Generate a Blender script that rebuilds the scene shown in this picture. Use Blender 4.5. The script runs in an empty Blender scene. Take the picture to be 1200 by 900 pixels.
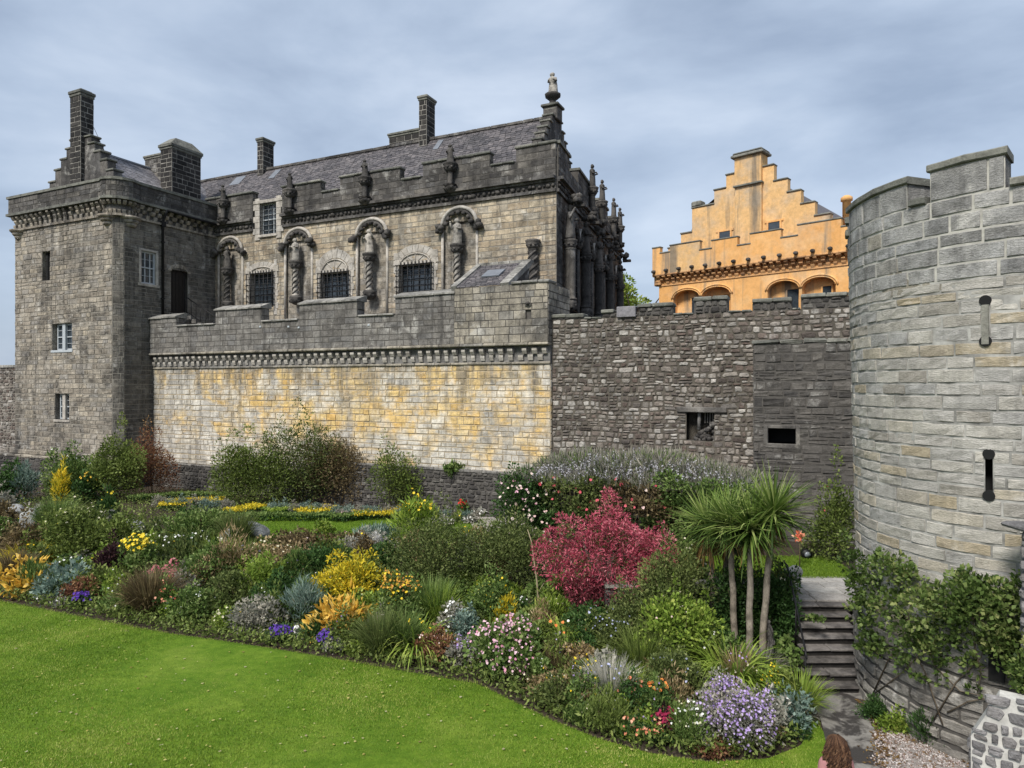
import bpy, bmesh, math, random
import numpy as np
from mathutils import Vector, Matrix
R = math.radians
SC = bpy.context.scene
COL = SC.collection
rng = np.random.default_rng(11)
random.seed(11)
EYE = 6.4          # camera height over the lawn
FPX = 780.0        # focal length in pixels of the 1200 px wide photograph

# ------------------------------------------------------------------ camera
cd = bpy.data.cameras.new('camera'); cam = bpy.data.objects.new('camera', cd); COL.objects.link(cam)
cam.location = (0, 0, EYE); cam.rotation_euler = (R(90), 0, 0)
cd.sensor_width = 36; cd.lens = 36 * FPX / 1200; cd.clip_start = .1; cd.clip_end = 3000
SC.camera = cam
# ------------------------------------------------------------------ sky and sun
SUN_ELEV, SUN_AZ = 48, 212      # azimuth clockwise from +Y: from behind the camera, to its left
wd = bpy.data.worlds.new('World'); SC.world = wd; wd.use_nodes = True
nt = wd.node_tree; nt.nodes.clear()
def wn(t, **k):
    n = nt.nodes.new(t)
    for a, b in k.items(): setattr(n, a, b)
    return n
sky = wn('ShaderNodeTexSky', sky_type='NISHITA', sun_disc=False)
sky.sun_elevation = R(SUN_ELEV); sky.sun_rotation = R(SUN_AZ); sky.dust_density = 2.5
tc = wn('ShaderNodeTexCoord'); mp = wn('ShaderNodeMapping'); mp.inputs['Scale'].default_value = (1.0, 1.0, 2.6)
mp.inputs['Location'].default_value = (1.35, .7, .1)
n1 = wn('ShaderNodeTexNoise'); n1.inputs['Scale'].default_value = 2.6; n1.inputs['Detail'].default_value = 9; n1.inputs['Roughness'].default_value = .52; n1.inputs['Distortion'].default_value = .25
r1 = wn('ShaderNodeValToRGB')
e = r1.color_ramp.elements
e[0].position = .34; e[0].color = (1.18, 1.46, 1.92, 1)
e[1].position = .7; e[1].color = (2.38, 2.68, 3.12, 1)
m = e.new(.50); m.color = (1.64, 1.96, 2.45, 1)
mx = wn('ShaderNodeMix', data_type='RGBA'); mx.inputs[0].default_value = .9
bg = wn('ShaderNodeBackground'); bg.inputs['Strength'].default_value = .1
ow = wn('ShaderNodeOutputWorld')
L = nt.links.new
L(tc.outputs['Generated'], mp.inputs[0]); L(mp.outputs[0], n1.inputs['Vector']); L(n1.outputs['Fac'], r1.inputs[0])
L(sky.outputs[0], mx.inputs[6]); L(r1.outputs[0], mx.inputs[7]); L(mx.outputs[2], bg.inputs[0]); L(bg.outputs[0], ow.inputs[0])
sd = bpy.data.lights.new('sun', 'SUN'); sd.energy = 1.5; sd.angle = R(14); sd.color = (1, .955, .88)
so = bpy.data.objects.new('sun', sd); COL.objects.link(so)
az = R(SUN_AZ); el = R(SUN_ELEV)
sdir = Vector((math.sin(az) * math.cos(el), math.cos(az) * math.cos(el), math.sin(el)))
so.rotation_euler = sdir.to_track_quat('Z', 'Y').to_euler()
SC.view_settings.view_transform = 'Standard'; SC.view_settings.look = 'None'
SC.view_settings.exposure = 1.55; SC.view_settings.gamma = 1

BLK = (.02, .019, .018); SOOT = (.05, .047, .043)
# ------------------------------------------------------------------ materials
def newmat(name):
    m = bpy.data.materials.new(name); m.use_nodes = True
    t = m.node_tree; b = t.nodes['Principled BSDF']
    b.inputs['Specular IOR Level'].default_value = .25
    return m, t, b
def node(t, typ, ins=(), **k):
    n = t.nodes.new(typ)
    for a, b in k.items(): setattr(n, a, b)
    for a, b in (ins.items() if isinstance(ins, dict) else ()): n.inputs[a].default_value = b
    return n
def ramp(t, src, stops, interp='LINEAR'):
    n = t.nodes.new('ShaderNodeValToRGB'); n.color_ramp.interpolation = interp
    e = n.color_ramp.elements
    while len(e) < len(stops): e.new(.5)
    for el_, (p, c) in zip(e, stops):
        el_.position = p; el_.color = (c, c, c, 1) if isinstance(c, (int, float)) else (*c, 1)
    t.links.new(src, n.inputs[0]); return n.outputs[0]
def mixc(t, fac, a, b, mode='MIX'):
    n = t.nodes.new('ShaderNodeMix'); n.data_type = 'RGBA'; n.blend_type = mode
    for i, v in ((0, fac), (6, a), (7, b)):
        if isinstance(v, (int, float)): n.inputs[i].default_value = v
        elif isinstance(v, tuple): n.inputs[i].default_value = (*v, 1)
        else: t.links.new(v, n.inputs[i])
    return n.outputs[2]
def noise(t, vec, scale, detail=5, rough=.55, stretch=None, loc=None, dist=0):
    if stretch or loc:
        mpn = t.nodes.new('ShaderNodeMapping')
        if stretch: mpn.inputs['Scale'].default_value = stretch
        if loc: mpn.inputs['Location'].default_value = loc
        t.links.new(vec, mpn.inputs[0]); vec = mpn.outputs[0]
    n = t.nodes.new('ShaderNodeTexNoise'); n.inputs['Scale'].default_value = scale
    n.inputs['Detail'].default_value = detail; n.inputs['Roughness'].default_value = rough; n.inputs['Distortion'].default_value = dist
    t.links.new(vec, n.inputs['Vector']); return n.outputs['Fac']
def tintramp(t, cols):
    at = t.nodes.new('ShaderNodeAttribute'); at.attribute_name = 'tint'
    k = len(cols)
    return ramp(t, at.outputs['Fac'], [(i / max(1, k - 1), c) for i, c in enumerate(cols)])
def stone_mat(name, cols, stains=(), streak=None, lichen=None, fine=.22, bump=.5, bscale=18, rough=.9, extra=None, grain=None, mottle=.34, lift=1.25, soot=0., run=0.):
    """tint picks each block's colour; stains = (colour, scale, lo, hi, amount); streak runs down the wall"""
    m, t, b = newmat(name)
    v = t.nodes.new('ShaderNodeTexCoord').outputs['Object']
    c = tintramp(t, cols)
    if extra: c = extra(t, v, c)
    for i, (col, sc, lo, hi, amt) in enumerate(stains):
        f = ramp(t, noise(t, v, sc, 7, .62, loc=(3.1 * i + 1, 7.7 * i, 2.3 * i)), [(lo, 0.), (hi, amt)])
        c = mixc(t, f, c, col)
    if streak:
        col, sc, lo, hi, amt = streak
        f = ramp(t, noise(t, v, sc, 5, .6, stretch=(1, 1, .07)), [(lo, 0.), (hi, amt)])
        c = mixc(t, f, c, col)
    if lichen:
        col, sc, lo, hi, amt = lichen
        f = ramp(t, noise(t, v, sc, 4, .7, loc=(9, 4, 2)), [(lo, 0.), (hi, amt)])
        c = mixc(t, f, c, col)
    if soot:
        c = mixc(t, ramp(t, noise(t, v, .8, 11, .74, loc=(5, 2, 7), dist=.6), [(.49, 0.), (.63, soot)]), c, BLK)
        c = mixc(t, ramp(t, noise(t, v, 5.5, 7, .7, loc=(1, 3, 9)), [(.56, 0.), (.66, soot * .8)]), c, BLK)
        c = mixc(t, ramp(t, noise(t, v, 1.15, 9, .7, loc=(8, 6, 1), dist=.4), [(.56, 0.), (.68, .55)]), c, (.4, .385, .34))
    if run:
        c = mixc(t, ramp(t, noise(t, v, 2.6, 6, .66, stretch=(1, 1, .045), loc=(2, 9, 0)), [(.53, 0.), (.64, run)]), c, BLK)
    c = mixc(t, 1., c, ramp(t, noise(t, v, 3.3, 8, .72, loc=(2, 5, 8)), [(.3, 1 - mottle * 1.3), (.5, 1.), (.72, 1 + mottle)]), 'MULTIPLY')
    if lift != 1: c = mixc(t, 1., c, (lift, lift * 1.005, lift * 1.05), 'MULTIPLY')
    fn = noise(t, v, 26, 6, .7, stretch=grain)
    c = mixc(t, 1., c, ramp(t, fn, [(.25, 1 - fine * 1.5), (.75, 1 + fine)]), 'MULTIPLY')
    t.links.new(c, b.inputs['Base Color']); b.inputs['Roughness'].default_value = rough
    bp = t.nodes.new('ShaderNodeBump'); bp.inputs['Strength'].default_value = bump; bp.inputs['Distance'].default_value = .04
    t.links.new(noise(t, v, bscale, 8, .68, stretch=grain), bp.inputs['Height']); t.links.new(bp.outputs[0], b.inputs['Normal'])
    return m
def plain_mat(name, col, rough=.6, var=.2, scale=8, metal=0, spec=.3, bump=0, alt=None):
    m, t, b = newmat(name)
    v = t.nodes.new('ShaderNodeTexCoord').outputs['Object']
    f = noise(t, v, scale, 6, .65)
    lo = tuple(x * (1 - var) for x in col); hi = alt or tuple(min(1, x * (1 + var)) for x in col)
    t.links.new(ramp(t, f, [(.3, lo), (.7, hi)]), b.inputs['Base Color'])
    b.inputs['Roughness'].default_value = rough; b.inputs['Metallic'].default_value = metal; b.inputs['Specular IOR Level'].default_value = spec
    if bump:
        bp = t.nodes.new('ShaderNodeBump'); bp.inputs['Strength'].default_value = bump; bp.inputs['Distance'].default_value = .03
        t.links.new(noise(t, v, scale * 3, 6, .65), bp.inputs['Height']); t.links.new(bp.outputs[0], b.inputs['Normal'])
    return m
_leaf = {}
def leaf_mat(name, cols, trans=.32, rough=.55):
    key = (name, tuple(cols), trans)
    if key in _leaf: return _leaf[key]
    m, t, b = newmat(name)
    c = tintramp(t, cols)
    t.links.new(c, b.inputs['Base Color']); b.inputs['Roughness'].default_value = rough; b.inputs['Specular IOR Level'].default_value = .2
    tr = t.nodes.new('ShaderNodeBsdfTranslucent'); t.links.new(c, tr.inputs[0])
    ms = t.nodes.new('ShaderNodeMixShader'); ms.inputs[0].default_value = trans
    t.links.new(b.outputs[0], ms.inputs[1]); t.links.new(tr.outputs[0], ms.inputs[2])
    t.links.new(ms.outputs[0], t.nodes['Material Output'].inputs['Surface'])
    _leaf[key] = m; return m

# ------------------------------------------------------------------ objects, parts, labels
OFF = {}
def tag(o, label=None, cat=None, group=None, kind=None):
    if label: o['label'] = label
    if cat: o['category'] = cat
    if group: o['group'] = group
    if kind: o['kind'] = kind
    return o
def thing(name, label, cat, loc=(0, 0, 0), rz=0, group=None):
    o = bpy.data.objects.new(name, None); COL.objects.link(o); o.empty_display_size = .2
    o.location = loc; o.rotation_euler = (0, 0, rz)
    return tag(o, label, cat, group)

def np_mesh(name, verts, faces, mat, tint=None, parent=None, smooth=False, mi=None):
    """verts (N,3); faces (M,k) all with k corners; tint (M,)"""
    me = bpy.data.meshes.new(name); verts = np.asarray(verts, np.float32); faces = np.asarray(faces, np.int32)
    M, k = faces.shape
    me.vertices.add(len(verts)); me.vertices.foreach_set('co', verts.ravel())
    me.loops.add(M * k); me.loops.foreach_set('vertex_index', faces.ravel())
    me.polygons.add(M); me.polygons.foreach_set('loop_start', np.arange(0, M * k, k, dtype=np.int32))
    if mi is not None: me.polygons.foreach_set('material_index', np.asarray(mi, np.int32))
    me.update(calc_edges=True)
    if tint is not None:
        a = me.attributes.new('tint', 'FLOAT', 'FACE'); a.data.foreach_set('value', np.clip(tint, 0, 1).astype(np.float32))
    for x in (mat if isinstance(mat, (list, tuple)) else [mat]): me.materials.append(x)
    if smooth: me.polygons.foreach_set('use_smooth', np.ones(M, bool))
    o = bpy.data.objects.new(name, me); COL.objects.link(o)
    if parent: o.parent = parent
    return o

class MB:
    def __init__(s): s.v = []; s.f = []; s.m = []; s.t = []; s.s = []
    def add(s, vs, fs, mat=0, tint=None, smooth=False):
        b = len(s.v); s.v.extend(tuple(p) for p in vs)
        if tint is None: tint = random.random()
        for f in fs:
            s.f.append([i + b for i in f]); s.m.append(mat); s.t.append(tint); s.s.append(smooth)
    def quad(s, a, b, c, d, mat=0, tint=None): s.add((a, b, c, d), ((0, 1, 2, 3),), mat, tint)
    def box(s, x0, x1, y0, y1, z0, z1, mat=0, tint=None, bev=0., jit=0.):
        if bev <= 0:
            vs = [(x, y, z) for x in (x0, x1) for y in (y0, y1) for z in (z0, z1)]
            fs = [(0, 1, 3, 2), (4, 6, 7, 5), (0, 4, 5, 1), (2, 3, 7, 6), (0, 2, 6, 4), (1, 5, 7, 3)]
        else:
            bev = min(bev, .45 * (x1 - x0), .45 * (y1 - y0), .45 * (z1 - z0))
            bm = bmesh.new(); bmesh.ops.create_cube(bm, size=1)
            for v in bm.verts:
                v.co = (x0 if v.co.x < 0 else x1, y0 if v.co.y < 0 else y1, z0 if v.co.z < 0 else z1)
            bmesh.ops.bevel(bm, geom=list(bm.edges), offset=bev, segments=1, affect='EDGES')
            bm.verts.index_update(); vs = [tuple(v.co) for v in bm.verts]; fs = [[v.index for v in f.verts] for f in bm.faces]; bm.free()
        if jit: vs = [tuple(c + random.uniform(-jit, jit) for c in p) for p in vs]
        s.add(vs, fs, mat, tint)
    def blocks(s, x0, x1, y0, y1, z0, z1, n, axis=0, mat=0, bev=.015, jit=.008, gap=.006):
        """a row of separate stones along x (0) or y (1)"""
        a, b = (x0, x1) if axis == 0 else (y0, y1)
        cut = [a] + sorted(a + (b - a) * (i + random.uniform(-.2, .2)) / n for i in range(1, n)) + [b]
        for p, q in zip(cut, cut[1:]):
            if axis == 0: s.box(p + gap, q - gap, y0, y1, z0, z1, mat, None, bev, jit)
            else: s.box(x0, x1, p + gap, q - gap, z0, z1, mat, None, bev, jit)
    def prism(s, poly, y0, y1, mat=0, tint=None):
        """polygon in x,z extruded along y"""
        n = len(poly)
        vs = [(x, y0, z) for x, z in poly] + [(x, y1, z) for x, z in poly]
        fs = [list(range(n))[::-1], list(range(n, 2 * n))] + [(i, (i + 1) % n, n + (i + 1) % n, n + i) for i in range(n)]
        s.add(vs, fs, mat, tint)
    def slab(s, poly, z0, z1, mat=0, tint=None):
        n = len(poly)
        vs = [(x, y, z0) for x, y in poly] + [(x, y, z1) for x, y in poly]
        fs = [list(range(n))[::-1], list(range(n, 2 * n))] + [(i, (i + 1) % n, n + (i + 1) % n, n + i) for i in range(n)]
        s.add(vs, fs, mat, tint)
    def tube(s, pts, r, n=6, mat=0, tint=None):
        pts = [Vector(p) for p in pts]; rs = r if isinstance(r, (list, tuple)) else [r] * len(pts)
        rings = []; up = Vector((0, 0, 1)); last = None
        for i, p in enumerate(pts):
            d = (pts[min(i + 1, len(pts) - 1)] - pts[max(i - 1, 0)]).normalized()
            a = last if last is not None else (up if abs(d.z) < .9 else Vector((1, 0, 0)))
            x = (a - d * a.dot(d)).normalized(); last = x; y = d.cross(x)
            rings.append([p + (x * math.cos(2 * math.pi * k / n) + y * math.sin(2 * math.pi * k / n)) * rs[i] for k in range(n)])
        vs = [q for r_ in rings for q in r_]
        fs = [(i * n + k, i * n + (k + 1) % n, (i + 1) * n + (k + 1) % n, (i + 1) * n + k) for i in range(len(pts) - 1) for k in range(n)]
        fs += [list(range(n))[::-1], [(len(pts) - 1) * n + k for k in range(n)]]
        s.add(vs, fs, mat, tint, True)
    def lathe(s, prof, cx=0, cy=0, n=12, mat=0, tint=None, twist=None, a0=0, smooth=True):
        """prof: (r, z); twist=(amp, lobes, turns per metre)"""
        vs = []
        for r, z in prof:
            for k in range(n):
                a = a0 + 2 * math.pi * k / n
                rr = r * (1 + twist[0] * math.cos(twist[1] * a - twist[2] * z)) if twist else r
                vs.append((cx + rr * math.cos(a), cy + rr * math.sin(a), z))
        fs = [(i * n + k, i * n + (k + 1) % n, (i + 1) * n + (k + 1) % n, (i + 1) * n + k) for i in range(len(prof) - 1) for k in range(n)]
        fs += [list(range(n))[::-1], [(len(prof) - 1) * n + k for k in range(n)]]
        s.add(vs, fs, mat, tint, smooth)
    def ball(s, c, r, sub=1, mat=0, tint=None, jit=.0, sc=(1, 1, 1)):
        bm = bmesh.new(); bmesh.ops.create_icosphere(bm, subdivisions=sub, radius=1)
        bm.verts.index_update()
        vs = []
        for v in bm.verts:
            k = r * (1 + random.uniform(-jit, jit)); vs.append((c[0] + v.co.x * k * sc[0], c[1] + v.co.y * k * sc[1], c[2] + v.co.z * k * sc[2]))
        fs = [[v.index for v in f.verts] for f in bm.faces]; bm.free()
        s.add(vs, fs, mat, tint, True)
    def build(s, name, mats, parent=None, off=None, flat=False):
        if off is None: off = OFF.get(parent.name, (0, 0, 0)) if parent else (0, 0, 0)
        me = bpy.data.meshes.new(name)
        me.from_pydata([(a - off[0], b - off[1], c - off[2]) for a, b, c in s.v], [], s.f)
        for m_ in (mats if isinstance(mats, (list, tuple)) else [mats]): me.materials.append(m_)
        me.polygons.foreach_set('material_index', np.array(s.m, np.int32))
        if not flat: me.polygons.foreach_set('use_smooth', np.array(s.s, bool))
        a = me.attributes.new('tint', 'FLOAT', 'FACE'); a.data.foreach_set('value', np.array(s.t, np.float32))
        o = bpy.data.objects.new(name, me); COL.objects.link(o)
        if parent: o.parent = parent
        return o

# ------------------------------------------------------------------ masonry
def flat(o=(0, 0, 0), u=(1, 0, 0), n=(0, -1, 0)):
    return lambda a, z, d: (o[0] + u[0] * a + n[0] * d, o[1] + u[1] * a + n[1] * d, o[2] + z + n[2] * d)
def courses(z0, z1, ch, brk, rd):
    zs = sorted({round(z0, 3), round(z1, 3)} | {round(b, 3) for b in brk if z0 < b < z1})
    out = []
    for a, b in zip(zs, zs[1:]):
        n = max(1, round((b - a) / (.5 * (ch[0] + ch[1]))))
        w = np.array([rd.uniform(*ch) for _ in range(n)]); w = np.cumsum(w / w.sum()) * (b - a) + a
        p = a
        for q in w: out.append((p, float(q))); p = float(q)
    return out
def free(u0, u1, za, zb, holes):
    iv = [(u0, u1)]; mid = .5 * (za + zb)
    for h in holes:
        if h[2] < mid < h[3]:
            nx = []
            for a, b in iv:
                if h[1] <= a or h[0] >= b: nx.append((a, b)); continue
                if h[0] > a: nx.append((a, h[0]))
                if h[1] < b: nx.append((h[1], b))
            iv = nx
    return iv
def masonry(mb, S, u0, u1, z0, z1, ch=(.26, .36), bl=(.4, .9), joint=.014, relief=.02, bev=.012, holes=(), seed=1, nu=1, rough=.008, mat=0, mmat=1, du=None, tfun=None, edge=.006):
    rd = random.Random(seed)
    for za, zb in courses(z0, z1, ch, [h[2] for h in holes] + [h[3] for h in holes], rd):
        for a, b in free(u0, u1, za, zb, holes):
            k = max(1, int((b - a) / du)) if du else 1
            for i in range(k):
                p, q = a + (b - a) * i / k, a + (b - a) * (i + 1) / k
                mb.quad(S(p, za, 0), S(q, za, 0), S(q, zb, 0), S(p, zb, 0), mmat, rd.random())
            u = a - rd.uniform(0, bl[1]) * .7
            while u < b - .01:
                w = rd.uniform(*bl); p, q = max(u, a), min(u + w, b)
                if b - q < bl[0] * .35: q = b
                u = q if q == b else u + w
                if q - p < .05: continue
                g = joint * .5 * rd.uniform(.6, 1.5)
                e1, e2, e3, e4 = (rd.uniform(0, edge) for _ in range(4))
                t = rd.random() if tfun is None else tfun(.5 * (p + q), .5 * (za + zb), rd)
                lift = relief * rd.uniform(.55, 1.25)
                kk = max(nu, int((q - p) / du + .5)) if du else nu
                us = [p + g] + [p + g + bev + (q - p - 2 * g - 2 * bev) * i / kk for i in range(kk + 1)] + [q - g]
                h_ = zb - za; vs_ = [za + g + e1, za + g + bev + e1, za + .5 * h_, zb - g - bev - e2, zb - g - e2] if h_ > .12 and rough > .006 else [za + g + e1, za + g + bev + e1, zb - g - bev - e2, zb - g - e2]
                nu_, nv_ = len(us), len(vs_); V = []
                for j, zz in enumerate(vs_):
                    for i, uu in enumerate(us):
                        rim = i in (0, nu_ - 1) or j in (0, nv_ - 1)
                        V.append(S(uu + (e3 if i == 0 else -e4 if i == nu_ - 1 else 0), zz + (rd.uniform(-.5, .5) * edge if 0 < i < nu_ - 1 else 0), -.012 if rim else lift + rd.uniform(-rough, rough)))
                F = [(j * nu_ + i, j * nu_ + i + 1, (j + 1) * nu_ + i + 1, (j + 1) * nu_ + i) for j in range(nv_ - 1) for i in range(nu_ - 1)]
                mb.add(V, F, mat, t)
def rubble(mb, S, u0, u1, z0, z1, ch=(.12, .26), bl=(.16, .42), joint=.03, relief=.045, holes=(), seed=1, mat=0, mmat=1, tfun=None, wob=.018, du=None, keep=None):
    rd = random.Random(seed)
    ph = rd.uniform(0, 9)
    def warp(u, z): return z + wob * math.sin(u * 1.7 + ph + z * .9) + wob * .6 * math.sin(u * 4.1 + z * 2.3 + ph)
    for za, zb in courses(z0, z1, ch, [h[2] for h in holes] + [h[3] for h in holes], rd):
        for a, b in free(u0, u1, za, zb, holes):
            k = max(1, int((b - a) / du)) if du else 1
            for i in range(0 if keep else k):
                p, q = a + (b - a) * i / k, a + (b - a) * (i + 1) / k
                mb.quad(S(p, za, 0), S(q, za, 0), S(q, zb, 0), S(p, zb, 0), mmat, rd.random())
            u = a
            while u < b - .03:
                w = rd.uniform(*bl) * (1.5 if rd.random() < .12 else 1); q = min(u + w, b)
                if b - q < bl[0] * .5: q = b
                sub = [(za, zb)] if rd.random() > .25 or zb - za < .16 else [(za, .5 * (za + zb)), (.5 * (za + zb), zb)]
                for sa, sb in sub:
                    cx, cz = .5 * (u + q), .5 * (sa + sb) + rd.uniform(-.014, .014)
                    hx, hz = max(.02, .5 * (q - u) - joint * .5 * rd.uniform(.5, 1.4)), max(.02, .5 * (sb - sa) - joint * .5 * rd.uniform(.4, 1.3))
                    if cx - hx < u0 + .01: cx = u0 + hx + .01
                    if keep and not keep(cx, cz + hz): continue
                    n = 9; V = []; a0 = rd.uniform(0, .7)
                    lift = relief * rd.uniform(.5, 1.4); inside = z0 + .3 < cz < z1 - .3
                    jr = [rd.uniform(.8, 1.12) for _ in range(n)]
                    for sc, d in ((1, -.015), (.86, lift * .75), (.5, lift)):
                        for kk in range(n):
                            an = a0 + 2 * math.pi * kk / n; c_, s_ = math.cos(an), math.sin(an)
                            pw = 2 / 4.5
                            x = cx + hx * sc * jr[kk] * math.copysign(abs(c_) ** pw, c_); z = cz + hz * sc * jr[kk] * math.copysign(abs(s_) ** pw, s_)
                            V.append(S(x, warp(x, z) if inside else z, d + (rd.uniform(-.2, .2) * lift if sc < 1 else 0)))
                    F = [(r * n + kk, r * n + (kk + 1) % n, (r + 1) * n + (kk + 1) % n, (r + 1) * n + kk) for r in range(2) for kk in range(n)] + [[2 * n + kk for kk in range(n)]]
                    mb.add(V, F, mat, rd.random() if tfun is None else tfun(cx, cz, rd))
                u = q

# ------------------------------------------------------------------ survey frames: a local frame per building (x right, y into the building)
class Frame:
    def __init__(s, o, ang): s.o = o; s.a = ang; s.c, s.s = math.cos(ang), math.sin(ang)
    def world(s, x, y, z=0): return (s.o[0] + x * s.c - y * s.s, s.o[1] + x * s.s + y * s.c, z)
    def ypl(s, px, py, w=0):
        a = (px - 600) / FPX; k = -s.o[0] * -s.s - s.o[1] * s.c
        Y = (w - k) / (a * -s.s + s.c); X = a * Y
        return ((X - s.o[0]) * s.c + (Y - s.o[1]) * s.s, EYE + (450 - py) / FPX * Y)
    def xpl(s, px, py, x):
        a = (px - 600) / FPX; k = -s.o[0] * s.c - s.o[1] * s.s
        Y = (x - k) / (a * s.c + s.s); X = a * Y
        return (-(X - s.o[0]) * s.s + (Y - s.o[1]) * s.c, EYE + (450 - py) / FPX * Y)
    def thing(s, name, label, cat, at=(0, 0, 0), group=None):
        o = thing(name, label, cat, s.world(*at), s.a, group); OFF[o.name] = at; return o
PF = Frame((1.56, 27.0), R(-25.3))        # outer terrace wall and palace
fx = PF.world(-1.39, 4.2)
EF = Frame((fx[0], fx[1]), R(71.7))       # east front of the palace
GF = Frame((19.7, 55.0), R(-43.5))        # the lime-washed hall
def onz(px, py, z=0):
    Y = (EYE - z) * FPX / (py - 450); return ((px - 600) / FPX * Y, Y, z)
def atY(px, py, Y): return ((px - 600) / FPX * Y, Y, EYE + (450 - py) / FPX * Y)
TC, TR = (10.18, 12.98), 3.12             # round tower
def tower_r(z): return TR + (z - 4.5) * .022
def tower_hit(px, py, dr=0):
    a = (px - 600) / FPX; z = 5.
    for _ in range(6):
        r = tower_r(z) + dr
        A = a * a + 1; B = -2 * (a * TC[0] + TC[1]); C_ = TC[0] ** 2 + TC[1] ** 2 - r * r
        D = B * B - 4 * A * C_
        Y = (-B - math.sqrt(max(0, D))) / (2 * A); z = EYE + (450 - py) / FPX * Y
    return (a * Y, Y, z)
# ================================================================== stone
MORT = plain_mat('old_mortar', (0.237, 0.219, 0.188), .95, .25, 6, spec=.05)
MORT_Y = plain_mat('ochre_mortar', (0.375, 0.312, 0.219), .95, .3, 3, spec=.05)
MORT_D = plain_mat('sooty_mortar', (0.0938, 0.0875, 0.08), .95, .3, 5, spec=.05)
MORT_W = plain_mat('white_mortar', (.48, .47, .44), .95, .3, 6, spec=.05)
MORT_L = plain_mat('pale_mortar', (0.413, 0.4, 0.362), .95, .3, 4, spec=.05)
S_PAL = stone_mat('palace_ashlar', [(.19, .155, .105), (.27, .215, .145), (.315, .265, .185), (.225, .2, .155), (.35, .285, .19)],
    stains=[(SOOT, .45, .5, .78, .75), ((.3, .28, .24), .9, .55, .75, .35), (BLK, 1.7, .62, .8, .5)], streak=(SOOT, 1.1, .54, .76, .7), soot=.5, run=.45, lift=1.6)
S_DARK = stone_mat('sooty_shaded_stone', [(.05, .047, .043), (.085, .079, .07), (.125, .115, .1), (.1, .096, .09), (.16, .145, .12)],
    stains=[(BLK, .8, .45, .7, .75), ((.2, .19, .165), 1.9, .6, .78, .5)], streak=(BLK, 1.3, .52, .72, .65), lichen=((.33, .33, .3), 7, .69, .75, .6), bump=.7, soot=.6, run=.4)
S_CARVE = stone_mat('carved_stone', [(.22, .205, .175), (.28, .26, .22), (.34, .31, .26)],
    stains=[(BLK, 2.2, .48, .68, .8), ((.3, .28, .24), 3.5, .62, .78, .5)], bump=.8, lift=1.4)
S_CARVED = stone_mat('sooty_carving', [(.045, .042, .038), (.075, .07, .062), (.11, .1, .087)],
    stains=[(BLK, 2.2, .45, .65, .8), ((.24, .22, .19), 3.5, .64, .8, .5)], bump=.8)
S_COPE = stone_mat('weathered_coping', [(.17, .165, .145), (.24, .23, .2), (.3, .285, .25)],
    stains=[(SOOT, 1.8, .5, .7, .6)], lichen=((.42, .42, .37), 6, .6, .7, .6), soot=.4)
S_COPED = stone_mat('mossy_dark_coping', [(.1, .1, .085), (.145, .145, .12), (.18, .175, .145)],
    stains=[(BLK, 1.8, .5, .7, .6)], lichen=((.3, .31, .25), 6, .6, .72, .6))
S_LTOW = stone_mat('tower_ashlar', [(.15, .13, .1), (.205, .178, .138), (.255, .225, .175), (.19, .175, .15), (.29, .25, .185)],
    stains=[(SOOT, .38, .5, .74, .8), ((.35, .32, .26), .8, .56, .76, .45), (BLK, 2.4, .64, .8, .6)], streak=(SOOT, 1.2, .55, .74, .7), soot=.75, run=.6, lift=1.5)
S_LTOWD = stone_mat('shaded_tower_ashlar', [(.1, .092, .075), (.145, .13, .105), (.175, .16, .13), (.13, .122, .105)],
    stains=[(SOOT, .4, .45, .7, .8), ((.24, .22, .18), 1.2, .58, .76, .5), (BLK, 2.4, .64, .8, .6)], streak=(SOOT, 1.2, .5, .7, .7), soot=.7, run=.6, lift=1.35)  # tower ashlar made darker: the shade of the side face is in its colour
S_FRAME = stone_mat('dressed_stone', [(.3, .275, .23), (.36, .33, .28), (.33, .31, .27)], stains=[(SOOT, 1.5, .55, .75, .5)], streak=(SOOT, 1.6, .55, .75, .5))
S_STK = stone_mat('black_chimney_stone', [(.016, .015, .014), (.028, .026, .024), (.045, .041, .036), (.022, .021, .02)], stains=[((.1, .09, .075), 1.5, .6, .8, .5)])
MORT_RT = plain_mat('grey_pointing', (.2, .195, .18), .95, .45, 2.2, spec=.05, alt=(.5, .49, .46))
MORT_C = plain_mat('earthy_mortar', (.105, .094, .078), .95, .4, 4, spec=.05)
MORT_S = plain_mat('chimney_mortar', (0.25, 0.237, 0.213), .95, .4, 3, spec=.05)
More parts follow.
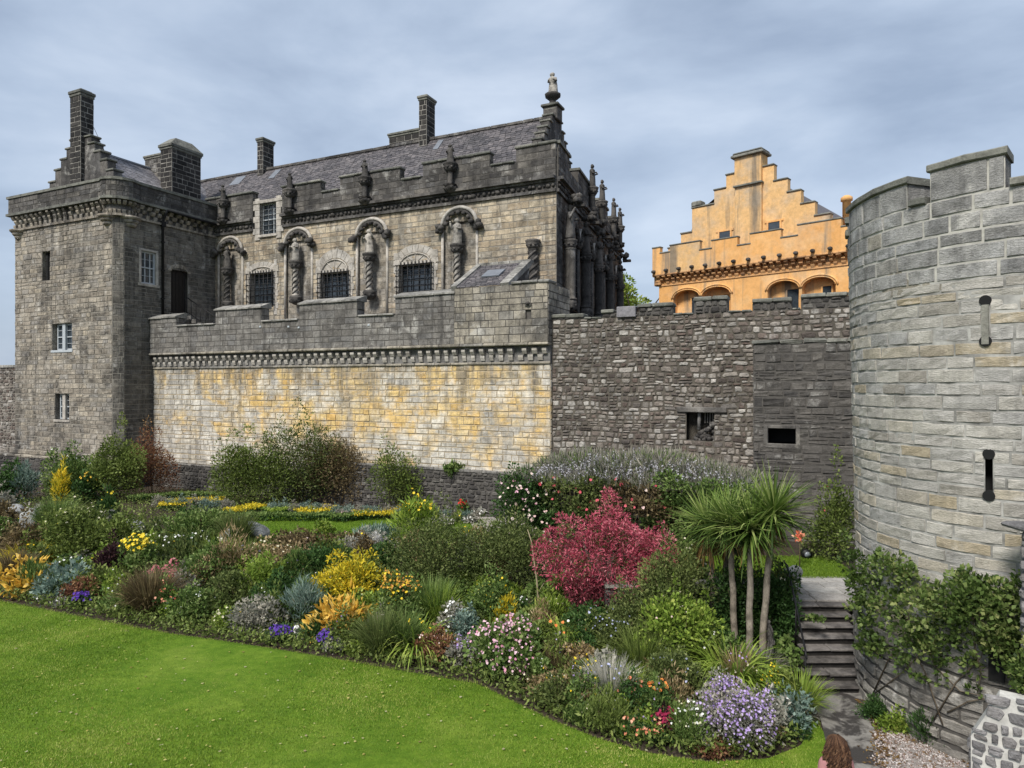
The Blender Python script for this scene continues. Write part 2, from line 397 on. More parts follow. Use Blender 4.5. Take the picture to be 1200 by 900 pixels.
def yel(t, v, c):
    sx = node(t, 'ShaderNodeSeparateXYZ'); t.links.new(v, sx.inputs[0])
    cy = tintramp(t, [(.47, .3, .095), (.48, .325, .12), (.47, .34, .15), (.49, .35, .135), (.47, .31, .105), (.46, .355, .185)])
    mr = node(t, 'ShaderNodeMapRange', {1: -10.5, 2: -5.0, 3: -.1, 4: .05}); t.links.new(sx.outputs[0], mr.inputs[0])
    mz = node(t, 'ShaderNodeMapRange', {1: 2.4, 2: 4.4, 3: -.16, 4: .02}); t.links.new(sx.outputs[2], mz.inputs[0])
    f1 = noise(t, v, .5, 10, .66, loc=(4, 1, 2), dist=.5, stretch=(1, 1, 1.7))
    a1 = node(t, 'ShaderNodeMath', operation='ADD'); t.links.new(f1, a1.inputs[0]); t.links.new(mr.outputs[0], a1.inputs[1])
    a2 = node(t, 'ShaderNodeMath', operation='ADD'); t.links.new(a1.outputs[0], a2.inputs[0]); t.links.new(mz.outputs[0], a2.inputs[1])
    c = mixc(t, ramp(t, a2.outputs[0], [(.45, 0.), (.58, .95)]), c, cy)
    top = node(t, 'ShaderNodeMapRange', {1: 3.6, 2: 7.2, 3: -.12, 4: .12}); t.links.new(sx.outputs[2], top.inputs[0])
    f2 = noise(t, v, 1.5, 7, .68, stretch=(1, 1, .06), loc=(7, 0, 3))
    a3 = node(t, 'ShaderNodeMath', operation='ADD'); t.links.new(f2, a3.inputs[0]); t.links.new(top.outputs[0], a3.inputs[1])
    return mixc(t, ramp(t, a3.outputs[0], [(.52, 0.), (.66, .78)]), c, (.115, .107, .092))
S_YEL = stone_mat('ochre_ashlar', [(.27, .245, .2), (.32, .295, .245), (.36, .335, .285), (.29, .27, .23), (.33, .295, .225)],
    stains=[((.17, .155, .13), .5, .56, .76, .6), ((.47, .44, .37), .8, .5, .63, .8), ((.16, .09, .03), 2.6, .66, .8, .5)], streak=((.2, .185, .16), .9, .57, .75, .75), extra=yel, soot=.2, run=.35, lift=1.5)
S_PARA = stone_mat('grey_parapet_ashlar', [(.105, .098, .085), (.14, .13, .113), (.17, .16, .14), (.125, .12, .11)],
    stains=[(SOOT, .6, .48, .74, .7), ((.27, .25, .2), .9, .6, .78, .6), ((.42, .42, .4), 5, .7, .76, .5)], streak=(SOOT, 1.2, .55, .74, .5), soot=.55, run=.5, lift=1.4)
S_GUARD = stone_mat('guardhouse_ashlar', [(.19, .17, .13), (.25, .225, .175), (.31, .275, .21), (.2, .19, .165)],
    stains=[(SOOT, .55, .46, .68, .75), (BLK, 1.8, .6, .8, .6)], streak=(SOOT, 1.2, .55, .74, .6), soot=.6, run=.5, lift=1.4)
S_RUB = stone_mat('rubble_stone', [(.05, .04, .033), (.12, .102, .083), (.19, .172, .145), (.075, .062, .052), (.33, .31, .27), (.145, .122, .1), (.09, .066, .053), (.24, .215, .18)],
    stains=[(BLK, .5, .5, .75, .65), ((.42, .4, .36), 3.2, .64, .74, .6)], bump=.9, bscale=14, soot=.5, lift=1.5)
S_RUBD = stone_mat('dark_rubble_stone', [(.035, .032, .029), (.06, .055, .049), (.1, .092, .08), (.05, .046, .042), (.16, .15, .13)],
    stains=[(BLK, .7, .5, .7, .6), ((.3, .29, .26), 3.2, .66, .76, .6)], bump=.9, bscale=14)
S_BLOCK = stone_mat('dark_coursed_stone', [(.055, .051, .045), (.085, .078, .068), (.12, .11, .094), (.07, .066, .06)],
    stains=[(BLK, .6, .48, .72, .7), ((.17, .16, .13), .9, .58, .76, .55)], lichen=((.6, .6, .56), 2.3, .735, .75, .9), bump=.9, grain=(1, 1, 2.5), soot=.4)
S_RT = stone_mat('round_tower_stone', [(.21, .193, .162), (.275, .26, .222), (.31, .293, .25), (.255, .246, .224), (.265, .22, .145), (.33, .311, .264), (.282, .266, .231), (.232, .226, .207)],
    stains=[((.16, .15, .13), .8, .56, .76, .6), ((.52, .5, .45), 1.4, .6, .78, .4), ((.3, .21, .11), 1.9, .67, .8, .5)], streak=((.15, .145, .13), 1.2, .6, .8, .5), bump=.8, grain=(1, 1, 3.4), fine=.2, soot=.18, run=.2, lift=1.62, mottle=.22)
S_RTU = stone_mat('round_tower_upper_stone', [(.155, .151, .139), (.207, .202, .186), (.252, .245, .224), (.181, .179, .169), (.21, .186, .135)],
    stains=[((.06, .06, .058), .9, .5, .74, .75), ((.33, .33, .31), 1.6, .58, .76, .55)], streak=((.05, .05, .048), 1.4, .55, .75, .55), lichen=((.5, .5, .46), 5, .68, .74, .6), bump=.8, grain=(1, 1, 2), soot=.3, run=.4, lift=1.72)
S_RTL = stone_mat('tower_foot_rock', [(.1, .092, .078), (.145, .135, .115), (.19, .178, .15)], stains=[(SOOT, .8, .48, .72, .7), ((.3, .28, .24), 1.3, .6, .78, .5)], bump=1., bscale=9, grain=(1, 1, 2.6), soot=.35, lift=2.1)
S_GOLD = stone_mat('gold_limewash', [(.72, .375, .13), (.76, .42, .16), (.69, .36, .125)],
    stains=[((.56, .47, .35), .35, .5, .72, .65), ((.83, .55, .28), .7, .5, .75, .6)], streak=((.22, .19, .15), .9, .53, .66, .85), fine=.12, bump=.4, mottle=.14, lift=1.)
S_GOLDG = stone_mat('weathered_limewash', [(.68, .42, .18), (.7, .44, .2)],
    stains=[((.44, .38, .3), .5, .45, .64, .7), ((.78, .5, .24), .6, .5, .68, .8)], streak=((.17, .15, .12), .9, .51, .63, .8), fine=.14, bump=.4, mottle=.18, lift=1.)
GLASS = plain_mat('window_glass', (.035, .045, .055), .08, .3, 3, spec=.8)
WHITE = plain_mat('grey_painted_wood', (.4, .43, .45), .5, .1)
LEADB = plain_mat('window_lead', (.05, .06, .075), .5, .2)
IRON = plain_mat('black_iron', (.012, .012, .013), .5, .2, metal=.2)
DOORW = plain_mat('dark_door_wood', (.018, .015, .013), .6, .3)
LEAD = plain_mat('lead_flashing', (.17, .185, .21), .5, .2, 3)
SLATE = stone_mat('roof_slate', [(.05, .047, .05), (.08, .074, .075), (.11, .1, .098), (.065, .06, .062), (.145, .13, .125)], stains=[((.17, .16, .15), 1.4, .55, .75, .5), ((.03, .03, .03), .6, .5, .75, .6)], rough=.65, bump=.4)
SLATE_L = stone_mat('pale_roof_slate', [(.13, .125, .13), (.18, .172, .175), (.23, .22, .22)], stains=[((.28, .27, .26), 1.2, .5, .75, .5)], rough=.6, bump=.4)
SLATE_M = plain_mat('slate_gap', (.03, .03, .031), .8, .3)
DARK = plain_mat('shadowed_interior', (.012, .012, .012), .9, .2)

# ================================================================== shared builders
def window_bars(mb, x0, x1, z0, z1, y, nx, nz, r=.018):
    for i in range(nx + 1):
        x = x0 + (x1 - x0) * i / nx; mb.tube([(x, y, z0), (x, y, z1)], r, 5)
    for i in range(nz + 1):
        z = z0 + (z1 - z0) * i / nz; mb.tube([(x0 - .06, y, z), (x1 + .06, y, z)], r, 5)
def reveal(mb, x0, x1, z0, z1, y0, y1, mat=0):
    """jambs, sill and head lining of an opening, y0 outer, y1 inner"""
    mb.quad((x0, y0, z0), (x0, y1, z0), (x0, y1, z1), (x0, y0, z1), mat); mb.quad((x1, y0, z1), (x1, y1, z1), (x1, y1, z0), (x1, y0, z0), mat)
    mb.quad((x0, y0, z0), (x1, y0, z0), (x1, y1, z0), (x0, y1, z0), mat); mb.quad((x0, y0, z1), (x0, y1, z1), (x1, y1, z1), (x1, y0, z1), mat)
def sash(parent, x0, x1, z0, z1, y, nx=2, nz=4, T=lambda p: p, name='window', frame=.06):
    """timber sash window set at depth y; T maps local points"""
    f = MB()
    fr = [(x0, x0 + frame, z0, z1), (x1 - frame, x1, z0, z1), (x0 + frame, x1 - frame, z0, z0 + frame), (x0 + frame, x1 - frame, z1 - frame, z1)]
    for a, b, c, d in fr: f.box(a, b, y, y + .07, c, d)
    zm = .5 * (z0 + z1); f.box(x0 + frame, x1 - frame, y - .012, y + .05, zm - .03, zm + .03)
    for i in range(1, nx):
        x = x0 + (x1 - x0) * i / nx; f.box(x - .028, x + .028, y + .004, y + .05, z0 + frame, zm - .03); f.box(x - .028, x + .028, y + .004, y + .05, zm + .03, z1 - frame)
    for i in range(1, nz):
        if 2 * i == nz: continue
        z = z0 + (z1 - z0) * i / nz
        f.box(x0 + frame, x1 - frame, y + .012, y + .046, z - .012, z + .012)
    f.v = [T(p) for p in f.v]
    w = f.build(name, WHITE, parent)
    g = MB(); g.box(x0 + .01, x1 - .01, y + .055, y + .066, z0 + .01, z1 - .01); g.v = [T(p) for p in g.v]
    g.build('pane', GLASS, w, off=OFF.get(parent.name, (0, 0, 0)))
    return w
def stack(parent, x0, x1, y0, y1, z0, z1, cap=.3, name='chimney', seed=1, mat=None, over=.1, hip=False):
    mb = MB(); mat = mat or S_STK
    faces = [(flat((x0, y0, 0), (1, 0, 0), (0, -1, 0)), x1 - x0), (flat((x1, y0, 0), (0, 1, 0), (1, 0, 0)), y1 - y0), (flat((x1, y1, 0), (-1, 0, 0), (0, 1, 0)), x1 - x0), (flat((x0, y1, 0), (0, -1, 0), (-1, 0, 0)), y1 - y0)]
    zc = z1 - cap
    for i, (S, w) in enumerate(faces): masonry(mb, S, 0, w, z0, zc, (.26, .34), (.35, .75), .03, .02, seed=seed + i, mat=0, mmat=1)
    mb.box(x0 - over * .5, x1 + over * .5, y0 - over * .5, y1 + over * .5, zc, zc + cap * .35, 2, None, .02)
    mb.box(x0 - over, x1 + over, y0 - over, y1 + over, zc + cap * .35, z1 - cap * .2, 2, None, .03)
    if hip:
        a = (x0 - over, y0 - over); b = (x1 + over, y1 + over); z = z1 - cap * .2; zz = z1 + cap * 1.3; cx, cy = .5 * (x0 + x1), .5 * (y0 + y1)
        hx, hy = max(.05, (x1 - x0) * .28), max(.05, (y1 - y0) * .28)
        V = [(a[0], a[1], z), (b[0], a[1], z), (b[0], b[1], z), (a[0], b[1], z), (cx - hx, cy - hy, zz), (cx + hx, cy - hy, zz), (cx + hx, cy + hy, zz), (cx - hx, cy + hy, zz)]
        mb.add(V, [(0, 1, 5, 4), (1, 2, 6, 5), (2, 3, 7, 6), (3, 0, 4, 7), (4, 5, 6, 7)], 2)
    else: mb.box(x0 + .04, x1 - .04, y0 + .04, y1 - .04, z1 - cap * .2, z1, 2, None, .02)
    return mb.build(name, [mat, MORT_S, S_COPED], parent)
def corbel_row(mb, P0, dirx, n_out, length, z, step=.42, rows=2, w=.2, h=.17, out=.16, mat=0, phase=0):
    """chequered corbel courses: P0 start, dirx unit along, n_out unit outward"""
    for r in range(rows):
        zz = z + r * (h + .02); k = 0; u = (step / 2 if (r + phase) % 2 else 0) + .02
        while u + w < length:
            d = out * (r + 1) * random.uniform(.8, 1.12); w_, h0_ = w, h; w = w_ * random.uniform(.82, 1.12); h = h0_ * random.uniform(.88, 1.0)
            c = [(P0[0] + dirx[0] * a + n_out[0] * b, P0[1] + dirx[1] * a + n_out[1] * b) for a, b in ((u, -.05), (u + w, -.05), (u + w, d), (u, d))]
            lo = [(P0[0] + dirx[0] * a + n_out[0] * b, P0[1] + dirx[1] * a + n_out[1] * b) for a, b in ((u, -.05), (u + w, -.05), (u + w, d * .55), (u, d * .55))]
            vs = [(x, y, zz) for x, y in lo] + [(x, y, zz + h * .6) for x, y in c] + [(x, y, zz + h) for x, y in c]
            fs = [(3, 2, 1, 0), (8, 9, 10, 11)] + [(i, (i + 1) % 4, 4 + (i + 1) % 4, 4 + i) for i in range(4)] + [(4 + i, 4 + (i + 1) % 4, 8 + (i + 1) % 4, 8 + i) for i in range(4)]
            mb.add(vs, fs, mat); w, h = w_, h0_; u += step * (1 if random.random() > .06 else 1.5)
def figure_mesh(mb, h=1.5, w=.42, arm=0, mat=0, x=0, y=0, z=0):
    """a robed standing stone figure facing -y, one continuous loft, weathered"""
    prof = [(.36, 0), (.4, .05), (.36, .18), (.33, .36), (.31, .5), (.3, .62), (.33, .70), (.31, .745), (.22, .785), (.13, .805), (.125, .83), (.19, .86), (.215, .91), (.19, .96), (.1, 1.0)]
    n = 12; V = []
    for i, (r, t) in enumerate(prof):
        sway = .04 * math.sin(t * 5 + arm)
        for k in range(n):
            a = 2 * math.pi * k / n; rr = r * w * (1 + (.10 * math.cos(5 * a + arm) if t < .6 else 0) + random.uniform(-.03, .03))
            V.append((x + rr * 1.12 * math.cos(a) + sway * w, y + rr * .8 * math.sin(a) - (.03 if .88 < t < .95 else 0) * w, z + t * h))
    F = [(i * n + k, i * n + (k + 1) % n, (i + 1) * n + (k + 1) % n, (i + 1) * n + k) for i in range(len(prof) - 1) for k in range(n)]
    F += [list(range(n))[::-1], [(len(prof) - 1) * n + k for k in range(n)]]
    mb.add(V, F, mat, None, True)
    for s in (-1, 1):
        sh = (x + s * w * .28, y, z + .735 * h); eb = (x + s * w * (.38 if s * arm < .5 else .5), y - .1 * w, z + .58 * h)
        ha = (x + s * w * .22, y - .42 * w, z + .6 * h) if s * arm < .5 else (x + s * w * .42, y - .4 * w, z + .84 * h)
        mb.tube([sh, eb, ha], [w * .1, w * .095, w * .07], 7, mat)
        mb.ball(ha, w * .09, 1, mat)

# ================================================================== outer terrace wall with the ochre ashlar
X0 = -23.86
tw = PF.thing('terrace_wall', 'long terrace wall of ochre and grey ashlar under a dark battlement', 'wall', (-12, 0, 0))
mb = MB()
masonry(mb, flat(), X0, 0, 2.1, 7.22, (.2, .33), (.3, .85), .013, .024, seed=3, rough=.012, edge=.02)
masonry(mb, flat((0, 0, 0), (0, 1, 0), (1, 0, 0)), .0, 1.6, 1, 7.22, (.25, .36), (.35, .8), .013, .02, seed=4)
mb.build('ashlar_face', [S_YEL, MORT_Y], tw)
mb = MB()
rubble(mb, flat((0, -.16, 0)), X0, -12.2, -.3, 2.0, (.13, .24), (.18, .42), .03, .05, seed=5)
rubble(mb, flat((0, -.16, 0)), -12.2, .1, -.3, 2.62, (.13, .24), (.18, .42), .03, .05, seed=6)
mb.blocks(X0, -12.2, -.2, -.002, 2.0, 2.1, 22, 0, 2, .03, .015); mb.blocks(-12.2, .1, -.2, -.002, 2.62, 2.74, 20, 0, 2, .03, .015)
mb.build('rubble_plinth', [S_RUBD, MORT_D, S_PARA], tw)
mb = MB()
mb.blocks(X0, .02, -.09, -.03, 7.22, 7.32, 26, 0, 0, .02, .005)
corbel_row(mb, (X0, -.03), (1, 0), (0, -1), 23.8, 7.38, .44, 2, .21, .24, .1, 1)
mb.box(X0, 0, -.028, .3, 7.22, 7.98, 2)
mb.blocks(X0, .02, -.34, .3, 7.98, 8.1, 24, 0, 0, .03, .006)
mb.build('corbel_table', [S_GUARD, S_FRAME, S_PARA], tw)
mb = MB(); PZ = 9.5
spans = [(X0, -21.75, 10.0), (-18.75, -15.55, 10.22), (-13.04, -9.55, 10.25), (-7.42, -4.35, 10.28)]
Sp = flat((0, -.24, 0))
masonry(mb, Sp, X0, -4.35, 8.1, PZ, (.24, .34), (.35, .8), .012, .014, seed=7)
mb.box(X0, 0, -.2, .3, 8.1, PZ, 1)
for i, (a, b, zt) in enumerate(spans):
    masonry(mb, Sp, a, b, PZ, zt, (.26, .34), (.4, .8), .012, .014, seed=8 + i); mb.box(a, b, -.2, .3, PZ, zt, 1)
    masonry(mb, flat((b, -.24, 0), (0, 1, 0), (1, 0, 0)), .0, .54, PZ, zt, (.26, .34), (.3, .6), .012, .01, seed=18 + i)
mb.build('battlement', [S_PARA, MORT_D], tw)
mb = MB()
for a, b, zt in spans:                       # sloped stones on the merlons
    n = max(2, round((b - a) / .9)); c = [a - .06 + (b - a + .12) * i / n for i in range(n + 1)]
    for p, q in zip(c, c[1:]):
        p += .008; q -= .008; j = random.uniform(-.012, .012)
        mb.prism([(0, 0)] * 0 or [(-.33, zt + j), (.42, zt + j), (.42, zt + .30 + j), (.3, zt + .30 + j), (-.33, zt + .07 + j)], p, q)
        k = len(mb.v) - 10
        for i in range(k, len(mb.v)): x, y, z = mb.v[i]; mb.v[i] = (y, x, z)
gaps = [(-21.75, -18.75), (-15.55, -13.04), (-9.55, -7.42)]
for a, b in gaps: mb.blocks(a + .07, b - .07, -.34, .36, PZ, PZ + .09, max(2, round((b - a) / .9)), 0, 0, .025, .008)
mb.build('coping', S_COPE, tw)
mb = MB(); mb.box(X0, 0, .3, 4.16, 0, 8.25); mb.box(X0, -.05, .03, .3, 0, 7.2, 0); mb.build('wall_walk', S_PARA, tw)
mb = MB()
for px, py in ((305, 383), (338, 383), (350, 384), (432, 381)):   # small weep holes with pale rims
    x, z = PF.ypl(px, py, -.26); mb.box(x - .06, x + .06, -.29, -.2, z - .05, z + .05, 0, None, .02)
mb.build('weep_stone', WHITE, tw)

# guard house on the wall head
gh = PF.thing('guard_house', 'small stone guard house with slanting slate roof on the terrace wall', 'guard house', (-2.2, -.1, 8.1))
mb = MB(); GX0, GX1 = -4.35, .0
sl = (-.62, -.34, 9.0, 9.42)
masonry(mb, flat((0, -.27, 0)), GX0, GX1, 8.1, 10.5, (.26, .34), (.35, .8), .013, .018, holes=[(-.98 - .0, -.74, 9.06, 9.42)], seed=30, rough=.006)
masonry(mb, flat((GX1, -.27, 0), (0, 1, 0), (1, 0, 0)), 0, 2.5, 8.1, 10.5, (.26, .34), (.35, .8), .013, .018, seed=31)
mb.box(GX0, GX1 - .02, .05, 2.2, 8.25, 10.45, 1); mb.box(GX0, -.98, -.25, .05, 8.1, 10.45, 1); mb.box(-.74, GX1 - .02, -.25, .05, 8.1, 10.45, 1)
reveal(mb, -.98, -.74, 9.06, 9.42, -.27, .04, 1)
mb.build('wall', [S_GUARD, MORT_D], gh)
mb = MB(); ez, rz_, ry = 10.52, 11.85, 2.05
rx0, rx1 = -4.5, -1.85
sv = Vector((0, ry + .3, rz_ - ez)).normalized(); nv = Vector((0, -(rz_ - ez), ry + .3)).normalized()
Ls = math.hypot(ry + .3, rz_ - ez)
Sr = lambda a, z, d: (a, -.3 + sv.y * z + nv.y * d, ez + sv.z * z + nv.z * d)
masonry(mb, Sr, rx0 + .25, rx1 - .25, 0, Ls, (.17, .2), (.22, .32), .01, .02, seed=33, mat=0, mmat=1)
rp = mb.build('roof', [SLATE, SLATE_M], gh)
mb = MB()
for p, q in ((rx0, rx0 + .28), (rx1 - .28, rx1 + .12)):
    for i in range(5):
        a, b = Ls * i / 5 + .01, Ls * (i + 1) / 5 - .01
        vs = [Sr(u, z, d) for u in (p, q) for z in (a, b) for d in (-.15, .08)]
        mb.add(vs, [(0, 1, 3, 2), (4, 6, 7, 5), (0, 4, 5, 1), (2, 3, 7, 6), (0, 2, 6, 4), (1, 5, 7, 3)], 0)
mb.blocks(rx0, rx1 + .12, ry - .1, ry + .25, rz_ - .05, rz_ + .1, 5, 0, 0)
vs = [(rx1 - .06, -.25, 10.5), (rx1 - .06, ry, 10.5), (rx1 - .06, ry, rz_)]
mb.prism([(-.25, 10.4), (ry, 10.4), (ry, rz_ - .06), (-.25, ez - .06)], rx1 - .2, rx1, 1); k = len(mb.v) - 8
for i in range(k, len(mb.v)): x, y, z = mb.v[i]; mb.v[i] = (y, x, z)
mb.build('gable_coping', [S_COPE, S_DARK], gh)
mb = MB(); o = [Sr(u, z, d) for u in (-3.45, -2.6) for z in (Ls * .36, Ls * .64) for d in (.03, .09)]
mb.add(o, [(0, 1, 3, 2), (4, 6, 7, 5), (0, 4, 5, 1), (2, 3, 7, 6), (0, 2, 6, 4), (1, 5, 7, 3)], 0); mb.build('skylight', LEAD, rp, off=OFF[gh.name])
mb = MB(); mb.blocks(-1.62, .08, -.36, .5, 10.5, 10.62, 3, 0, 0, .03, .01); mb.box(-1.5, -.02, .0, 2.2, 10.45, 10.52, 1); mb.build('coping', [S_COPE, S_DARK], gh)
mb = MB(); mb.tube([(-.86, -.42, 9.68), (-.86, -.2, 9.72)], .07, 8); mb.box(-1.0, -.72, -.34, -.24, 9.58, 9.66); mb.build('spout', S_CARVED, gh)

# ================================================================== the palace
pal = PF.thing('palace', 'long Renaissance palace with carved niches, dark parapet and slate roof', 'palace', (-12, 4.2, 0))
FY = 4.2; FX1 = -1.39; CB, CT = 15.48, 16.2
wins = [(-21.03, -19.1, 11.0, 12.95, 13.35), (-15.61, -13.6, 11.05, 12.6, 13.35), (-10.3, -8.25, 11.0, 12.65, 13.25)]
dorm = (-20.2, -18.9, 15.2, 17.05)
nich = [-22.6, -17.22, -12.05, -6.62]
holes = [(a, b, c, d) for a, b, c, d, e in wins] + [(dorm[0], dorm[1], dorm[2], 15.6)]
nz0, nzs, nzt = 11.0, 14.55, 15.42
mb = MB()
masonry(mb, flat((0, FY, 0)), -25.2, FX1, 8.2, CB, (.22, .34), (.32, .9), .012, .016, holes=holes + [(n - 1.0, n + 1.0, 9.6, 14.6) for n in nich], seed=40, rough=.009, edge=.016)
for n in nich:                                # recessed niche panels
    masonry(mb, flat((0, FY + .12, 0)), n - 1.0, n + 1.0, 9.6, 14.6, (.27, .36), (.35, .8), .012, .012, seed=int(50 + n), mat=2)
    reveal(mb, n - 1.0, n + 1.0, 9.6, 14.6, FY, FY + .12, 0)
mb.box(-25.2, FX1 - 1.6, FY + .6, 12, 8, 17, 1); mb.box(FX1 - 1.7, FX1 - .2, FY + .6, FY + 1.4, 8, 17, 1)
mb.build('south_wall', [S_PAL, MORT, S_LTOW], pal)
# windows with iron cages, lunettes and dressed surrounds
for i, (a, b, c, d, e) in enumerate(wins):
    cx, hw = .5 * (a + b), .5 * (b - a)
    s_ = MB()
    reveal(s_, a, b, c, d, FY - .03, FY + .34)
    s_.quad((a - .1, FY + .42, c - .1), (b + .1, FY + .42, c - .1), (b + .1, FY + .42, d + .1), (a - .1, FY + .42, d + .1), 1)
    for sx in (-1, 1):
        z = c - .55; k = 0
        while z < d + .5:
            h = .36; w = .34 if k % 2 else .24
            x0, x1 = (cx + hw, cx + hw + w) if sx > 0 else (cx - hw - w, cx - hw); s_.box(x0, x1, FY - .05, FY + .1, z + .005, z + h - .005, 0, None, .012); z += h; k += 1
    na = 11                                   # radiating voussoirs over the lunette
    for k in range(na):
        t0, t1 = math.pi * (k + .04) / na, math.pi * (k + .96) / na
        rx, rzz = hw * .92, e - d - .02
        poly = [(cx + rx * math.cos(t) * q, d + .02 + (rzz * (1 + (q - 1) * 1.5)) * math.sin(t)) for t, q in ((t0, 1.06), (t0, 1.5), (t1, 1.5), (t1, 1.06))]
        s_.prism(poly, FY - .035, FY + .02, 0)
    lt = [(cx + hw * .9 * math.cos(math.pi * k / 10), d + .05 + (e - d - .08) * math.sin(math.pi * k / 10)) for k in range(11)]
    s_.prism(lt, FY - .02, FY + .01, 0, .2)
    s_.tube([(x, FY - .05, z) for x, z in lt], .045, 6, 0)
    for k in (3, 5, 7): s_.tube([(cx, FY - .04, d + .06), (lt[k][0], FY - .04, lt[k][1])], .022, 5, 0)
    for k in range(9): s_.box(a + 2 * hw * (k + .25) / 9, a + 2 * hw * (k + .75) / 9, FY - .2, FY - .03, d + .0, d + .14, 0)
    w = s_.build('window', [S_FRAME, DARK], pal)
    g = MB(); g.box(a + .02, b - .02, FY + .36, FY + .37, c, d); g.build('pane', GLASS, w, off=OFF[pal.name])
    g = MB(); window_bars(g, a - .04, b + .04, c - .1, d - .02, FY - .22, 6, 6, .024)
    for k in range(7):
        for x in (a - .1, b + .1): g.tube([(x, FY - .22, c + (d - c) * k / 6), (x, FY, c + (d - c) * k / 6)], .02, 4)
    g.build('iron_cage', IRON, w, off=OFF[pal.name])
    g = MB()
    for k in range(1, 4): x = a + (b - a) * k / 4; g.box(x - .02, x + .02, FY + .3, FY + .355, c, d)
    for k in range(1, 5): z = c + (d - c) * k / 5; g.box(a, b, FY + .31, FY + .352, z - .02, z + .02)
    g.build('glazing_bars', LEADB, w, off=OFF[pal.name])
# dormer-like window cut up through the cornice
s_ = MB(); a, b, c, d = dorm
for sx in (0, 1):
    z = c - .3
    for k in range(7):
        w = .55 if k % 2 else .38; x0, x1 = (b, b + w) if sx else (a - w, a); s_.box(x0, x1, FY - .07, FY + .5, z + .005, z + .35, 0, None, .012); z += .355
s_.box(a - .5, b + .5, FY - .1, FY + .5, d, d + .2, 0, None, .02); s_.box(a - .1, b + .1, FY - .12, FY + .3, c - .16, c, 0, None, .02)
s_.quad((a, FY + .4, c), (b, FY + .4, c), (b, FY + .4, d), (a, FY + .4, d), 1)
w = s_.build('window', [S_FRAME, DARK], pal)
sash(pal, a, b, c, d, FY + .2, 3, 6, name='sash_window')
g = MB(); window_bars(g, a, b, c, d, FY - .02, 4, 7, .016); g.build('iron_cage', IRON, w, off=OFF[pal.name])

def cornice(mb, A, B, n_, z0, z1, ornaments=True, gap=None):
    """roll mouldings with a carved frieze between; A->B in plan, n_ outward"""
    Ln = math.hypot(B[0] - A[0], B[1] - A[1]); u = ((B[0] - A[0]) / Ln, (B[1] - A[1]) / Ln)
    def P(a, d): return (A[0] + u[0] * a + n_[0] * d, A[1] + u[1] * a + n_[1] * d)
    segs = [(0, Ln)] if not gap else [(0, gap[0]), (gap[1], Ln)]
    for s0, s1 in segs:
        for z, h, d, k in ((z0, .14, .13, 0), (z0 + .14, .34, .06, 1), (z1 - .24, .1, .16, 0), (z1 - .14, .14, .34, 0)):
            n = max(1, round((s1 - s0) / 1.1))
            for i in range(n):
                p, q = s0 + (s1 - s0) * i / n + .005, s0 + (s1 - s0) * (i + 1) / n - .005
                pl = [P(p, -.1), P(p, d), P(q, d), P(q, -.1)]
                mb.slab(pl, z, z + h, k)
        t = s0 + .15
        while t < s1 - .1:
            x, y = P(t, .08); mb.ball((x, y, z0 + .3 + random.uniform(-.03, .03)), random.uniform(.09, .15), 1, 1, None, .25); t += random.uniform(.2, .34)
ECX = PF.world(0, 0)
def ef2pf(s, y=0):
    X, Y, _ = EF.world(s, y); dx, dy = X - PF.o[0], Y - PF.o[1]
    return (dx * PF.c + dy * PF.s, -dx * PF.s + dy * PF.c)
eu = ef2pf(1); eu = (eu[0] - FX1, eu[1] - FY); en = (eu[1], -eu[0])       # along and outward of the east front
mb = MB()
cornice(mb, (-25, FY), (-20.7, FY), (0, -1), CB, CT); mb.build('cornice', [S_DARK, S_CARVED], pal); mb = MB(); cornice(mb, (-18.4, FY), (FX1, FY), (0, -1), CB, CT)
mb.build('cornice', [S_DARK, S_CARVED], pal); mb = MB(); cornice(mb, (FX1, FY), ef2pf(18.6), en, CB, CT)
mb.build('cornice', [S_DARK, S_CARVED], pal)
# parapet with wide merlons
mb = MB(); ZC, ZM = 17.1, 17.75
for a, b in ((-25, -20.7), (-18.4, FX1)):
    masonry(mb, flat((0, FY - .1, 0)), a, b, CT, ZC, (.28, .34), (.4, .9), .012, .014, seed=int(60 - a))
mer = [(-24.6, -20.7), (-18.4, -15.55), (-14.16, -10.19), (-8.76, -4.88), (-3.44, FX1)]
cop = MB()
for i, (a, b) in enumerate(mer):
    masonry(mb, flat((0, FY - .1, 0)), a, b, ZC, ZM, (.28, .34), (.4, .9), .012, .014, seed=70 + i); mb.box(a, b, FY - .08, FY + .3, ZC, ZM, 1)
    masonry(mb, flat((b, FY - .1, 0), (0, 1, 0), (1, 0, 0)), 0, .4, ZC, ZM, (.28, .34), (.3, .5), .012, .01, seed=80 + i)
    cop = MB(); cop.blocks(a - .07, b + .07, FY - .2, FY + .36, ZM, ZM + .13, max(2, round((b - a) / 1.0)), 0, 0, .035, .01); cop.build('merlon_coping', S_COPED, pal)
for (_, a), (b, _) in list(zip(mer, mer[1:]))[1:]:
    cop = MB(); cop.blocks(a + .08, b - .08, FY - .2, FY + .36, ZC, ZC + .11, 2, 0, 0, .03, .01); cop.build('crenel_coping', S_COPED, pal)
mb.box(-25, -20.7, FY - .08, FY + .3, CT, ZC, 1); mb.box(-18.4, FX1 - .02, FY - .08, FY + .3, CT, ZC, 1)
ex = lambda s, d: (FX1 + eu[0] * s + en[0] * d, FY + eu[1] * s + en[1] * d)
SE = lambda d0: (lambda a, z, d: (*ex(a, d0 + d), z))
masonry(mb, SE(.1), 0, 18.6, CT, ZC, (.28, .34), (.4, .9), .012, .014, seed=90)
es = 0
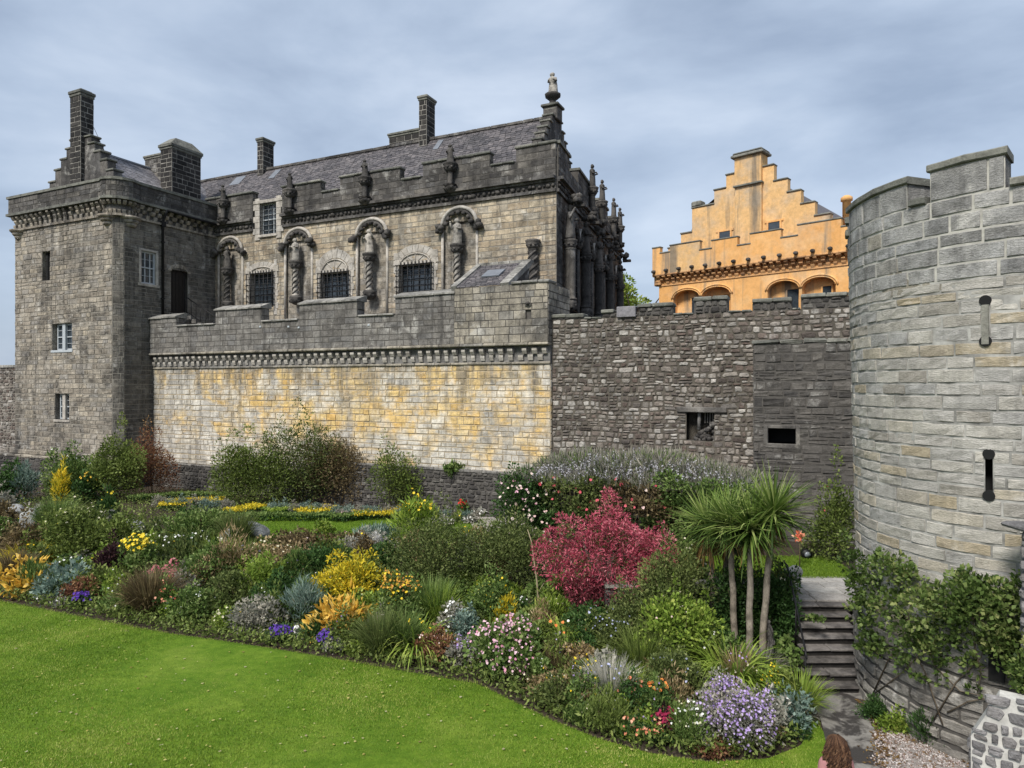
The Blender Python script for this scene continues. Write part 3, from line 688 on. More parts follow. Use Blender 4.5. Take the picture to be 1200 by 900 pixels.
for i, (a, b) in enumerate([(0, 2.2), (4.2, 8.4), (10.2, 13), (14.8, 18.6)]):
    masonry(mb, SE(.1), a, b, ZC, ZM, (.28, .34), (.4, .9), .012, .014, seed=92 + i)
    mb.slab([ex(a, -.3), ex(b, -.3), ex(b, .08), ex(a, .08)], ZC, ZM, 1); cop = MB(); cop.slab([ex(a - .05, -.36), ex(b + .05, -.36), ex(b + .05, .2), ex(a - .05, .2)], ZM, ZM + .13); cop.build('merlon_coping', S_COPED, pal)
mb.slab([ex(0, -.3), ex(18.6, -.3), ex(18.6, .08), ex(0, .08)], CT, ZC, 1)
mb.build('parapet', [S_DARK, MORT_D], pal)
# east front
mb = MB()
ewin = [(2.3, 3.9), (6.0, 7.6), (9.8, 11.4), (13.6, 15.2)]
eh = [(a, b, 9.4, 13.4) for a, b in ewin]
masonry(mb, SE(0), 0, 18.6, 8.2, CB, (.27, .36), (.4, .9), .012, .014, holes=eh, seed=95)
for a, b in ewin:
    mb.slab([ex(a - .2, -.5), ex(b + .2, -.5), ex(b + .2, -.4), ex(a - .2, -.4)], 9.3, 13.5, 2)
    for s in (a, b):
        mb.add([(*ex(s, 0), 9.4), (*ex(s, -.4), 9.4), (*ex(s, -.4), 13.4), (*ex(s, 0), 13.4)], [(0, 1, 2, 3)], 0)
mb.slab([ex(1.2, -.55), ex(18.6, -.55), ex(18.6, -8), ex(2.2, -8)], 8, 17, 1)
mb.build('east_wall', [S_DARK, MORT_D, DARK], pal)  # much darker than the south wall: this front's shade is put into the colour
for a, b in ewin:
    g = MB(); n = 5
    for i in range(n + 1): s = a + (b - a) * i / n; g.tube([(*ex(s, .1), 9.4), (*ex(s, .1), 13.3)], .03, 5)
    for i in range(12): z = 9.5 + i * .34; g.tube([(*ex(a - .1, .1), z), (*ex(b + .1, .1), z)], .025, 5)
    w = g.build('iron_cage', IRON, pal)
    g = MB()                                  # carved pediment and jamb shafts
    for s in (a - .25, b + .25): g.tube([(*ex(s, .08), 8.6), (*ex(s, .08), 13.5)], .12, 8)
    pts = [(*ex(a - .35 + (b - a + .7) * k / 10, .16), 13.6 + 1.1 * math.sin(math.pi * k / 10)) for k in range(11)]
    g.tube(pts, .13, 8)
    for p in pts[1:-1]: g.ball((p[0], p[1], p[2] - .16), .12, 1, 0, None, .3)
    g.build('window_hood', S_CARVED, pal)
# roof
mb = MB(); RY, RZ, EY, EZ = 8.0, 20.62, 4.65, 16.9
sv = Vector((0, RY - EY, RZ - EZ)); Lr = sv.length; sv.normalize(); nv = Vector((0, -sv.z, sv.y))
Sr2 = lambda a, z, d: (a, EY + sv.y * z + nv.y * d, EZ + sv.z * z + nv.z * d)
masonry(mb, Sr2, -30, -3.3, .0, Lr, (.2, .24), (.24, .4), .008, .022, seed=101, bev=.006, edge=.02)
mb.quad((-30, RY, RZ), (-3.3, RY, RZ), (-3.3, 12.2, 16.9), (-30, 12.2, 16.9), 1)
rf = mb.build('roof', [SLATE, SLATE_M], pal)
mb = MB(); mb.blocks(-30, -3.2, RY - .14, RY + .14, RZ - .05, RZ + .13, 30, 0, 0, .03, .006); mb.build('ridge', S_DARK, rf, off=OFF[pal.name])
mb = MB(); zz = 16.6                           # crow-stepped east gable
n = 9
for sgn in (-1, 1):
    for k in range(n):
        y0 = RY + sgn * (RY - EY - .1) * (n - k) / n; y1 = RY + sgn * (RY - EY - .1) * (n - k - 1) / n
        a, b = min(y0, y1), max(y0, y1); mb.box(-3.35, -2.85, a, b, 16.6, 17.0 + (RZ - 16.7) * (k + 1) / n, 0, None, .03, .01)
        mb.box(-3.42, -2.78, a - .04, b + .04, 17.0 + (RZ - 16.7) * (k + 1) / n, 17.1 + (RZ - 16.7) * (k + 1) / n, 1, None, .02)
mb.box(-3.5, -2.7, RY - .4, RY + .4, 20.4, 21.1, 0, None, .04); mb.box(-3.6, -2.6, RY - .5, RY + .5, 21.1, 21.24, 1, None, .03)
mb.build('crow_stepped_gable', [S_DARK, S_COPED], rf, off=OFF[pal.name])
o_ = OFF[pal.name]; OFF[rf.name] = o_
stack(rf, -11.3, -10.78, 7.6, 8.5, 19.6, 23.2, .35, seed=110)
stack(rf, -14.05, -11.75, 8.5, 9.6, 19.6, 21.75, .32, seed=115)
stack(rf, -24.0, -23.5, 7.6, 8.55, 19.4, 22.75, .35, seed=120)
for x, w in ((-25.6, .9), (-22.3, .5), (-9.9, .35)):
    mb = MB(); vs = [Sr2(u, z, d) for u in (x - w / 2, x + w / 2) for z in (Lr - 1.3, Lr - .3) for d in (.02, .05)]
    mb.add(vs, [(0, 1, 3, 2), (4, 6, 7, 5), (0, 4, 5, 1), (2, 3, 7, 6), (0, 2, 6, 4), (1, 5, 7, 3)], 0); mb.build('flashing', LEAD, rf, off=o_)
# niche hoods on the south wall: cusped arch, shafts and leafy bosses
def hood(F, parent, cx, y, name='niche_hood', hw=1.0, zs=14.45, ht=.85, zlow=10.2, off=None, T=None):
    g = MB()
    arc = [(cx + hw * math.cos(math.pi * k / 14), y - .1, zs + ht * math.sin(math.pi * k / 14)) for k in range(15)]
    g.tube(arc, .1, 7, 1)
    arc2 = [(cx + (hw - .2) * math.cos(math.pi * k / 14), y - .16, zs + (ht - .18) * math.sin(math.pi * k / 14)) for k in range(15)]
    g.tube(arc2, .07, 6, 0)
    for k in range(1, 14, 2):
        p = arc2[k]; g.ball((p[0] * .93 + cx * .07, y - .2, p[2] - .1), .13, 1, 0, None, .3); g.tube([(p[0], y - .12, p[2]), (cx + (p[0] - cx) * .75, y - .14, zs + (p[2] - zs) * .72)], [.09, .03], 5, 0)
    for sx in (-1, 1):
        x = cx + sx * (hw + .12)
        for q in range(7): g.ball((x + random.uniform(-.15, .15), y - .2 + random.uniform(-.12, .06), zs - .12 + random.uniform(-.16, .16)), random.uniform(.13, .2), 1, 0, None, .3)
        g.tube([(cx + sx * hw, y - .03, zlow), (cx + sx * hw, y - .03, zs)], .075, 8, 1)
    if T: g.v = [T(p) for p in g.v]
    return g.build(name, [S_CARVED, S_FRAME], parent)
for n in nich: hood(PF, pal, n, FY)
# carved bays along the east front
ET = lambda p: (*ex(p[0], -p[1]), p[2])
ebay = [1.3, 5.0, 8.7, 12.5, 16.6]
for s in ebay[1:]: hood(EF, pal, s, 0, hw=.7, zs=13.9, ht=.8, zlow=8.6, T=ET)

# ------------------------------------------------------------------ statues: figure, capital, twisted column, corbel
def statue(label, cat, loc, rz, h=1.35, w=.62, cap=True, col=(1.7, .2), corbel=.5, arm=0, twist=True, group=None, mats=None, name='wall_statue'):
    """loc is the foot of the corbel; heights build upward"""
    t = thing(name, label, cat, loc, rz, group); z = 0; mats = mats or (S_CARVE, S_CARVED)
    if corbel:
        g = MB(); g.lathe([(.06, 0), (.2, .08), (.34, .2), (.3, .3), (.36, .4), (.3, corbel)], 0, 0, 10, 0)
        for k in range(7): g.ball((.26 * math.cos(k * .9), .26 * math.sin(k * .9), .22 + .1 * (k % 2)), .12, 1, 0, None, .3)
        g.build('corbel', mats[1], t); z += corbel
    if col:
        g = MB(); nz = 22
        prof = [(col[1] * 1.3, z), (col[1] * 1.3, z + .08)] + [(col[1], z + .1 + (col[0] - .15) * k / nz) for k in range(nz + 1)] + [(col[1] * 1.25, z + col[0])]
        g.lathe(prof, 0, 0, 14, 0)
        if twist:
            for q in range(3): g.tube([(col[1] * 1.02 * math.cos(2.1 * q + v_ * .5), col[1] * 1.02 * math.sin(2.1 * q + v_ * .5), z + .12 + (col[0] - .2) * v_ / 20) for v_ in range(21)], col[1] * .3, 5, 1)
        g.build('column', [mats[0], S_CARVED], t); z += col[0]
    if cap:
        g = MB(); g.lathe([(.2, z), (.28, z + .1), (.3, z + .16), (.24, z + .2), (.36, z + .34), (.38, z + .42), (.3, z + .46)], 0, 0, 12, 0)
        for k in range(8): g.ball((.28 * math.cos(k * .785), .28 * math.sin(k * .785), z + .2), .08, 1, 0, None, .2)
        g.build('capital', mats[1], t); z += .45
    if h:
        g = MB(); figure_mesh(g, h, w, arm, 0, 0, 0, z); g.build('figure', mats[0], t)
    return t
desc = [('blackened statue on a twisted column in the niche beside the left tower', .8, (S_CARVED, S_CARVED)),
        ('grey robed statue on a twisted column between the two left caged windows', 0, None),
        ('pale statue with raised arm on a twisted column right of the middle caged window', 1, None),
        ('large weathered statue on a twisted column above the slate guard house roof', -1, None)]
for n, (lb, arm, mm), dz in zip(nich, desc, (0, 0, 0, .0)):
    X, Y, _ = PF.world(n, FY - .28); statue(lb, 'statue', (X, Y, 10.9), PF.a, 1.3, .62, arm=arm, mats=mm, col=(1.55, .15), corbel=.5, group='statues in the palace niches')
X, Y, _ = PF.world(-2.5, FY - .24); statue('twisted stone half column without a statue, right of the slate roof', 'column', (X, Y, 10.9), PF.a, 0, col=(1.9, .2), corbel=0, mats=(S_CARVED, S_CARVED), name='twisted_column')
for n, lb, a in ((-22.9, 'small mossy statue on the parapet nearest the left tower', 0), (-17.6, 'small dark statue on the parapet right of the dormer window', 1), (-12.3, 'slim statue on the parapet above the middle niche', 0), (-7.0, 'small statue with raised arm on the parapet below the tall ridge chimney', 1)):
    X, Y, _ = PF.world(n, FY - .32); statue(lb, 'statue', (X, Y, 16.02), PF.a, .95, .46, cap=True, col=(.75, .13), corbel=.3, arm=a, twist=False, mats=(S_CARVED, S_CARVED), name='parapet_statue', group='statues along the palace parapet')
X, Y, _ = PF.world(-3.1, RY); g = None
fi = thing('roof_finial', 'carved stone finial figure on top of the east gable', 'finial', (X, Y, 21.24), PF.a)
g = MB(); g.lathe([(.34, 0), (.2, .06), (.18, .3), (.26, .36), (.42, .5), (.44, .62), (.25, .66)], 0, 0, 10); g.build('pedestal', S_CARVED, fi)
g = MB(); figure_mesh(g, 1.15, .6, 0, 0, 0, 0, .64); g.build('figure', S_CARVE, fi)
# east front statues
ea = EF.a
for i, (s, lb) in enumerate(zip(ebay, ['dark statue on a panelled shaft at the palace corner', 'sooty statue, second along the shadowed east front', 'sooty statue, third along the shadowed east front', 'sooty statue, fourth along the shadowed east front', 'farthest statue at the end of the shadowed east front'])):
    X, Y, _ = EF.world(s, -.35); t = statue(lb, 'statue', (X, Y, 9.9), ea, 1.7, .8, arm=(i % 3) - 1, col=(2.5, .26), corbel=.6, twist=False, mats=(S_CARVED, S_CARVED) if i else (S_DARK, S_CARVED), name='wall_statue', group='statues on the east front')
    g = MB()                                  # canopy over the figure
    for q in range(8): g.ball((random.uniform(-.4, .4), random.uniform(-.5, .1), 5.35 + random.uniform(0, .35)), .18, 1, 0, None, .3)
    g.box(-.16, .16, -.75, -.2, 5.1, 5.25); g.build('canopy', S_CARVED, t)
for s, lb in ((6.98, 'pointed parapet statue nearest the corner of the east front'), (10.0, 'second pointed parapet statue along the east front'), (14.2, 'third pointed parapet statue along the east front'), (16.8, 'last and smallest-looking parapet statue on the east front')):
    X, Y, _ = EF.world(s, -.3); statue(lb, 'statue', (X, Y, 16.0), ea, 1.3, .62, col=(.8, .17), corbel=.35, twist=False, mats=(S_CARVED, S_CARVED), name='parapet_statue', group='statues along the east parapet')
# ================================================================== square tower on the left
TX0, TX1, TY0, TY1 = -33.15, -23.93, -2.1, 7.5
lt = PF.thing('square_tower', 'tall square stone tower with corbelled parapet at the left end', 'tower', (-28.5, 2, 0))
ZCB, ZPB, ZPT = 15.4, 16.25, 17.36
fwin = [(-29.55, -27.75, 8.3, 9.8), (-29.3, -28.0, 4.4, 5.85)]; slit = (-30.5, -29.75, 12.3, 13.95)
swin = (-.72, .18, 11.95, 13.75); door = (1.12, 2.22, 10.5, 13.0)
cut = .38
mb = MB()
masonry(mb, flat((0, TY0, 0)), TX0, TX1 - cut, 2.6, ZCB, (.2, .32), (.3, .85), .014, .022, holes=[w for w in fwin] + [slit], seed=130, rough=.011, edge=.02)
c7 = .7071
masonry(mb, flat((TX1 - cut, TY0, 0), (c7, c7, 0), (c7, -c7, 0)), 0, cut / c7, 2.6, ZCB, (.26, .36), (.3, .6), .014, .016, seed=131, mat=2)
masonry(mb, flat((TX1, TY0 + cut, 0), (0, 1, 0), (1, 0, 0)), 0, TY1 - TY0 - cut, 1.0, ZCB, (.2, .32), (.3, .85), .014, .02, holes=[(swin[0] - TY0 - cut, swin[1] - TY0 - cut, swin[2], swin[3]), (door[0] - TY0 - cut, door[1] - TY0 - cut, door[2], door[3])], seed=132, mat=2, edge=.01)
masonry(mb, flat((TX0, TY1, 0), (0, -1, 0), (-1, 0, 0)), 0, TY1 - TY0, 1.0, ZCB, (.3, .36), (.5, .95), .014, .018, seed=133)
mb.slab([(TX0 + .4, TY0 + .4), (TX1 - .5, TY0 + .4), (TX1 - .4, TY0 + .5), (TX1 - .4, TY1), (TX0 + .4, TY1)], 0, 16.2, 1)
for a, b, c, d in fwin + [slit]:
    reveal(mb, a, b, c, d, TY0, TY0 + .38, 0)
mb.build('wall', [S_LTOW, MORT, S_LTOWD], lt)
mb = MB()
rubble(mb, flat((0, TY0 - .4, 0)), -36, TX1, -.2, 2.2, (.16, .3), (.25, .6), .03, .05, seed=135); mb.blocks(-36, TX1 + .1, TY0 - .46, TY0 + .02, 2.2, 2.34, 14, 0, 2, .03, .02); mb.blocks(TX0 - .15, TX1 + .1, TY0 - .22, TY0 + .02, 2.34, 2.6, 12, 0, 2, .04, .01)
rubble(mb, flat((TX1 + .1, TY0 - .4, 0), (0, 1, 0), (1, 0, 0)), 0, 2.4, -.2, 2.2, (.16, .3), (.25, .6), .03, .05, seed=136)
mb.build('plinth', [S_RUBD, MORT_D, S_LTOW], lt)
for a, b, c, d in fwin:
    w = sash(lt, a + .12, b - .12, c + .02, d - .02, TY0 + .2, 2, 4, name='window', frame=.08)
    g = MB(); x = .5 * (a + b); g.box(x - .13, x + .13, TY0 + .08, TY0 + .26, c, d, 0, None, .02); g.box(a - .08, b + .08, TY0 - .06, TY0 + .2, c - .14, c, 0, None, .02)
    g.build('mullion', S_FRAME if d < 7 else WHITE, w, off=OFF[lt.name])
a, b, c, d = slit
g = MB(); g.box(a + .25, b - .1, TY0 + .2, TY0 + .3, c, d); g.box(a + .1, a + .25, TY0 + .15, TY0 + .3, c, d, 0); g.build('slit_window', DARK, lt)
XT = lambda p: (TX1 - p[1], p[0], p[2])       # maps (along, depth, z) onto the side face
sw_ = sash(lt, swin[0], swin[1], swin[2], swin[3], .1, 3, 4, T=XT, name='window', frame=.09)
g = MB(); a, b, c, d = swin
for p, q, r, s in ((a - .13, a, c - .1, d + .1), (b, b + .13, c - .1, d + .1), (a - .13, b + .13, d, d + .12), (a - .2, b + .2, c - .14, c)): g.box(p, q, -.04, .1, r, s, 0, None, .01)
g.v = [XT(p) for p in g.v]; g.build('surround', S_FRAME, sw_, off=OFF[lt.name])
g = MB(); a, b, c, d = door; g.box(a, b, .2, .28, c, d - .1)
for k in range(5): g.box(a + (b - a) * (k + .06) / 5, a + (b - a) * (k + .94) / 5, .18, .21, c, d - .1)
for k in range(8):
    t0, t1 = a + (b - a) * k / 8, a + (b - a) * (k + 1) / 8
    f0, f1 = (math.sin(math.pi * (k + j) / 8) * .22 for j in (0, 1)); g.add([(t0, .2, d - .1), (t1, .2, d - .1), (t1, .2, d - .1 + f1), (t0, .2, d - .1 + f0)], [(0, 1, 2, 3)])
g.v = [XT(p) for p in g.v]; dd = g.build('door', DOORW, lt)
g = MB()
for k in range(8):
    t0, t1 = math.pi * (k + .04) / 8, math.pi * (k + .96) / 8; cx, hw = .5 * (a + b), .5 * (b - a)
    poly = [(cx + hw * q * math.cos(t), d - .1 + hw * (.42 + (q - 1) * 1.0) * math.sin(t)) for t, q in ((t0, 1.), (t0, 1.4), (t1, 1.4), (t1, 1.))]; g.prism(poly, -.045, .02)
g.v = [XT(p) for p in g.v]; g.build('door_arch', S_LTOW, dd, off=OFF[lt.name])
g = MB(); g.tube([(TX1 + .09, .54, 10.3), (TX1 + .09, .54, 15.6), (TX1 + .32, .54, 16.0), (TX1 + .38, .6, 16.2)], .07, 8)
g.tube([(TX1 + .45, .6, 16.2), (TX1 + .45, 6.0, 16.05)], .08, 8); g.box(TX1 + .01, TX1 + .2, .42, .66, 15.3, 15.6)
for z in (11.2, 12.8, 14.4): g.box(TX1, TX1 + .18, .45, .63, z, z + .06)
g.build('drainpipe', IRON, lt)
# corbelled parapet with a rounded corner
mb = MB(); OUT = .24; RC = 1.15
def parpath(o):
    """plan line of the parapet's outer face at offset o: west return, front, rounded corner, side"""
    cx, cy = TX1 - .45 - .2, TY0 + .45 + .2; r = .65 + .15 + o
    p = [(TX0 - o, TY1), (TX0 - o, TY0 - o), (cx - .35, TY0 - o)]
    p += [(cx + r * math.cos(a), cy + r * math.sin(a)) for a in [R(-90 + 15 * k) for k in range(0, 7)]]
    p += [(TX1 + o, cy + .5), (TX1 + o, TY1)]
    return p
def along(path):
    ln = [0]
    for a, b in zip(path, path[1:]): ln.append(ln[-1] + math.hypot(b[0] - a[0], b[1] - a[1]))
    def S(u, z, d):
        i = max(0, min(len(path) - 2, next((k for k in range(len(ln) - 1) if u <= ln[k + 1] + 1e-9), len(path) - 2)))
        a, b = path[i], path[i + 1]; l = ln[i + 1] - ln[i] or 1; t = (u - ln[i]) / l; ux, uy = (b[0] - a[0]) / l, (b[1] - a[1]) / l
        return (a[0] + ux * (u - ln[i]) + uy * d, a[1] + uy * (u - ln[i]) - ux * d, z)
    return S, ln
pp = parpath(OUT); S, ln = along(pp)
for i in range(len(pp) - 1): masonry(mb, S, ln[i] + .001, ln[i + 1] - .001, ZPB + .12, ZPT - .12, (.28, .36), (.4, .9), .014, .018, seed=140 + i)
inner = parpath(-.1)
for (a, b), (c, d) in zip(zip(pp, pp[1:]), zip(inner, inner[1:])):
    mb.slab([(a[0] * .97 + c[0] * .03, a[1] * .97 + c[1] * .03), (b[0] * .97 + d[0] * .03, b[1] * .97 + d[1] * .03), d, c], ZPB, ZPT - .13, 1)
o1 = parpath(OUT + .08)
for (a, b), (c, d) in zip(zip(o1, o1[1:]), zip(inner, inner[1:])):
    mb.slab([a, b, d, c], ZPT - .12, ZPT + .02, 2); 
o2 = parpath(OUT + .1)
for (a, b), (c, d) in zip(zip(o2, o2[1:]), zip(inner, inner[1:])): mb.slab([a, b, d, c], ZPB - .02, ZPB + .12, 2)
mb.build('parapet', [S_DARK, MORT_D, S_COPED], lt)
mb = MB()
b0 = parpath(.02); 
for (a, b) in zip(b0, b0[1:]):
    l = math.hypot(b[0] - a[0], b[1] - a[1]); u = ((b[0] - a[0]) / l, (b[1] - a[1]) / l); corbel_row(mb, a, u, (u[1], -u[0]), l + .05, ZCB + .12, .46 if l > 1 else .24, 3, .24 if l > 1 else .16, .21, .082, 0)
    b_ = (a[0] + u[1] * .1, a[1] - u[0] * .1); mb.slab([a, b, (b[0] + u[1] * .1, b[1] - u[0] * .1), b_][::-1], ZCB - .02, ZCB + .1, 0)
mb.slab(parpath(0.0)[1:] + [(TX0, TY1)], ZCB, ZPB - .02, 1)
for k, (r, z) in enumerate(((.3, ZCB - .5), (.42, ZCB - .32), (.55, ZCB - .15))):   # corner corbel rings
    for cx, cy in ((TX1 - .75, TY0 + .06), (TX1 - .06, TY0 + .8), (TX0 + .35, TY0 + .1)): mb.lathe([(r * .8, z), (r, z + .1), (r, z + .17)], cx, cy, 14, 0)
mb.build('corbel_table', [S_LTOW, S_DARK], lt)
# crow-stepped gable, slate roof and chimneys
mb = MB(); gy0, gy1 = -1.1, -.55; gx = -28.65
lx = [-31.6, -31.05, -30.5, -30.0, -29.6]; rx = [-25.75, -26.3, -26.85, -27.4, -27.75]; zt = [18.3, 18.95, 19.5, 20.05, 20.5]
for x, z in zip(lx, zt): mb.box(x, gx, gy0, gy1, 16.3, z, 0, None, .04, .01); mb.box(x - .06, x + .62, gy0 - .06, gy1 + .06, z, z + .12, 1, None, .03, .01); gy0 += .004; gy1 += .004
gy0, gy1 = -1.09, -.53
for x, z in zip(rx, zt): mb.box(gx, x, gy0, gy1, 16.3, z, 0, None, .04, .01); mb.box(x - .62, x + .06, gy0 - .06, gy1 + .06, z + .003, z + .123, 1, None, .03, .01); gy0 += .004; gy1 += .004
mb.build('crow_stepped_gable', [S_DARK, S_COPED], lt)
mb = MB(); sv = Vector((gx - (-25.2), 0, 20.0 - 17.0)); Lq = sv.length; sv.normalize(); nv = Vector((-sv.z, 0, sv.x)) * -1
if nv.z < 0: nv = -nv
Sl = lambda a, z, d: (-25.2 + sv.x * z + nv.x * d, -.55 + a, 17.0 + sv.z * z + nv.z * d)
masonry(mb, Sl, 0, 7.6, 0, Lq, (.2, .24), (.24, .4), .008, .022, seed=150, bev=.006, edge=.02)
mb.quad((gx, -.55, 20.0), (gx, 7, 20.0), (-32, 7, 17), (-32, -.55, 17), 1); mb.box(-32, -25.2, -.5, 7, 16.2, 17.02, 1)
rfl = mb.build('roof', [SLATE_L, SLATE_M], lt); OFF[rfl.name] = OFF[lt.name]
mb = MB(); mb.tube([(gx, -.5, 20.05), (gx, 7, 20.05)], .1, 8); mb.build('ridge', LEAD, rfl)
stack(rfl, -29.25, -28.3, -1.3, -.55, 17.2, 23.3, .42, seed=155, over=.09)
stack(rfl, -27.0, -26.0, 2.77, 4.85, 16.4, 21.15, .35, seed=160, over=.12, hip=True)
stack(rfl, -29.1, -27.02, 3.25, 4.6, 16.4, 20.95, .32, seed=165, over=.1, mat=S_DARK)
g = MB()
g.tube([(-28.4, -.8, 21.9), (-26.6, -.3, 18.2)], .014, 4); g.tube([(-28.4, -.8, 20.4), (-27.5, -.5, 19.2)], .014, 4); g.build('chimney_stay', IRON, lt)
# iron stair and rail by the tower door
rl = PF.thing('stair_railing', 'black iron stair railing leading down from the tower door', 'railing', (-22.6, 2.2, 8.25))
g = MB()
p0, p1 = Vector((-23.6, 1.9, 10.5)), Vector((-20.6, 2.6, 8.6))
for k in range(11):
    p = p0.lerp(p1, k / 10); g.tube([p, p + Vector((0, 0, .95))], .018, 5)
g.tube([p0 + Vector((0, 0, .95)), p1 + Vector((0, 0, .95))], .03, 6); g.tube([p0 + Vector((0, 0, .12)), p1 + Vector((0, 0, .12))], .02, 6)
g.tube([p1 + Vector((0, 0, .95)), p1 + Vector((1.2, 0, .95))], .03, 6)
for k in range(1, 5): p = p1 + Vector((.3 * k, 0, -.3)); g.tube([p, p + Vector((0, 0, 1.25))], .018, 5)
g.build('rails', IRON, rl)
g = MB()
for k in range(9): p = p0.lerp(p1, (k + .5) / 9); g.box(p.x - .18, p.x + .18, p.y - .05, p.y + 1.0, p.z - .24, p.z - .02)
g.build('stair_tread', S_PARA, rl)

# far wall left of the tower
fw = PF.thing('side_wall', 'dark rubble wall disappearing left behind the square tower', 'wall', (-36, 1, 0))
mb = MB(); rubble(mb, flat((0, 1, 0)), -42, TX0, 0, 7.5, (.16, .3), (.25, .55), .035, .05, seed=170); mb.box(-42, TX0, 1.02, 1.6, 0, 7.5, 1)
mb.build('wall_face', [S_RUB, MORT], fw); mb = MB(); mb.blocks(-42, TX0, .9, 1.7, 7.5, 7.68, 10); mb.build('coping', S_COPE, fw)

# ================================================================== rubble curtain wall with battlement
cw = PF.thing('curtain_wall', 'battlemented curtain wall of rough brown rubble right of the ochre wall', 'wall', (5.5, .3, 0))
CX1 = 12.3; opn = (5.4, 6.4, 4.3, 5.35)
mb = MB()
rubble(mb, flat((0, .15, 0)), 0.02, CX1, -.2, 9.0, (.1, .27), (.13, .42), .03, .036, holes=[opn], seed=180, wob=.02)
mb.box(0.1, CX1, .6, 1.4, 0, 8.98, 1); mb.box(.1, opn[0], .2, .6, 0, 8.98, 1); mb.box(opn[1], CX1, .2, .6, 0, 8.98, 1); mb.box(opn[0], opn[1], .2, .6, opn[3], 8.98, 1)
mb.build('rubble_face', [S_RUB, MORT_C], cw)
cm = [(.02, 1.35, 9.2), (2.15, 3.55, 9.3), (3.6, 4.88, 9.45), (5.7, 6.85, 9.6), (7.75, 9.0, 9.42), (9.35, CX1, 9.5)]
mb = MB(); cp = MB()
for i, (a, b, z) in enumerate(cm):
    rubble(mb, flat((0, .15, 0)), a, b, 9.0, z - .12, (.15, .27), (.2, .42), .03, .045, seed=190 + i); mb.box(a, b, .18, .62, 8.9, z - .12, 1)
    for x, n_ in ((a, -1), (b, 1)): mb.box(x - .03, x + .03, .2, .6, 9.0, z - .12, 0, None, .02)
    if i != 1: cp.blocks(a - .04, b + .04, .06, .7, z - .12, z + .02, max(2, round((b - a) / .7)), 0, 0, .03, .015)
for (_, a, _), (b, _, _) in zip(cm, cm[1:]):
    if b - a > .2: cp.blocks(a + .04, b - .04, .08, .68, 8.98, 9.06, 2, 0, 0, .03, .012)
mb.build('battlement', [S_RUBD, MORT_D], cw); cp.build('coping', S_COPED, cw)
mb = MB(); mb.blocks(2.1, 2.62, .05, .7, 9.18, 9.32, 1, 0, 0, .03); mb.box(2.75, 3.5, .02, .7, 8.98, 9.4, 1, None, .02); mb.build('slate_weathering', [S_COPED, SLATE_L], cw)
mb = MB(); a, b, c, d = opn
mb.box(a - .35, b + .45, .04, .5, d, d + .2, 0, None, .03, .01); reveal(mb, a, b, c, d, .15, .62, 1)
mb.quad((a, .6, c), (b, .6, c), (b, .6, d), (a, .6, d), 2)
mb.tube([(a + .45, .3, d), (a + .43, .3, c + .4)], .07, 6, 0)
rd = random.Random(5)
for k in range(70):                           # fallen rubble blocking the lower right of the opening
    x = rd.uniform(a + .35, b + .1); z = rd.uniform(c, c + .95 * (x - a - .2) / (b - a)); mb.ball((x, .22 + rd.uniform(0, .15), z), rd.uniform(.06, .12), 1, 1, None, .3)
for k in range(6): mb.box(a + .62 + k * .09, a + .65 + k * .09, .4, .43, d - .4, d)
mb.build('blocked_opening', [S_PARA, S_RUBD, DARK], cw)

# projecting dark block with its little recess
bk = PF.thing('stone_buttress', 'dark square stone buttress with a small rectangular recess beside the round tower', 'buttress', (9.5, -.4, 0))
mb = MB(); BX0, BX1, BY = 7.87, 11.6, -1.0; rec = (8.33, 9.2, 4.4, 4.9)
masonry(mb, flat((0, BY, 0)), BX0, BX1, -.2, 7.75, (.12, .34), (.22, .7), .018, .022, holes=[rec], seed=200, rough=.02, edge=.03, bev=.018)
masonry(mb, flat((BX0, .2, 0), (0, -1, 0), (-1, 0, 0)), 0, 1.2, -.2, 7.75, (.14, .26), (.3, .7), .018, .025, seed=201, rough=.012)
mb.box(BX0 + .02, rec[0], BY + .03, .1, -.2, 7.74, 1); mb.box(rec[1], BX1, BY + .03, .1, -.2, 7.74, 1); mb.box(rec[0], rec[1], BY + .03, .1, -.2, rec[2], 1); mb.box(rec[0], rec[1], BY + .03, .1, rec[3], 7.74, 1)
mb.build('wall_face', [S_BLOCK, MORT_D], bk)
mb = MB(); mb.blocks(BX0 - .05, BX1, BY - .06, .1, 7.75, 7.9, 5, 0, 0, .04, .03); mb.build('coping', S_COPED, bk)
mb = MB(); reveal(mb, *rec, BY, BY + .7, 0); a, b, c, d = rec
for p, q, r, s in ((a - .14, a, c - .05, d + .12), (b, b + .14, c - .05, d + .12), (a, b, d, d + .12), (a - .1, b + .1, c - .16, c)): mb.box(p, q, BY - .035, BY + .2, r, s, 0, None, .02)
mb.quad((a, BY + .6, c), (b, BY + .6, c), (b, BY + .6, d), (a, BY + .6, d), 1); mb.build('recess', [S_PARA, DARK], bk)

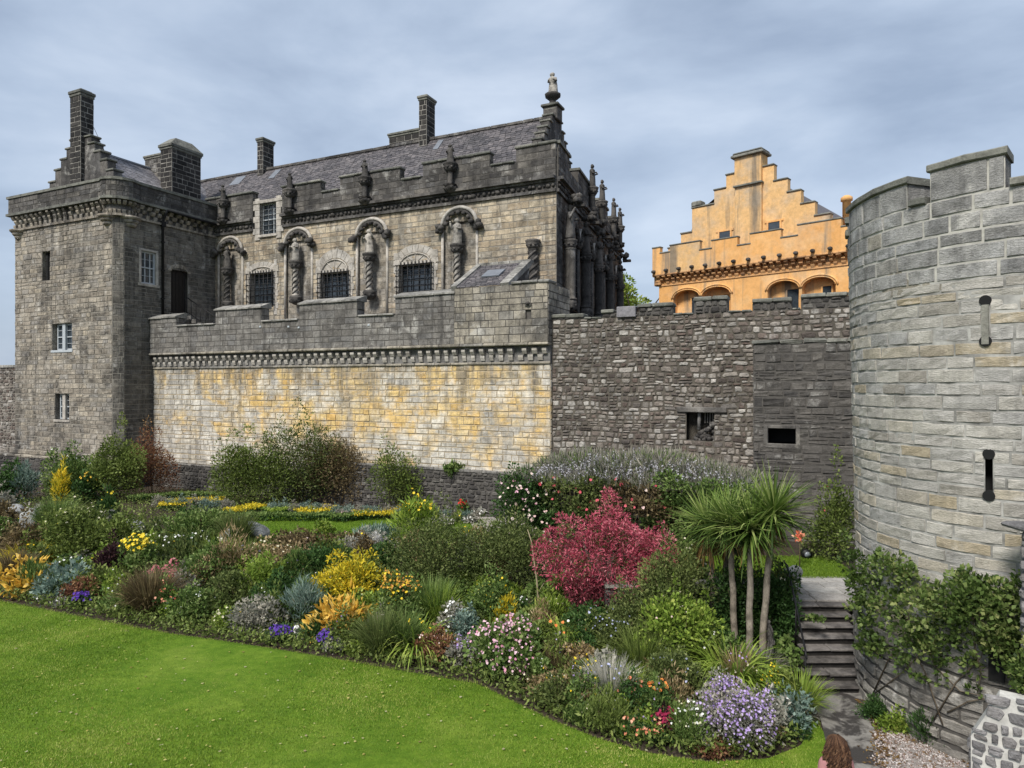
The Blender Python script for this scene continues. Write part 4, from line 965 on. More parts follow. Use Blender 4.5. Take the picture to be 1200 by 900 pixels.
# ================================================================== lime-washed hall behind
ha = GF.thing('great_hall', 'golden lime-washed hall with crow-stepped gable behind the curtain wall', 'hall', (-1, 0, 0))
mb = MB(); HX0, HX1 = -8.6, 10.5
arch = [(-5.85, 1.3, 14.05), (-3.05, 1.33, 14.05), (2.68, 1.25, 13.95), (5.4, 1.25, 13.95)]
def wall_arches(mb, x0, x1, z0, z1, arcs, y, depth, rise=.72):
    x = x0
    for cx, hw, zs in arcs:
        mb.quad((x, y, z0), (cx - hw, y, z0), (cx - hw, y, z1), (x, y, z1)); n = 12
        pts = [(cx - hw * math.cos(math.pi * k / n), zs + rise * math.sin(math.pi * k / n)) for k in range(n + 1)]
        for (a, za), (b, zb) in zip(pts, pts[1:]):
            mb.quad((a, y, za), (b, y, zb), (b, y, z1), (a, y, z1), 0, .5); mb.quad((a, y, za), (a, y + depth, za), (b, y + depth, zb), (b, y, zb), 0, .5)
        for xx in (cx - hw, cx + hw): mb.quad((xx, y, z0), (xx, y + depth, z0), (xx, y + depth, zs), (xx, y, zs), 0, .5)
        mb.quad((cx - hw, y + depth, z0), (cx + hw, y + depth, z0), (cx + hw, y + depth, zs + rise), (cx - hw, y + depth, zs + rise), 0, .5)
        x = cx + hw
    mb.quad((x, y, z0), (x1, y, z0), (x1, y, z1), (x, y, z1))
wall_arches(mb, HX0, HX1, 6, 15.5, arch, 0, .75)
mb.quad((HX0, 14, 6), (HX0, 0, 6), (HX0, 0, 15.5), (HX0, 14, 15.5)); mb.box(HX0 + .1, HX1, 1.0, 14, 6, 17.5)
mb.build('front_wall', S_GOLD, ha)
for cx, hw, zs in arch:
    mb = MB()
    for q, r in ((1.12, .075), (1.0, .05)):
        mb.tube([(cx - hw * q * math.cos(math.pi * k / 14), -.03, zs + (.72 + hw * (q - 1)) * math.sin(math.pi * k / 14)) for k in range(15)], r, 6)
    mb.build('arch_moulding', S_GOLD, ha)
for (cx, hw, zs), (a, b) in zip(arch, ((.2, .85), (.0, .9), (.1, 1.0), (.1, .75))):
    g = MB(); g.box(cx + a, cx + b, .66, .74, 11, zs + .02 - (.1 if a == 0 else 0)); w = g.build('window', GLASS, ha)
    g = MB(); g.box(cx + a - .12, cx + a, .6, .745, 11, zs + .12); g.box(cx + b, cx + b + .12, .6, .745, 11, zs + .12); g.box(cx + a - .12, cx + b + .12, .6, .745, zs + .03, zs + .15); g.build('frame', S_GOLD, w, off=OFF[ha.name])
mb = MB()
mb.box(HX0 - .1, HX1, -.08, .05, 15.3, 15.42, 0); corbel_row(mb, (HX0, -.02), (1, 0), (0, -1), HX1 - HX0, 15.44, .56, 3, .3, .24, .16, 0)
mb.box(HX0, HX1, -.01, .4, 15.4, 16.2, 1)
for k in range(40):
    a = R(180 + 90 * k / 39); r = 1.0 + .2 * (k % 3)
    mb.box(HX0 + .2 + .75 * math.cos(a) - .12, HX0 + .2 + .75 * math.cos(a) + .12, .6 + .75 * math.sin(a) - .12, .6 + .75 * math.sin(a) + .12, 15.44 + .26 * (k % 3), 15.66 + .26 * (k % 3), 0)
corbel_row(mb, (HX0, 10), (0, -1), (-1, 0), 9.6, 15.44, .56, 3, .3, .24, .16, 0)
mb.blocks(HX0 - .4, HX1, -.56, .0, 16.2, 16.34, 16, 0, 0, .03, .005); mb.box(HX0 - .55, HX0, -.2, 10, 16.2, 16.34, 0)
mb.build('corbel_table', [stone_mat('russet_corbels', [(.36, .19, .085), (.5, .28, .12), (.24, .135, .07)], stains=[(SOOT, 1.2, .55, .75, .6)]), S_GOLD], ha)
mb = MB(); cp = MB()
prof = [(-9.0, -8.2, 18.75), (-8.2, -7.2, 18.2), (-7.2, -4.3, 18.75), (-4.3, -3.2, 17.95), (-3.2, -.9, 18.6), (-.9, .2, 17.85), (.2, 2.7, 18.65), (2.7, 4.0, 17.95), (4.0, 7.2, 18.75), (7.2, HX1, 18.1)]
for i, (a, b, z) in enumerate(prof):
    mb.box(a, b, -.5, -.05, 16.34, z, 0 if i not in (2,) else 1); cp.box(a - .05, b + .05, -.56, .0, z, z + .12, 0, None, .03)
pr = [(HX0 + .1 + .55 * math.cos(R(a)), .1 + .6 * math.sin(R(a))) for a in range(180, 280, 12)]
mb.box(-9.0, -8.6, -.05, 10, 16.34, 18.4, 1); cp.box(-9.05, -8.5, 0, 10, 18.4, 18.5, 0)
mb.build('parapet', [S_GOLD, S_GOLDG], ha); cp.build('coping', S_COPED, ha)
mb = MB()
for k in range(14):
    x = -8.8 + k * 1.27; mb = MB(); mb.tube([(x, -.45, 16.62), (x, -.85, 16.58)], [.17, .13], 7); mb.build('water_spout', S_CARVED, ha)
mb = MB()
L_ = [(-8.6, 16.5), (-8.6, 19.0), (-7.27, 19.0), (-7.27, 20.15), (-6.15, 20.15), (-6.15, 22.3), (-4.0, 22.3), (-4.0, 23.5), (-2.88, 23.5), (-2.88, 24.6), (-1.9, 24.6), (.4, 24.6), (1.31, 24.3), (1.31, 23.2), (2.43, 23.2), (2.43, 22.05), (3.5, 22.05), (3.5, 20.9), (4.58, 20.9), (4.58, 19.75), (5.75, 19.75), (5.75, 18.7), (6.9, 18.7), (6.9, 16.5)]
L_[12] = (1.31, 24.6)
mb.prism(L_[:11] + [(.4, 24.6), (1.31, 24.6)] + L_[13:], 1.6, 2.2)
mb.build('crow_stepped_gable', S_GOLDG, ha)
cp = MB()
for a, b, z in ((-8.6, -7.27, 19.0), (-7.27, -6.15, 20.15), (-6.15, -4.0, 22.3), (-4.0, -2.88, 23.5), (-2.88, -1.95, 24.6), (.4, 1.31, 24.6), (1.31, 2.43, 23.2), (2.43, 3.5, 22.05), (3.5, 4.58, 20.9), (4.58, 5.75, 19.75)):
    cp = MB(); cp.box(a - .08, b + .03, 1.5, 2.3, z, z + .14, 0, None, .04); cp.build('step_coping', S_COPED, ha)
cp = MB(); cp.box(-6.2, -5.2, 1.45, 2.35, 22.4, 22.9, 0, None, .1); cp.build('pinnacle_cap', S_COPED, ha)
mb = MB(); mb.box(-1.95, .37, 1.2, 2.6, 23.4, 25.75, 0, None, .02); mb.box(-2.05, .47, 1.1, 1.62, 23.25, 23.42, 1, None, .03)
mb.prism([(-1.95, 23.25), (.37, 23.25), (.37, 18.2), (-1.0, 17.0), (-1.95, 18.6)], 1.3, 1.65, 0)
mb.box(-2.2, .62, .95, 2.85, 25.75, 25.98, 1, None, .05); mb.box(-2.1, .52, 1.05, 2.75, 25.98, 26.2, 1, None, .1); mb.build('chimney', [S_GOLDG, S_COPED], ha)
for a, b, c, d in ((-3.5, -2.5, 18.85, 19.75), (.85, 1.8, 19.0, 19.85)):
    g = MB(); g.box(a, b, 1.575, 1.595, c, d); w = g.build('window', GLASS, ha)
    g = MB()
    for p, q, r, s in ((a - .14, a, c, d), (b, b + .14, c, d), (a - .3, b + .3, d, d + .16)): g.box(p, q, 1.52, 1.597, r, s)
    g.build('frame', S_GOLD, w, off=OFF[ha.name])
g = MB(); x, z0 = GF.ypl(990, 270, 0); z1 = GF.ypl(990, 228, 0)[1]
g.lathe([(.3, z0 - 2), (.3, z1 - .4), (.42, z1 - .35), (.42, z1 - .1), (.2, z1 + .05)], x - .05, .6, 14); g.build('pinnacle', S_GOLD, ha)
mb = MB(); mb.quad((-6, 2.2, 22), (-.8, 2.2, 25), (-.8, 30, 25), (-6, 30, 22)); mb.quad((-.8, 2.2, 25), (6, 2.2, 18.6), (6, 30, 18.6), (-.8, 30, 25)); mb.quad((-7.2, 2.2, 18.6), (-6, 2.2, 22), (-6, 30, 22), (-7.2, 30, 18.6)); mb.build('roof', SLATE, ha)

# ================================================================== round tower on the right
rt = thing('round_tower', 'big round tower of pale grey ashlar with slit loops on the right', 'tower', (TC[0], TC[1], 0)); OFF[rt.name] = (TC[0], TC[1], 0)
def Scyl(r0=0):
    def S(u, z, d):
        r = tower_r(z) + r0 + d; a = u / TR
        return (TC[0] + r * math.cos(a), TC[1] + r * math.sin(a), z)
    return S
def ang(p): return math.atan2(p[1] - TC[1], p[0] - TC[0]) % (2 * math.pi)
A0, A1 = R(120), R(335)
loops = []
for px, ya, yb, w in ((1155, 350, 402, .1), (1159, 530, 583, .105)):
    p = tower_hit(px, .5 * (ya + yb)); za = tower_hit(px, yb)[2]; zb = tower_hit(px, ya)[2]; loops.append((ang(p), za, zb, w))
hl = [(a * TR - w / 2, a * TR + w / 2, round(za, 1), round(zb, 1)) for a, za, zb, w in loops]
mb = MB()
masonry(mb, Scyl(), A0 * TR, A1 * TR, 1.7, 8.15, (.2, .255), (.4, .95), .014, .014, bev=.012, holes=hl, seed=210, rough=.012, du=.18, edge=.014)
mb.build('shaft', [S_RT, MORT_RT], rt)
mb = MB(); masonry(mb, Scyl(), A0 * TR, A1 * TR, 8.15, 9.55, (.24, .33), (.4, 1.0), .018, .018, bev=.014, seed=211, rough=.009, du=.18, edge=.01)
mers = [(tower_hit(1030, 300), 990, 1063, 10.0), (None, 1090, 1178, 10.08), (None, 1262, 1345, 10.05)]
ml = []
for _, p, q, z in mers: ml.append((ang(tower_hit(max(p, 999), 210)) if p < 1300 else 0, ang(tower_hit(q, 210)) if q < 1230 else 0, z))
aa = ml[1][1] - ml[1][0]; gp = ml[1][0] - ml[0][1]
ml[0] = (ml[0][0] - .12, ml[0][1], 10.0)
ml = [ml[0], ml[1]] + [(ml[1][1] + gp + k * (aa + gp), ml[1][1] + gp + k * (aa + gp) + aa, 10.05) for k in range(3)] + [(ml[0][0] - gp - aa, ml[0][0] - gp - .02, 9.9)]
for i, (a, b, z) in enumerate(ml): masonry(mb, Scyl(), a * TR, b * TR, 9.55, z, (.4, .46), (.5, 1.1), .018, .016, seed=215 + i, rough=.009, du=.18)
mb.build('parapet', [S_RTU, MORT_L], rt)
def arcslab(mb, a, b, r_in, r_out, z0, z1, seg=.08, mat=0, bev=.02):
    n = max(2, int((b - a) / seg)); V = []
    pf_ = [(r_in, z0), (r_out - bev, z0), (r_out, z0 + bev), (r_out, z1 - bev), (r_out - bev, z1), (r_in, z1)]
    for k in range(n + 1):
        t = a + (b - a) * k / n; j = random.uniform(-.008, .008)
        for r, z in pf_: V.append((TC[0] + (r + j) * math.cos(t), TC[1] + (r + j) * math.sin(t), z + j))
    m_ = len(pf_); F = [(k * m_ + i, (k + 1) * m_ + i, (k + 1) * m_ + (i + 1) % m_, k * m_ + (i + 1) % m_) for k in range(n) for i in range(m_)]
    F += [list(range(m_)), [n * m_ + i for i in range(m_)][::-1]]; mb.add(V, F, mat)
mb = MB(); rT = tower_r(9.6)
prev = None
for i, (a, b, z) in enumerate(sorted(ml)):
    arcslab(mb, a, b, rT - .55, rT - .02, 9.5, z, mat=1)
    n = max(1, round((b - a) * TR / .85))
    for k in range(n): arcslab(mb, a - .012 + (b - a + .024) * k / n + .001, a - .012 + (b - a + .024) * (k + 1) / n - .001, rT - .62, rT + .07, z, z + .13)
    if prev is not None: arcslab(mb, prev + .02, a - .02, rT - .62, rT + .07, 9.55, 9.68)
    prev = b
arcslab(mb, A0, A1, rT - .55, rT - .03, 8.0, 9.54, mat=1)
mb.build('coping', [S_COPED, S_RTU], rt)
mb = MB(); mb.lathe([(TR - .62, 0.2), (TR - .62, 8.6)], TC[0], TC[1], 40); mb.build('core', DARK, rt)
mb = MB(); masonry(mb, Scyl(.06), A0 * TR, A1 * TR, -.1, 1.75, (.2, .34), (.4, 1.0), .018, .03, bev=.02, seed=220, rough=.022, edge=.03, du=.16); mb.build('tower_foot', [S_RTL, MORT_D], rt)
mb = MB()
for (a, za, zb, w), tone in zip(loops, (1, 0)):
    mb = MB()
    r = tower_r(.5 * (za + zb)); ca, sa = math.cos(a), math.sin(a)
    def P(u, z, d): return (TC[0] + (r + d) * ca - u * sa, TC[1] + (r + d) * sa + u * ca, z)
    mb.quad(P(-.3, za - .1, -.3), P(.3, za - .1, -.3), P(.3, zb + .1, -.3), P(-.3, zb + .1, -.3), 0)
    n = 14
    for zc in (za + .03, zb - .03):           # round oillet at each end
        ring = [P(0.088 * math.cos(2 * math.pi * k / n), zc + 0.088 * math.sin(2 * math.pi * k / n), .026) for k in range(n)]
        ring2 = [P(0.088 * math.cos(2 * math.pi * k / n), zc + 0.088 * math.sin(2 * math.pi * k / n), -.1) for k in range(n)]
        mb.add(ring + ring2, [tuple(range(n))] + [(k, (k + 1) % n, n + (k + 1) % n, n + k) for k in range(n)], 0)
    if tone:
        q = .05; V = [P(u, z, d) for u in (-.05, .05) for z in (za - .02, zb - .1) for d in (-.05, .035)]
        mb.add(V, [(0, 1, 3, 2), (4, 6, 7, 5), (0, 4, 5, 1), (2, 3, 7, 6), (0, 2, 6, 4), (1, 5, 7, 3)], 1)
    mb.build('slit_loop', [DARK, S_COPED], rt)
p = tower_hit(1168, 772, .1); a = ang(p); g = MB(); ca, sa = math.cos(a), math.sin(a); r = tower_r(1.5) + .1
V = [(TC[0] + (r + d) * ca - u * sa, TC[1] + (r + d) * sa + u * ca, z) for u in (-.11, .11) for z in (p[2] - .36, p[2] + .36) for d in (-.3, .03)]
g.add(V, [(0, 1, 3, 2), (4, 6, 7, 5), (0, 4, 5, 1), (2, 3, 7, 6), (0, 2, 6, 4), (1, 5, 7, 3)], 0); g.build('low_slit', DARK, rt)
# ================================================================== ground, lawn, path
def ss(x, a, b):
    t = np.clip((np.asarray(x, float) - a) / (b - a), 0, 1); return t * t * (3 - 2 * t)
EDGE = [(-40, 21.5), (-15.2, 19.73), (-8.77, 17.1), (-3.97, 15.5), (-.73, 14.26), (.17, 13.3), (.81, 12.64), (1.54, 12.03), (2.37, 11.56), (3.3, 11.27), (4.36, 11.35), (5.1, 11.75), (5.55, 12.4), (5.85, 12.9)]
EX = np.array([p[0] for p in EDGE]); EYY = np.array([p[1] for p in EDGE])
def edge(x): return np.interp(x, EX, EYY)
def gz(x, y):
    x = np.asarray(x, float); y = np.asarray(y, float)
    t = y - edge(x); k = ss(x, 1.5, 4.2)
    up = .78 + .42 * ss(x, 3, 6.5)
    left = up * ss(t, .2, 7.5)
    right = .28 * ss(t, 0, 2.2) + (up - .28) * ss(y, 16.35, 16.6)
    h = (1 - k) * left + k * right
    path = ss(x, 5.75, 6.05) * (1 - ss(y, 15.86, 15.9))
    return h * (1 - path)
def hit(px, py, it=40):
    """where the sight line through a photograph pixel meets the garden ground"""
    z = .3
    for _ in range(it):
        Y = (EYE - z) * FPX / (py - 450); X = (px - 600) / FPX * Y; z = .5 * z + .5 * float(gz(X, Y))
    return X, Y, float(gz(X, Y))
SOIL = stone_mat('garden_soil', [(.035, .026, .018), (.05, .037, .025)], stains=[((.09, .075, .05), 2.5, .55, .75, .6)], bump=1., bscale=10)
xs = np.concatenate([[-900, -300, -120], np.arange(-46, 24.01, .3), [60, 150, 400, 900]]); ys = np.concatenate([[-300, -60], np.arange(-4, 46.01, .3), [70, 140, 400, 1500]])
GX, GY = np.meshgrid(xs, ys); GZ = gz(GX, GY) + np.where((GY > edge(GX)) & (GY < 40), rng.normal(0, .012, GX.shape), 0) - .03
V = np.stack([GX, GY, GZ], -1).reshape(-1, 3); W_ = len(xs); I = (np.arange(len(ys) - 1)[:, None] * W_ + np.arange(W_ - 1)[None]).ravel()
g = np_mesh('ground', V, np.stack([I, I + 1, I + W_ + 1, I + W_], 1), SOIL, np.full(len(I), .5), smooth=True); g['kind'] = 'structure'
# lawn
def lawn_material():
    m, t, b = newmat('mown_lawn'); v = t.nodes.new('ShaderNodeTexCoord').outputs['Object']
    c = ramp(t, noise(t, v, .55, 6, .62), [(.3, (.085, .155, .014)), (.5, (.13, .215, .02)), (.7, (.19, .265, .035))])
    c = mixc(t, ramp(t, noise(t, v, 3.2, 6, .7, stretch=(1, 1.6, 1)), [(.35, .0), (.75, .75)]), c, (.03, .095, .005))
    c = mixc(t, ramp(t, noise(t, v, 1.6, 5, .7, loc=(3, 8, 0)), [(.55, .0), (.8, .55)]), c, (.16, .2, .035))
    t.links.new(c, b.inputs['Base Color']); b.inputs['Roughness'].default_value = .8; b.inputs['Specular IOR Level'].default_value = .1
    bp = t.nodes.new('ShaderNodeBump'); bp.inputs['Strength'].default_value = .8; bp.inputs['Distance'].default_value = .03
    t.links.new(noise(t, v, 22, 6, .75), bp.inputs['Height']); t.links.new(bp.outputs[0], b.inputs['Normal']); return m
LAWN = lawn_material()
PATHL = [(13.75, 6.1, 7.3), (12.6, 5.85, 6.95), (11.6, 5.5, 6.5), (10.5, 4.95, 6.0), (9, 4.0, 5.2), (7, 2.8, 4.2), (5, 1.8, 3.4), (2, 1, 2.8)]
py_ = np.array([p[0] for p in PATHL])[::-1]; pl_ = np.array([p[1] for p in PATHL])[::-1]; pr_ = np.array([p[2] for p in PATHL])[::-1]
lx = np.concatenate([np.arange(-44, -4, .5), np.arange(-4, 5.81, .12)]); nrow = 44; V = []
for x in lx:
    ye = float(edge(x)); y0 = -6.
    if x > 1: y0 = float(np.interp(x, pl_, py_)) if x > pl_.min() else -6.
    y0 = min(y0, ye)
    for j in range(nrow + 1):
        t = j / nrow; t = 1 - (1 - t) ** 1.5; y = y0 + (ye - y0) * t; V.append((x, y, .02 + .02 * math.sin(x * .7) * math.sin(y * .5) if j < nrow else -.04))
n = nrow + 1; I = (np.arange(len(lx) - 1)[:, None] * n + np.arange(nrow)[None]).ravel()
g = np_mesh('lawn', V, np.stack([I, I + n, I + n + 1, I + 1], 1), LAWN, smooth=True); g['kind'] = 'structure'
# mown grass blades on the part of the lawn near the camera
def blades(name, X, Y, Z, hgt, wid, mats, tint, lean=.5):
    N = len(X); a = rng.uniform(0, 2 * np.pi, N); l = hgt * rng.uniform(.6, 1.3, N); w = wid * rng.uniform(.7, 1.3, N); tl = rng.uniform(0, lean, N); b = a + rng.uniform(-1, 1, N) + np.pi / 2
    P = np.stack([X, Y, Z], -1); s_ = np.stack([np.cos(a), np.sin(a), 0 * a], -1) * w[:, None] * .5; T_ = np.stack([np.cos(b) * tl * l, np.sin(b) * tl * l, l], -1)
    V = np.stack([P - s_, P + s_, P + T_], 1).reshape(-1, 3); return np_mesh(name, V, np.arange(3 * N).reshape(N, 3), mats, tint)
def lawnpts(N, ymin=9.5):
    X = rng.uniform(-17, 5.8, N); Y = ymin + (20.5 - ymin) * rng.uniform(0, 1, N) ** 1.25
    left = np.where(X > 1.0, np.interp(Y, py_, pl_), 99); ok = (Y < edge(X) - .02) & (X < left - .02) & (np.abs(X) < Y * .8 + .5)
    return X[ok], Y[ok]
GRASS = leaf_mat('grass_blade', [(.075, .14, .012), (.155, .245, .022), (.24, .32, .04), (.36, .38, .1)], .15)
X, Y = lawnpts(560000)
patch = .48 + .06 * np.sin(X * .31 + 2) * np.sin(Y * .55 + X * .2) + .26 * np.sin(X * 1.3 + 1.7 * np.sin(Y * .9)) * np.sin(Y * 1.1 + 1.3 * np.sin(X * .7)) + .16 * np.sin(X * 4.1 + Y * 2.7 + 2 * np.sin(Y * 1.7)) * np.sin(Y * 5.3 - X * 1.9)
g = blades('grass', X, Y, np.full(len(X), .015), .034, .011, GRASS, patch + rng.normal(0, .24, len(X)), 1.1); g['kind'] = 'stuff'
for nm_, (xa, xb, ya, yb), N_ in (('grass', (5.6, 9.4, 17.7, 20), 26000), ('grass', (-11, -1, 24, 27.5), 30000)):
    X = rng.uniform(xa, xb, N_); Y = rng.uniform(ya, yb, N_); g = blades(nm_, X, Y, gz(X, Y) + .02, .05, .02, GRASS, rng.normal(.2, .18, N_), 1.1); g['kind'] = 'stuff'
# fallen leaves on the lawn
X, Y = lawnpts(1000); N = len(X); V = []; F = []
for i in range(N):
    r = random.uniform(.018, .04); a = random.uniform(0, 6.3); k = len(V)
    for q, rr in ((0, 1), (1.3, .55), (2.4, .8), (3.6, .6), (4.9, .9)): V.append((X[i] + r * rr * math.cos(a + q), Y[i] + r * rr * math.sin(a + q), .05 + random.uniform(0, .012)))
    F.append([k, k + 1, k + 2, k + 3, k + 4])
g = np_mesh('fallen_leaves', V, F, leaf_mat('fallen_leaf', [(.4, .32, .08), (.55, .5, .18), (.5, .47, .3), (.26, .16, .05)]), rng.uniform(0, 1, N)); g['kind'] = 'stuff'
# path: worn wet slabs
def path_material():
    m, t, b = newmat('wet_path'); v = t.nodes.new('ShaderNodeTexCoord').outputs['Object']
    c = ramp(t, noise(t, v, 5, 7, .65), [(.3, (.16, .15, .135)), (.7, (.27, .255, .235))])
    f = ramp(t, noise(t, v, 1.7, 6, .6, dist=.4), [(.46, 0.), (.54, 1.)])
    c = mixc(t, f, c, (.055, .05, .047)); t.links.new(c, b.inputs['Base Color'])
    r_ = ramp(t, noise(t, v, 1.7, 6, .6, dist=.4), [(.46, .85), (.54, .32)]); t.links.new(r_, b.inputs['Roughness'])
    bp = t.nodes.new('ShaderNodeBump'); bp.inputs['Strength'].default_value = .5; bp.inputs['Distance'].default_value = .02
    t.links.new(noise(t, v, 12, 6, .7), bp.inputs['Height']); t.links.new(bp.outputs[0], b.inputs['Normal']); return m
WET = path_material(); V = []; F = []
for i, (y, a, b) in enumerate(PATHL):
    for j in range(7): V.append((a + (b - a) * j / 6, y, .03 + .012 * math.sin(i * 2.1 + j)))
for i in range(len(PATHL) - 1):
    for j in range(6): F.append([i * 7 + j, i * 7 + j + 1, i * 7 + j + 8, i * 7 + j + 7])
g = np_mesh('path', V, F, WET, smooth=True); g['kind'] = 'structure'
# gravel strip beside the path
PINK = leaf_mat('gravel_stone', [(.24, .2, .18), (.4, .36, .34), (.55, .51, .49), (.33, .26, .24), (.14, .1, .08), (.2, .13, .07)], 0, .85)
gb = [(12.9, 6.95, 7.1), (12.3, 6.75, 7.25), (11.9, 6.55, 7.4), (11.3, 6.3, 8.1), (10.5, 5.98, 7.9), (9.8, 5.6, 7.4), (8.5, 4.9, 7.2), (7, 4.2, 7), (5, 3.4, 6.6)]
gy_ = np.array([p[0] for p in gb])[::-1]; ga_ = np.array([p[1] for p in gb])[::-1]; gb_ = np.array([p[2] for p in gb])[::-1]
V = []; F = []
for i, (y, a, b) in enumerate(gb):
    for j in range(5): V.append((a + (b - a) * j / 4, y, .022))
for i in range(len(gb) - 1):
    for j in range(4): F.append([i * 5 + j, i * 5 + j + 1, i * 5 + j + 6, i * 5 + j + 5])
g = np_mesh('gravel_bed', V, F, plain_mat('gravel_ground', (.3, .27, .25), .9, .4, 14, bump=.6)); g['kind'] = 'structure'
N = 6500; Y = rng.uniform(8.6, 12.9, N); X = np.interp(Y, gy_, ga_) + rng.normal(0, .05, N) * (rng.uniform(size=N) < .3) + (np.interp(Y, gy_, gb_) - np.interp(Y, gy_, ga_)) * rng.uniform(-.1, 1.02, N) ** 1
r = rng.uniform(.012, .03, N); O = np.array([(1, 0, 0), (0, 1, 0), (-1, 0, 0), (0, -1, 0), (0, 0, .7), (0, 0, -.7)], float)
a = rng.uniform(0, 6.3, N); rot = np.stack([np.stack([np.cos(a), -np.sin(a), 0 * a], -1), np.stack([np.sin(a), np.cos(a), 0 * a], -1), np.stack([0 * a, 0 * a, 1 + 0 * a], -1)], 1)
V = np.einsum('nij,kj->nki', rot, O) * (r[:, None] * np.array([1.0]))[:, :, None] * rng.uniform(.6, 1.3, (N, 1, 3)) + np.stack([X, Y, .03 + 0 * X], -1)[:, None]
of = np.array([(0, 1, 4), (1, 2, 4), (2, 3, 4), (3, 0, 4), (1, 0, 5), (2, 1, 5), (3, 2, 5), (0, 3, 5)])
g = np_mesh('gravel', V.reshape(-1, 3), (np.arange(N)[:, None, None] * 6 + of[None]).reshape(-1, 3), PINK, np.repeat(rng.uniform(0, 1, N), 8)); g['kind'] = 'stuff'
N = 900; Y = rng.uniform(9, 13.4, N); X = np.interp(Y, gy_, ga_) + (np.interp(Y, gy_, gb_) - np.interp(Y, gy_, ga_)) * np.where(rng.uniform(size=N) < .5, rng.normal(0, .12, N), rng.normal(1, .2, N))
a = rng.uniform(0, 6.3, N); r = rng.uniform(.02, .045, N); z = .045 + rng.uniform(0, .02, N)
V = np.stack([np.stack([X + r * k * np.cos(a + q), Y + r * k * np.sin(a + q), z + rng.uniform(-.008, .008, N)], -1) for q, k in ((0, 1), (1.4, .5), (3.1, 1), (4.6, .55))], 1).reshape(-1, 3)
g = np_mesh('leaf_litter', V, np.arange(4 * N).reshape(N, 4), leaf_mat('leaf_litter', [(.08, .05, .025), (.17, .1, .04), (.3, .2, .07), (.12, .06, .04)]), rng.uniform(0, 1, N)); g['kind'] = 'stuff'
# upper terrace: small lawns, slabs and the parterre ground
def sheet(name, poly, dz, mat, kind='structure', sub=.35):
    P = np.array(poly, float); x0, y0 = P.min(0); x1, y1 = P.max(0)
    bm = bmesh.new(); f = bm.faces.new([bm.verts.new((x, y, 0)) for x, y in poly])
    for x in np.arange(x0 + sub, x1, sub): bmesh.ops.bisect_plane(bm, geom=bm.verts[:] + bm.edges[:] + bm.faces[:], plane_co=(x, 0, 0), plane_no=(1, 0, 0))
    for y in np.arange(y0 + sub, y1, sub): bmesh.ops.bisect_plane(bm, geom=bm.verts[:] + bm.edges[:] + bm.faces[:], plane_co=(0, y, 0), plane_no=(0, 1, 0))
    for v in bm.verts: v.co.z = float(gz(v.co.x, v.co.y)) + dz
    me = bpy.data.meshes.new(name); bm.to_mesh(me); bm.free(); me.materials.append(mat)
    o = bpy.data.objects.new(name, me); COL.objects.link(o); o['kind'] = kind; return o
def pxpoly(pts): return [hit(*p)[:2] for p in pts]
sheet('upper_lawn', [(-11, 24.5), (-2.5, 22.5), (-.5, 23.2), (-1.2, 26.3), (-10, 29.5), (-12, 28)], .03, LAWN, sub=.6)
sheet('upper_lawn', [(6.0, 17.95), (9.3, 17.6), (9.5, 19.6), (5.5, 20.2)], .03, LAWN)
SLAB = stone_mat('paving_slab', [(.24, .225, .2), (.3, .285, .25), (.27, .25, .22)], stains=[((.14, .13, .11), 1.5, .5, .7, .6)])
pv = []; mbp = MB()
yy = 15.9
for row in range(4):
    h = .5; x = 6.62 + .1 * (row % 2)
    while x < 9.0:
        w = random.uniform(.6, .95); x2 = min(9.1, x + w); mbp.box(x + .012, x2 - .012, yy + .012, yy + h - .012, 1.05, 1.235 + random.uniform(-.004, .004), 0, None, .012); x += w
    yy += h
o = mbp.build('pavement', SLAB); o['kind'] = 'structure'
sheet('gravel_walk', pxpoly([(545, 606), (590, 604), (640, 612), (640, 640), (560, 626)]), .035, plain_mat('pale_walk', (.33, .3, .27), .9, .15, 10))

# ------------------------------------------------------------------ stone steps
STEP = stone_mat('worn_step', [(.12, .108, .095), (.16, .145, .13), (.19, .175, .155)], stains=[((.028, .025, .023), 2.2, .42, .64, .85), ((.26, .24, .22), 4, .62, .78, .5)], bump=1., bscale=14, grain=(.6, 1, 3))
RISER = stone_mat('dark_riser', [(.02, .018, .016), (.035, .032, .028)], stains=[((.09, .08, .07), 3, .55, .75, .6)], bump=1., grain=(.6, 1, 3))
st = thing('stone_steps', 'worn dark stone garden steps climbing beside the round tower', 'steps', (6.9, 14.8, 0)); OFF[st.name] = (6.9, 14.8, 0)
ns = 8; 
for i in range(ns):
    y0 = 13.72 + i * .27; xl = 6.12 + .085 * i; xr = xl + 1.25; z1 = .15 * (i + 1)
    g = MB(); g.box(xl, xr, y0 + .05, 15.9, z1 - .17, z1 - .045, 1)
    c = [xl] + ([xl + random.uniform(.35, .8)] if i % 2 else []) + [xr]
    for p, q in zip(c, c[1:]): g.box(p + .003, q - .003, y0, y0 + .36, z1 - .045, z1 + random.uniform(-.006, .006), 0, None, .018, .009)
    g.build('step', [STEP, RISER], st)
# thin iron handrail
hr = thing('handrail', 'thin black iron handrail on the left side of the garden steps', 'handrail', (6.3, 14.6, 0)); OFF[hr.name] = (6.3, 14.6, 0)
g = MB(); A = Vector((6.05, 13.72, .9)); B = Vector((6.6, 15.95, 2.05))
g.tube([A + Vector((-.03, -.12, -.12)), A, B, B + Vector((.02, .3, .02)), B + Vector((.02, .36, -.1))], .022, 6); g.build('rail', IRON, hr)
for p, z in ((A, 0), (A.lerp(B, .5), .55), (B, 1.1)):
    g = MB(); g.tube([(p.x, p.y, z), (p.x, p.y, p.z)], .02, 6); g.build('post', IRON, hr)

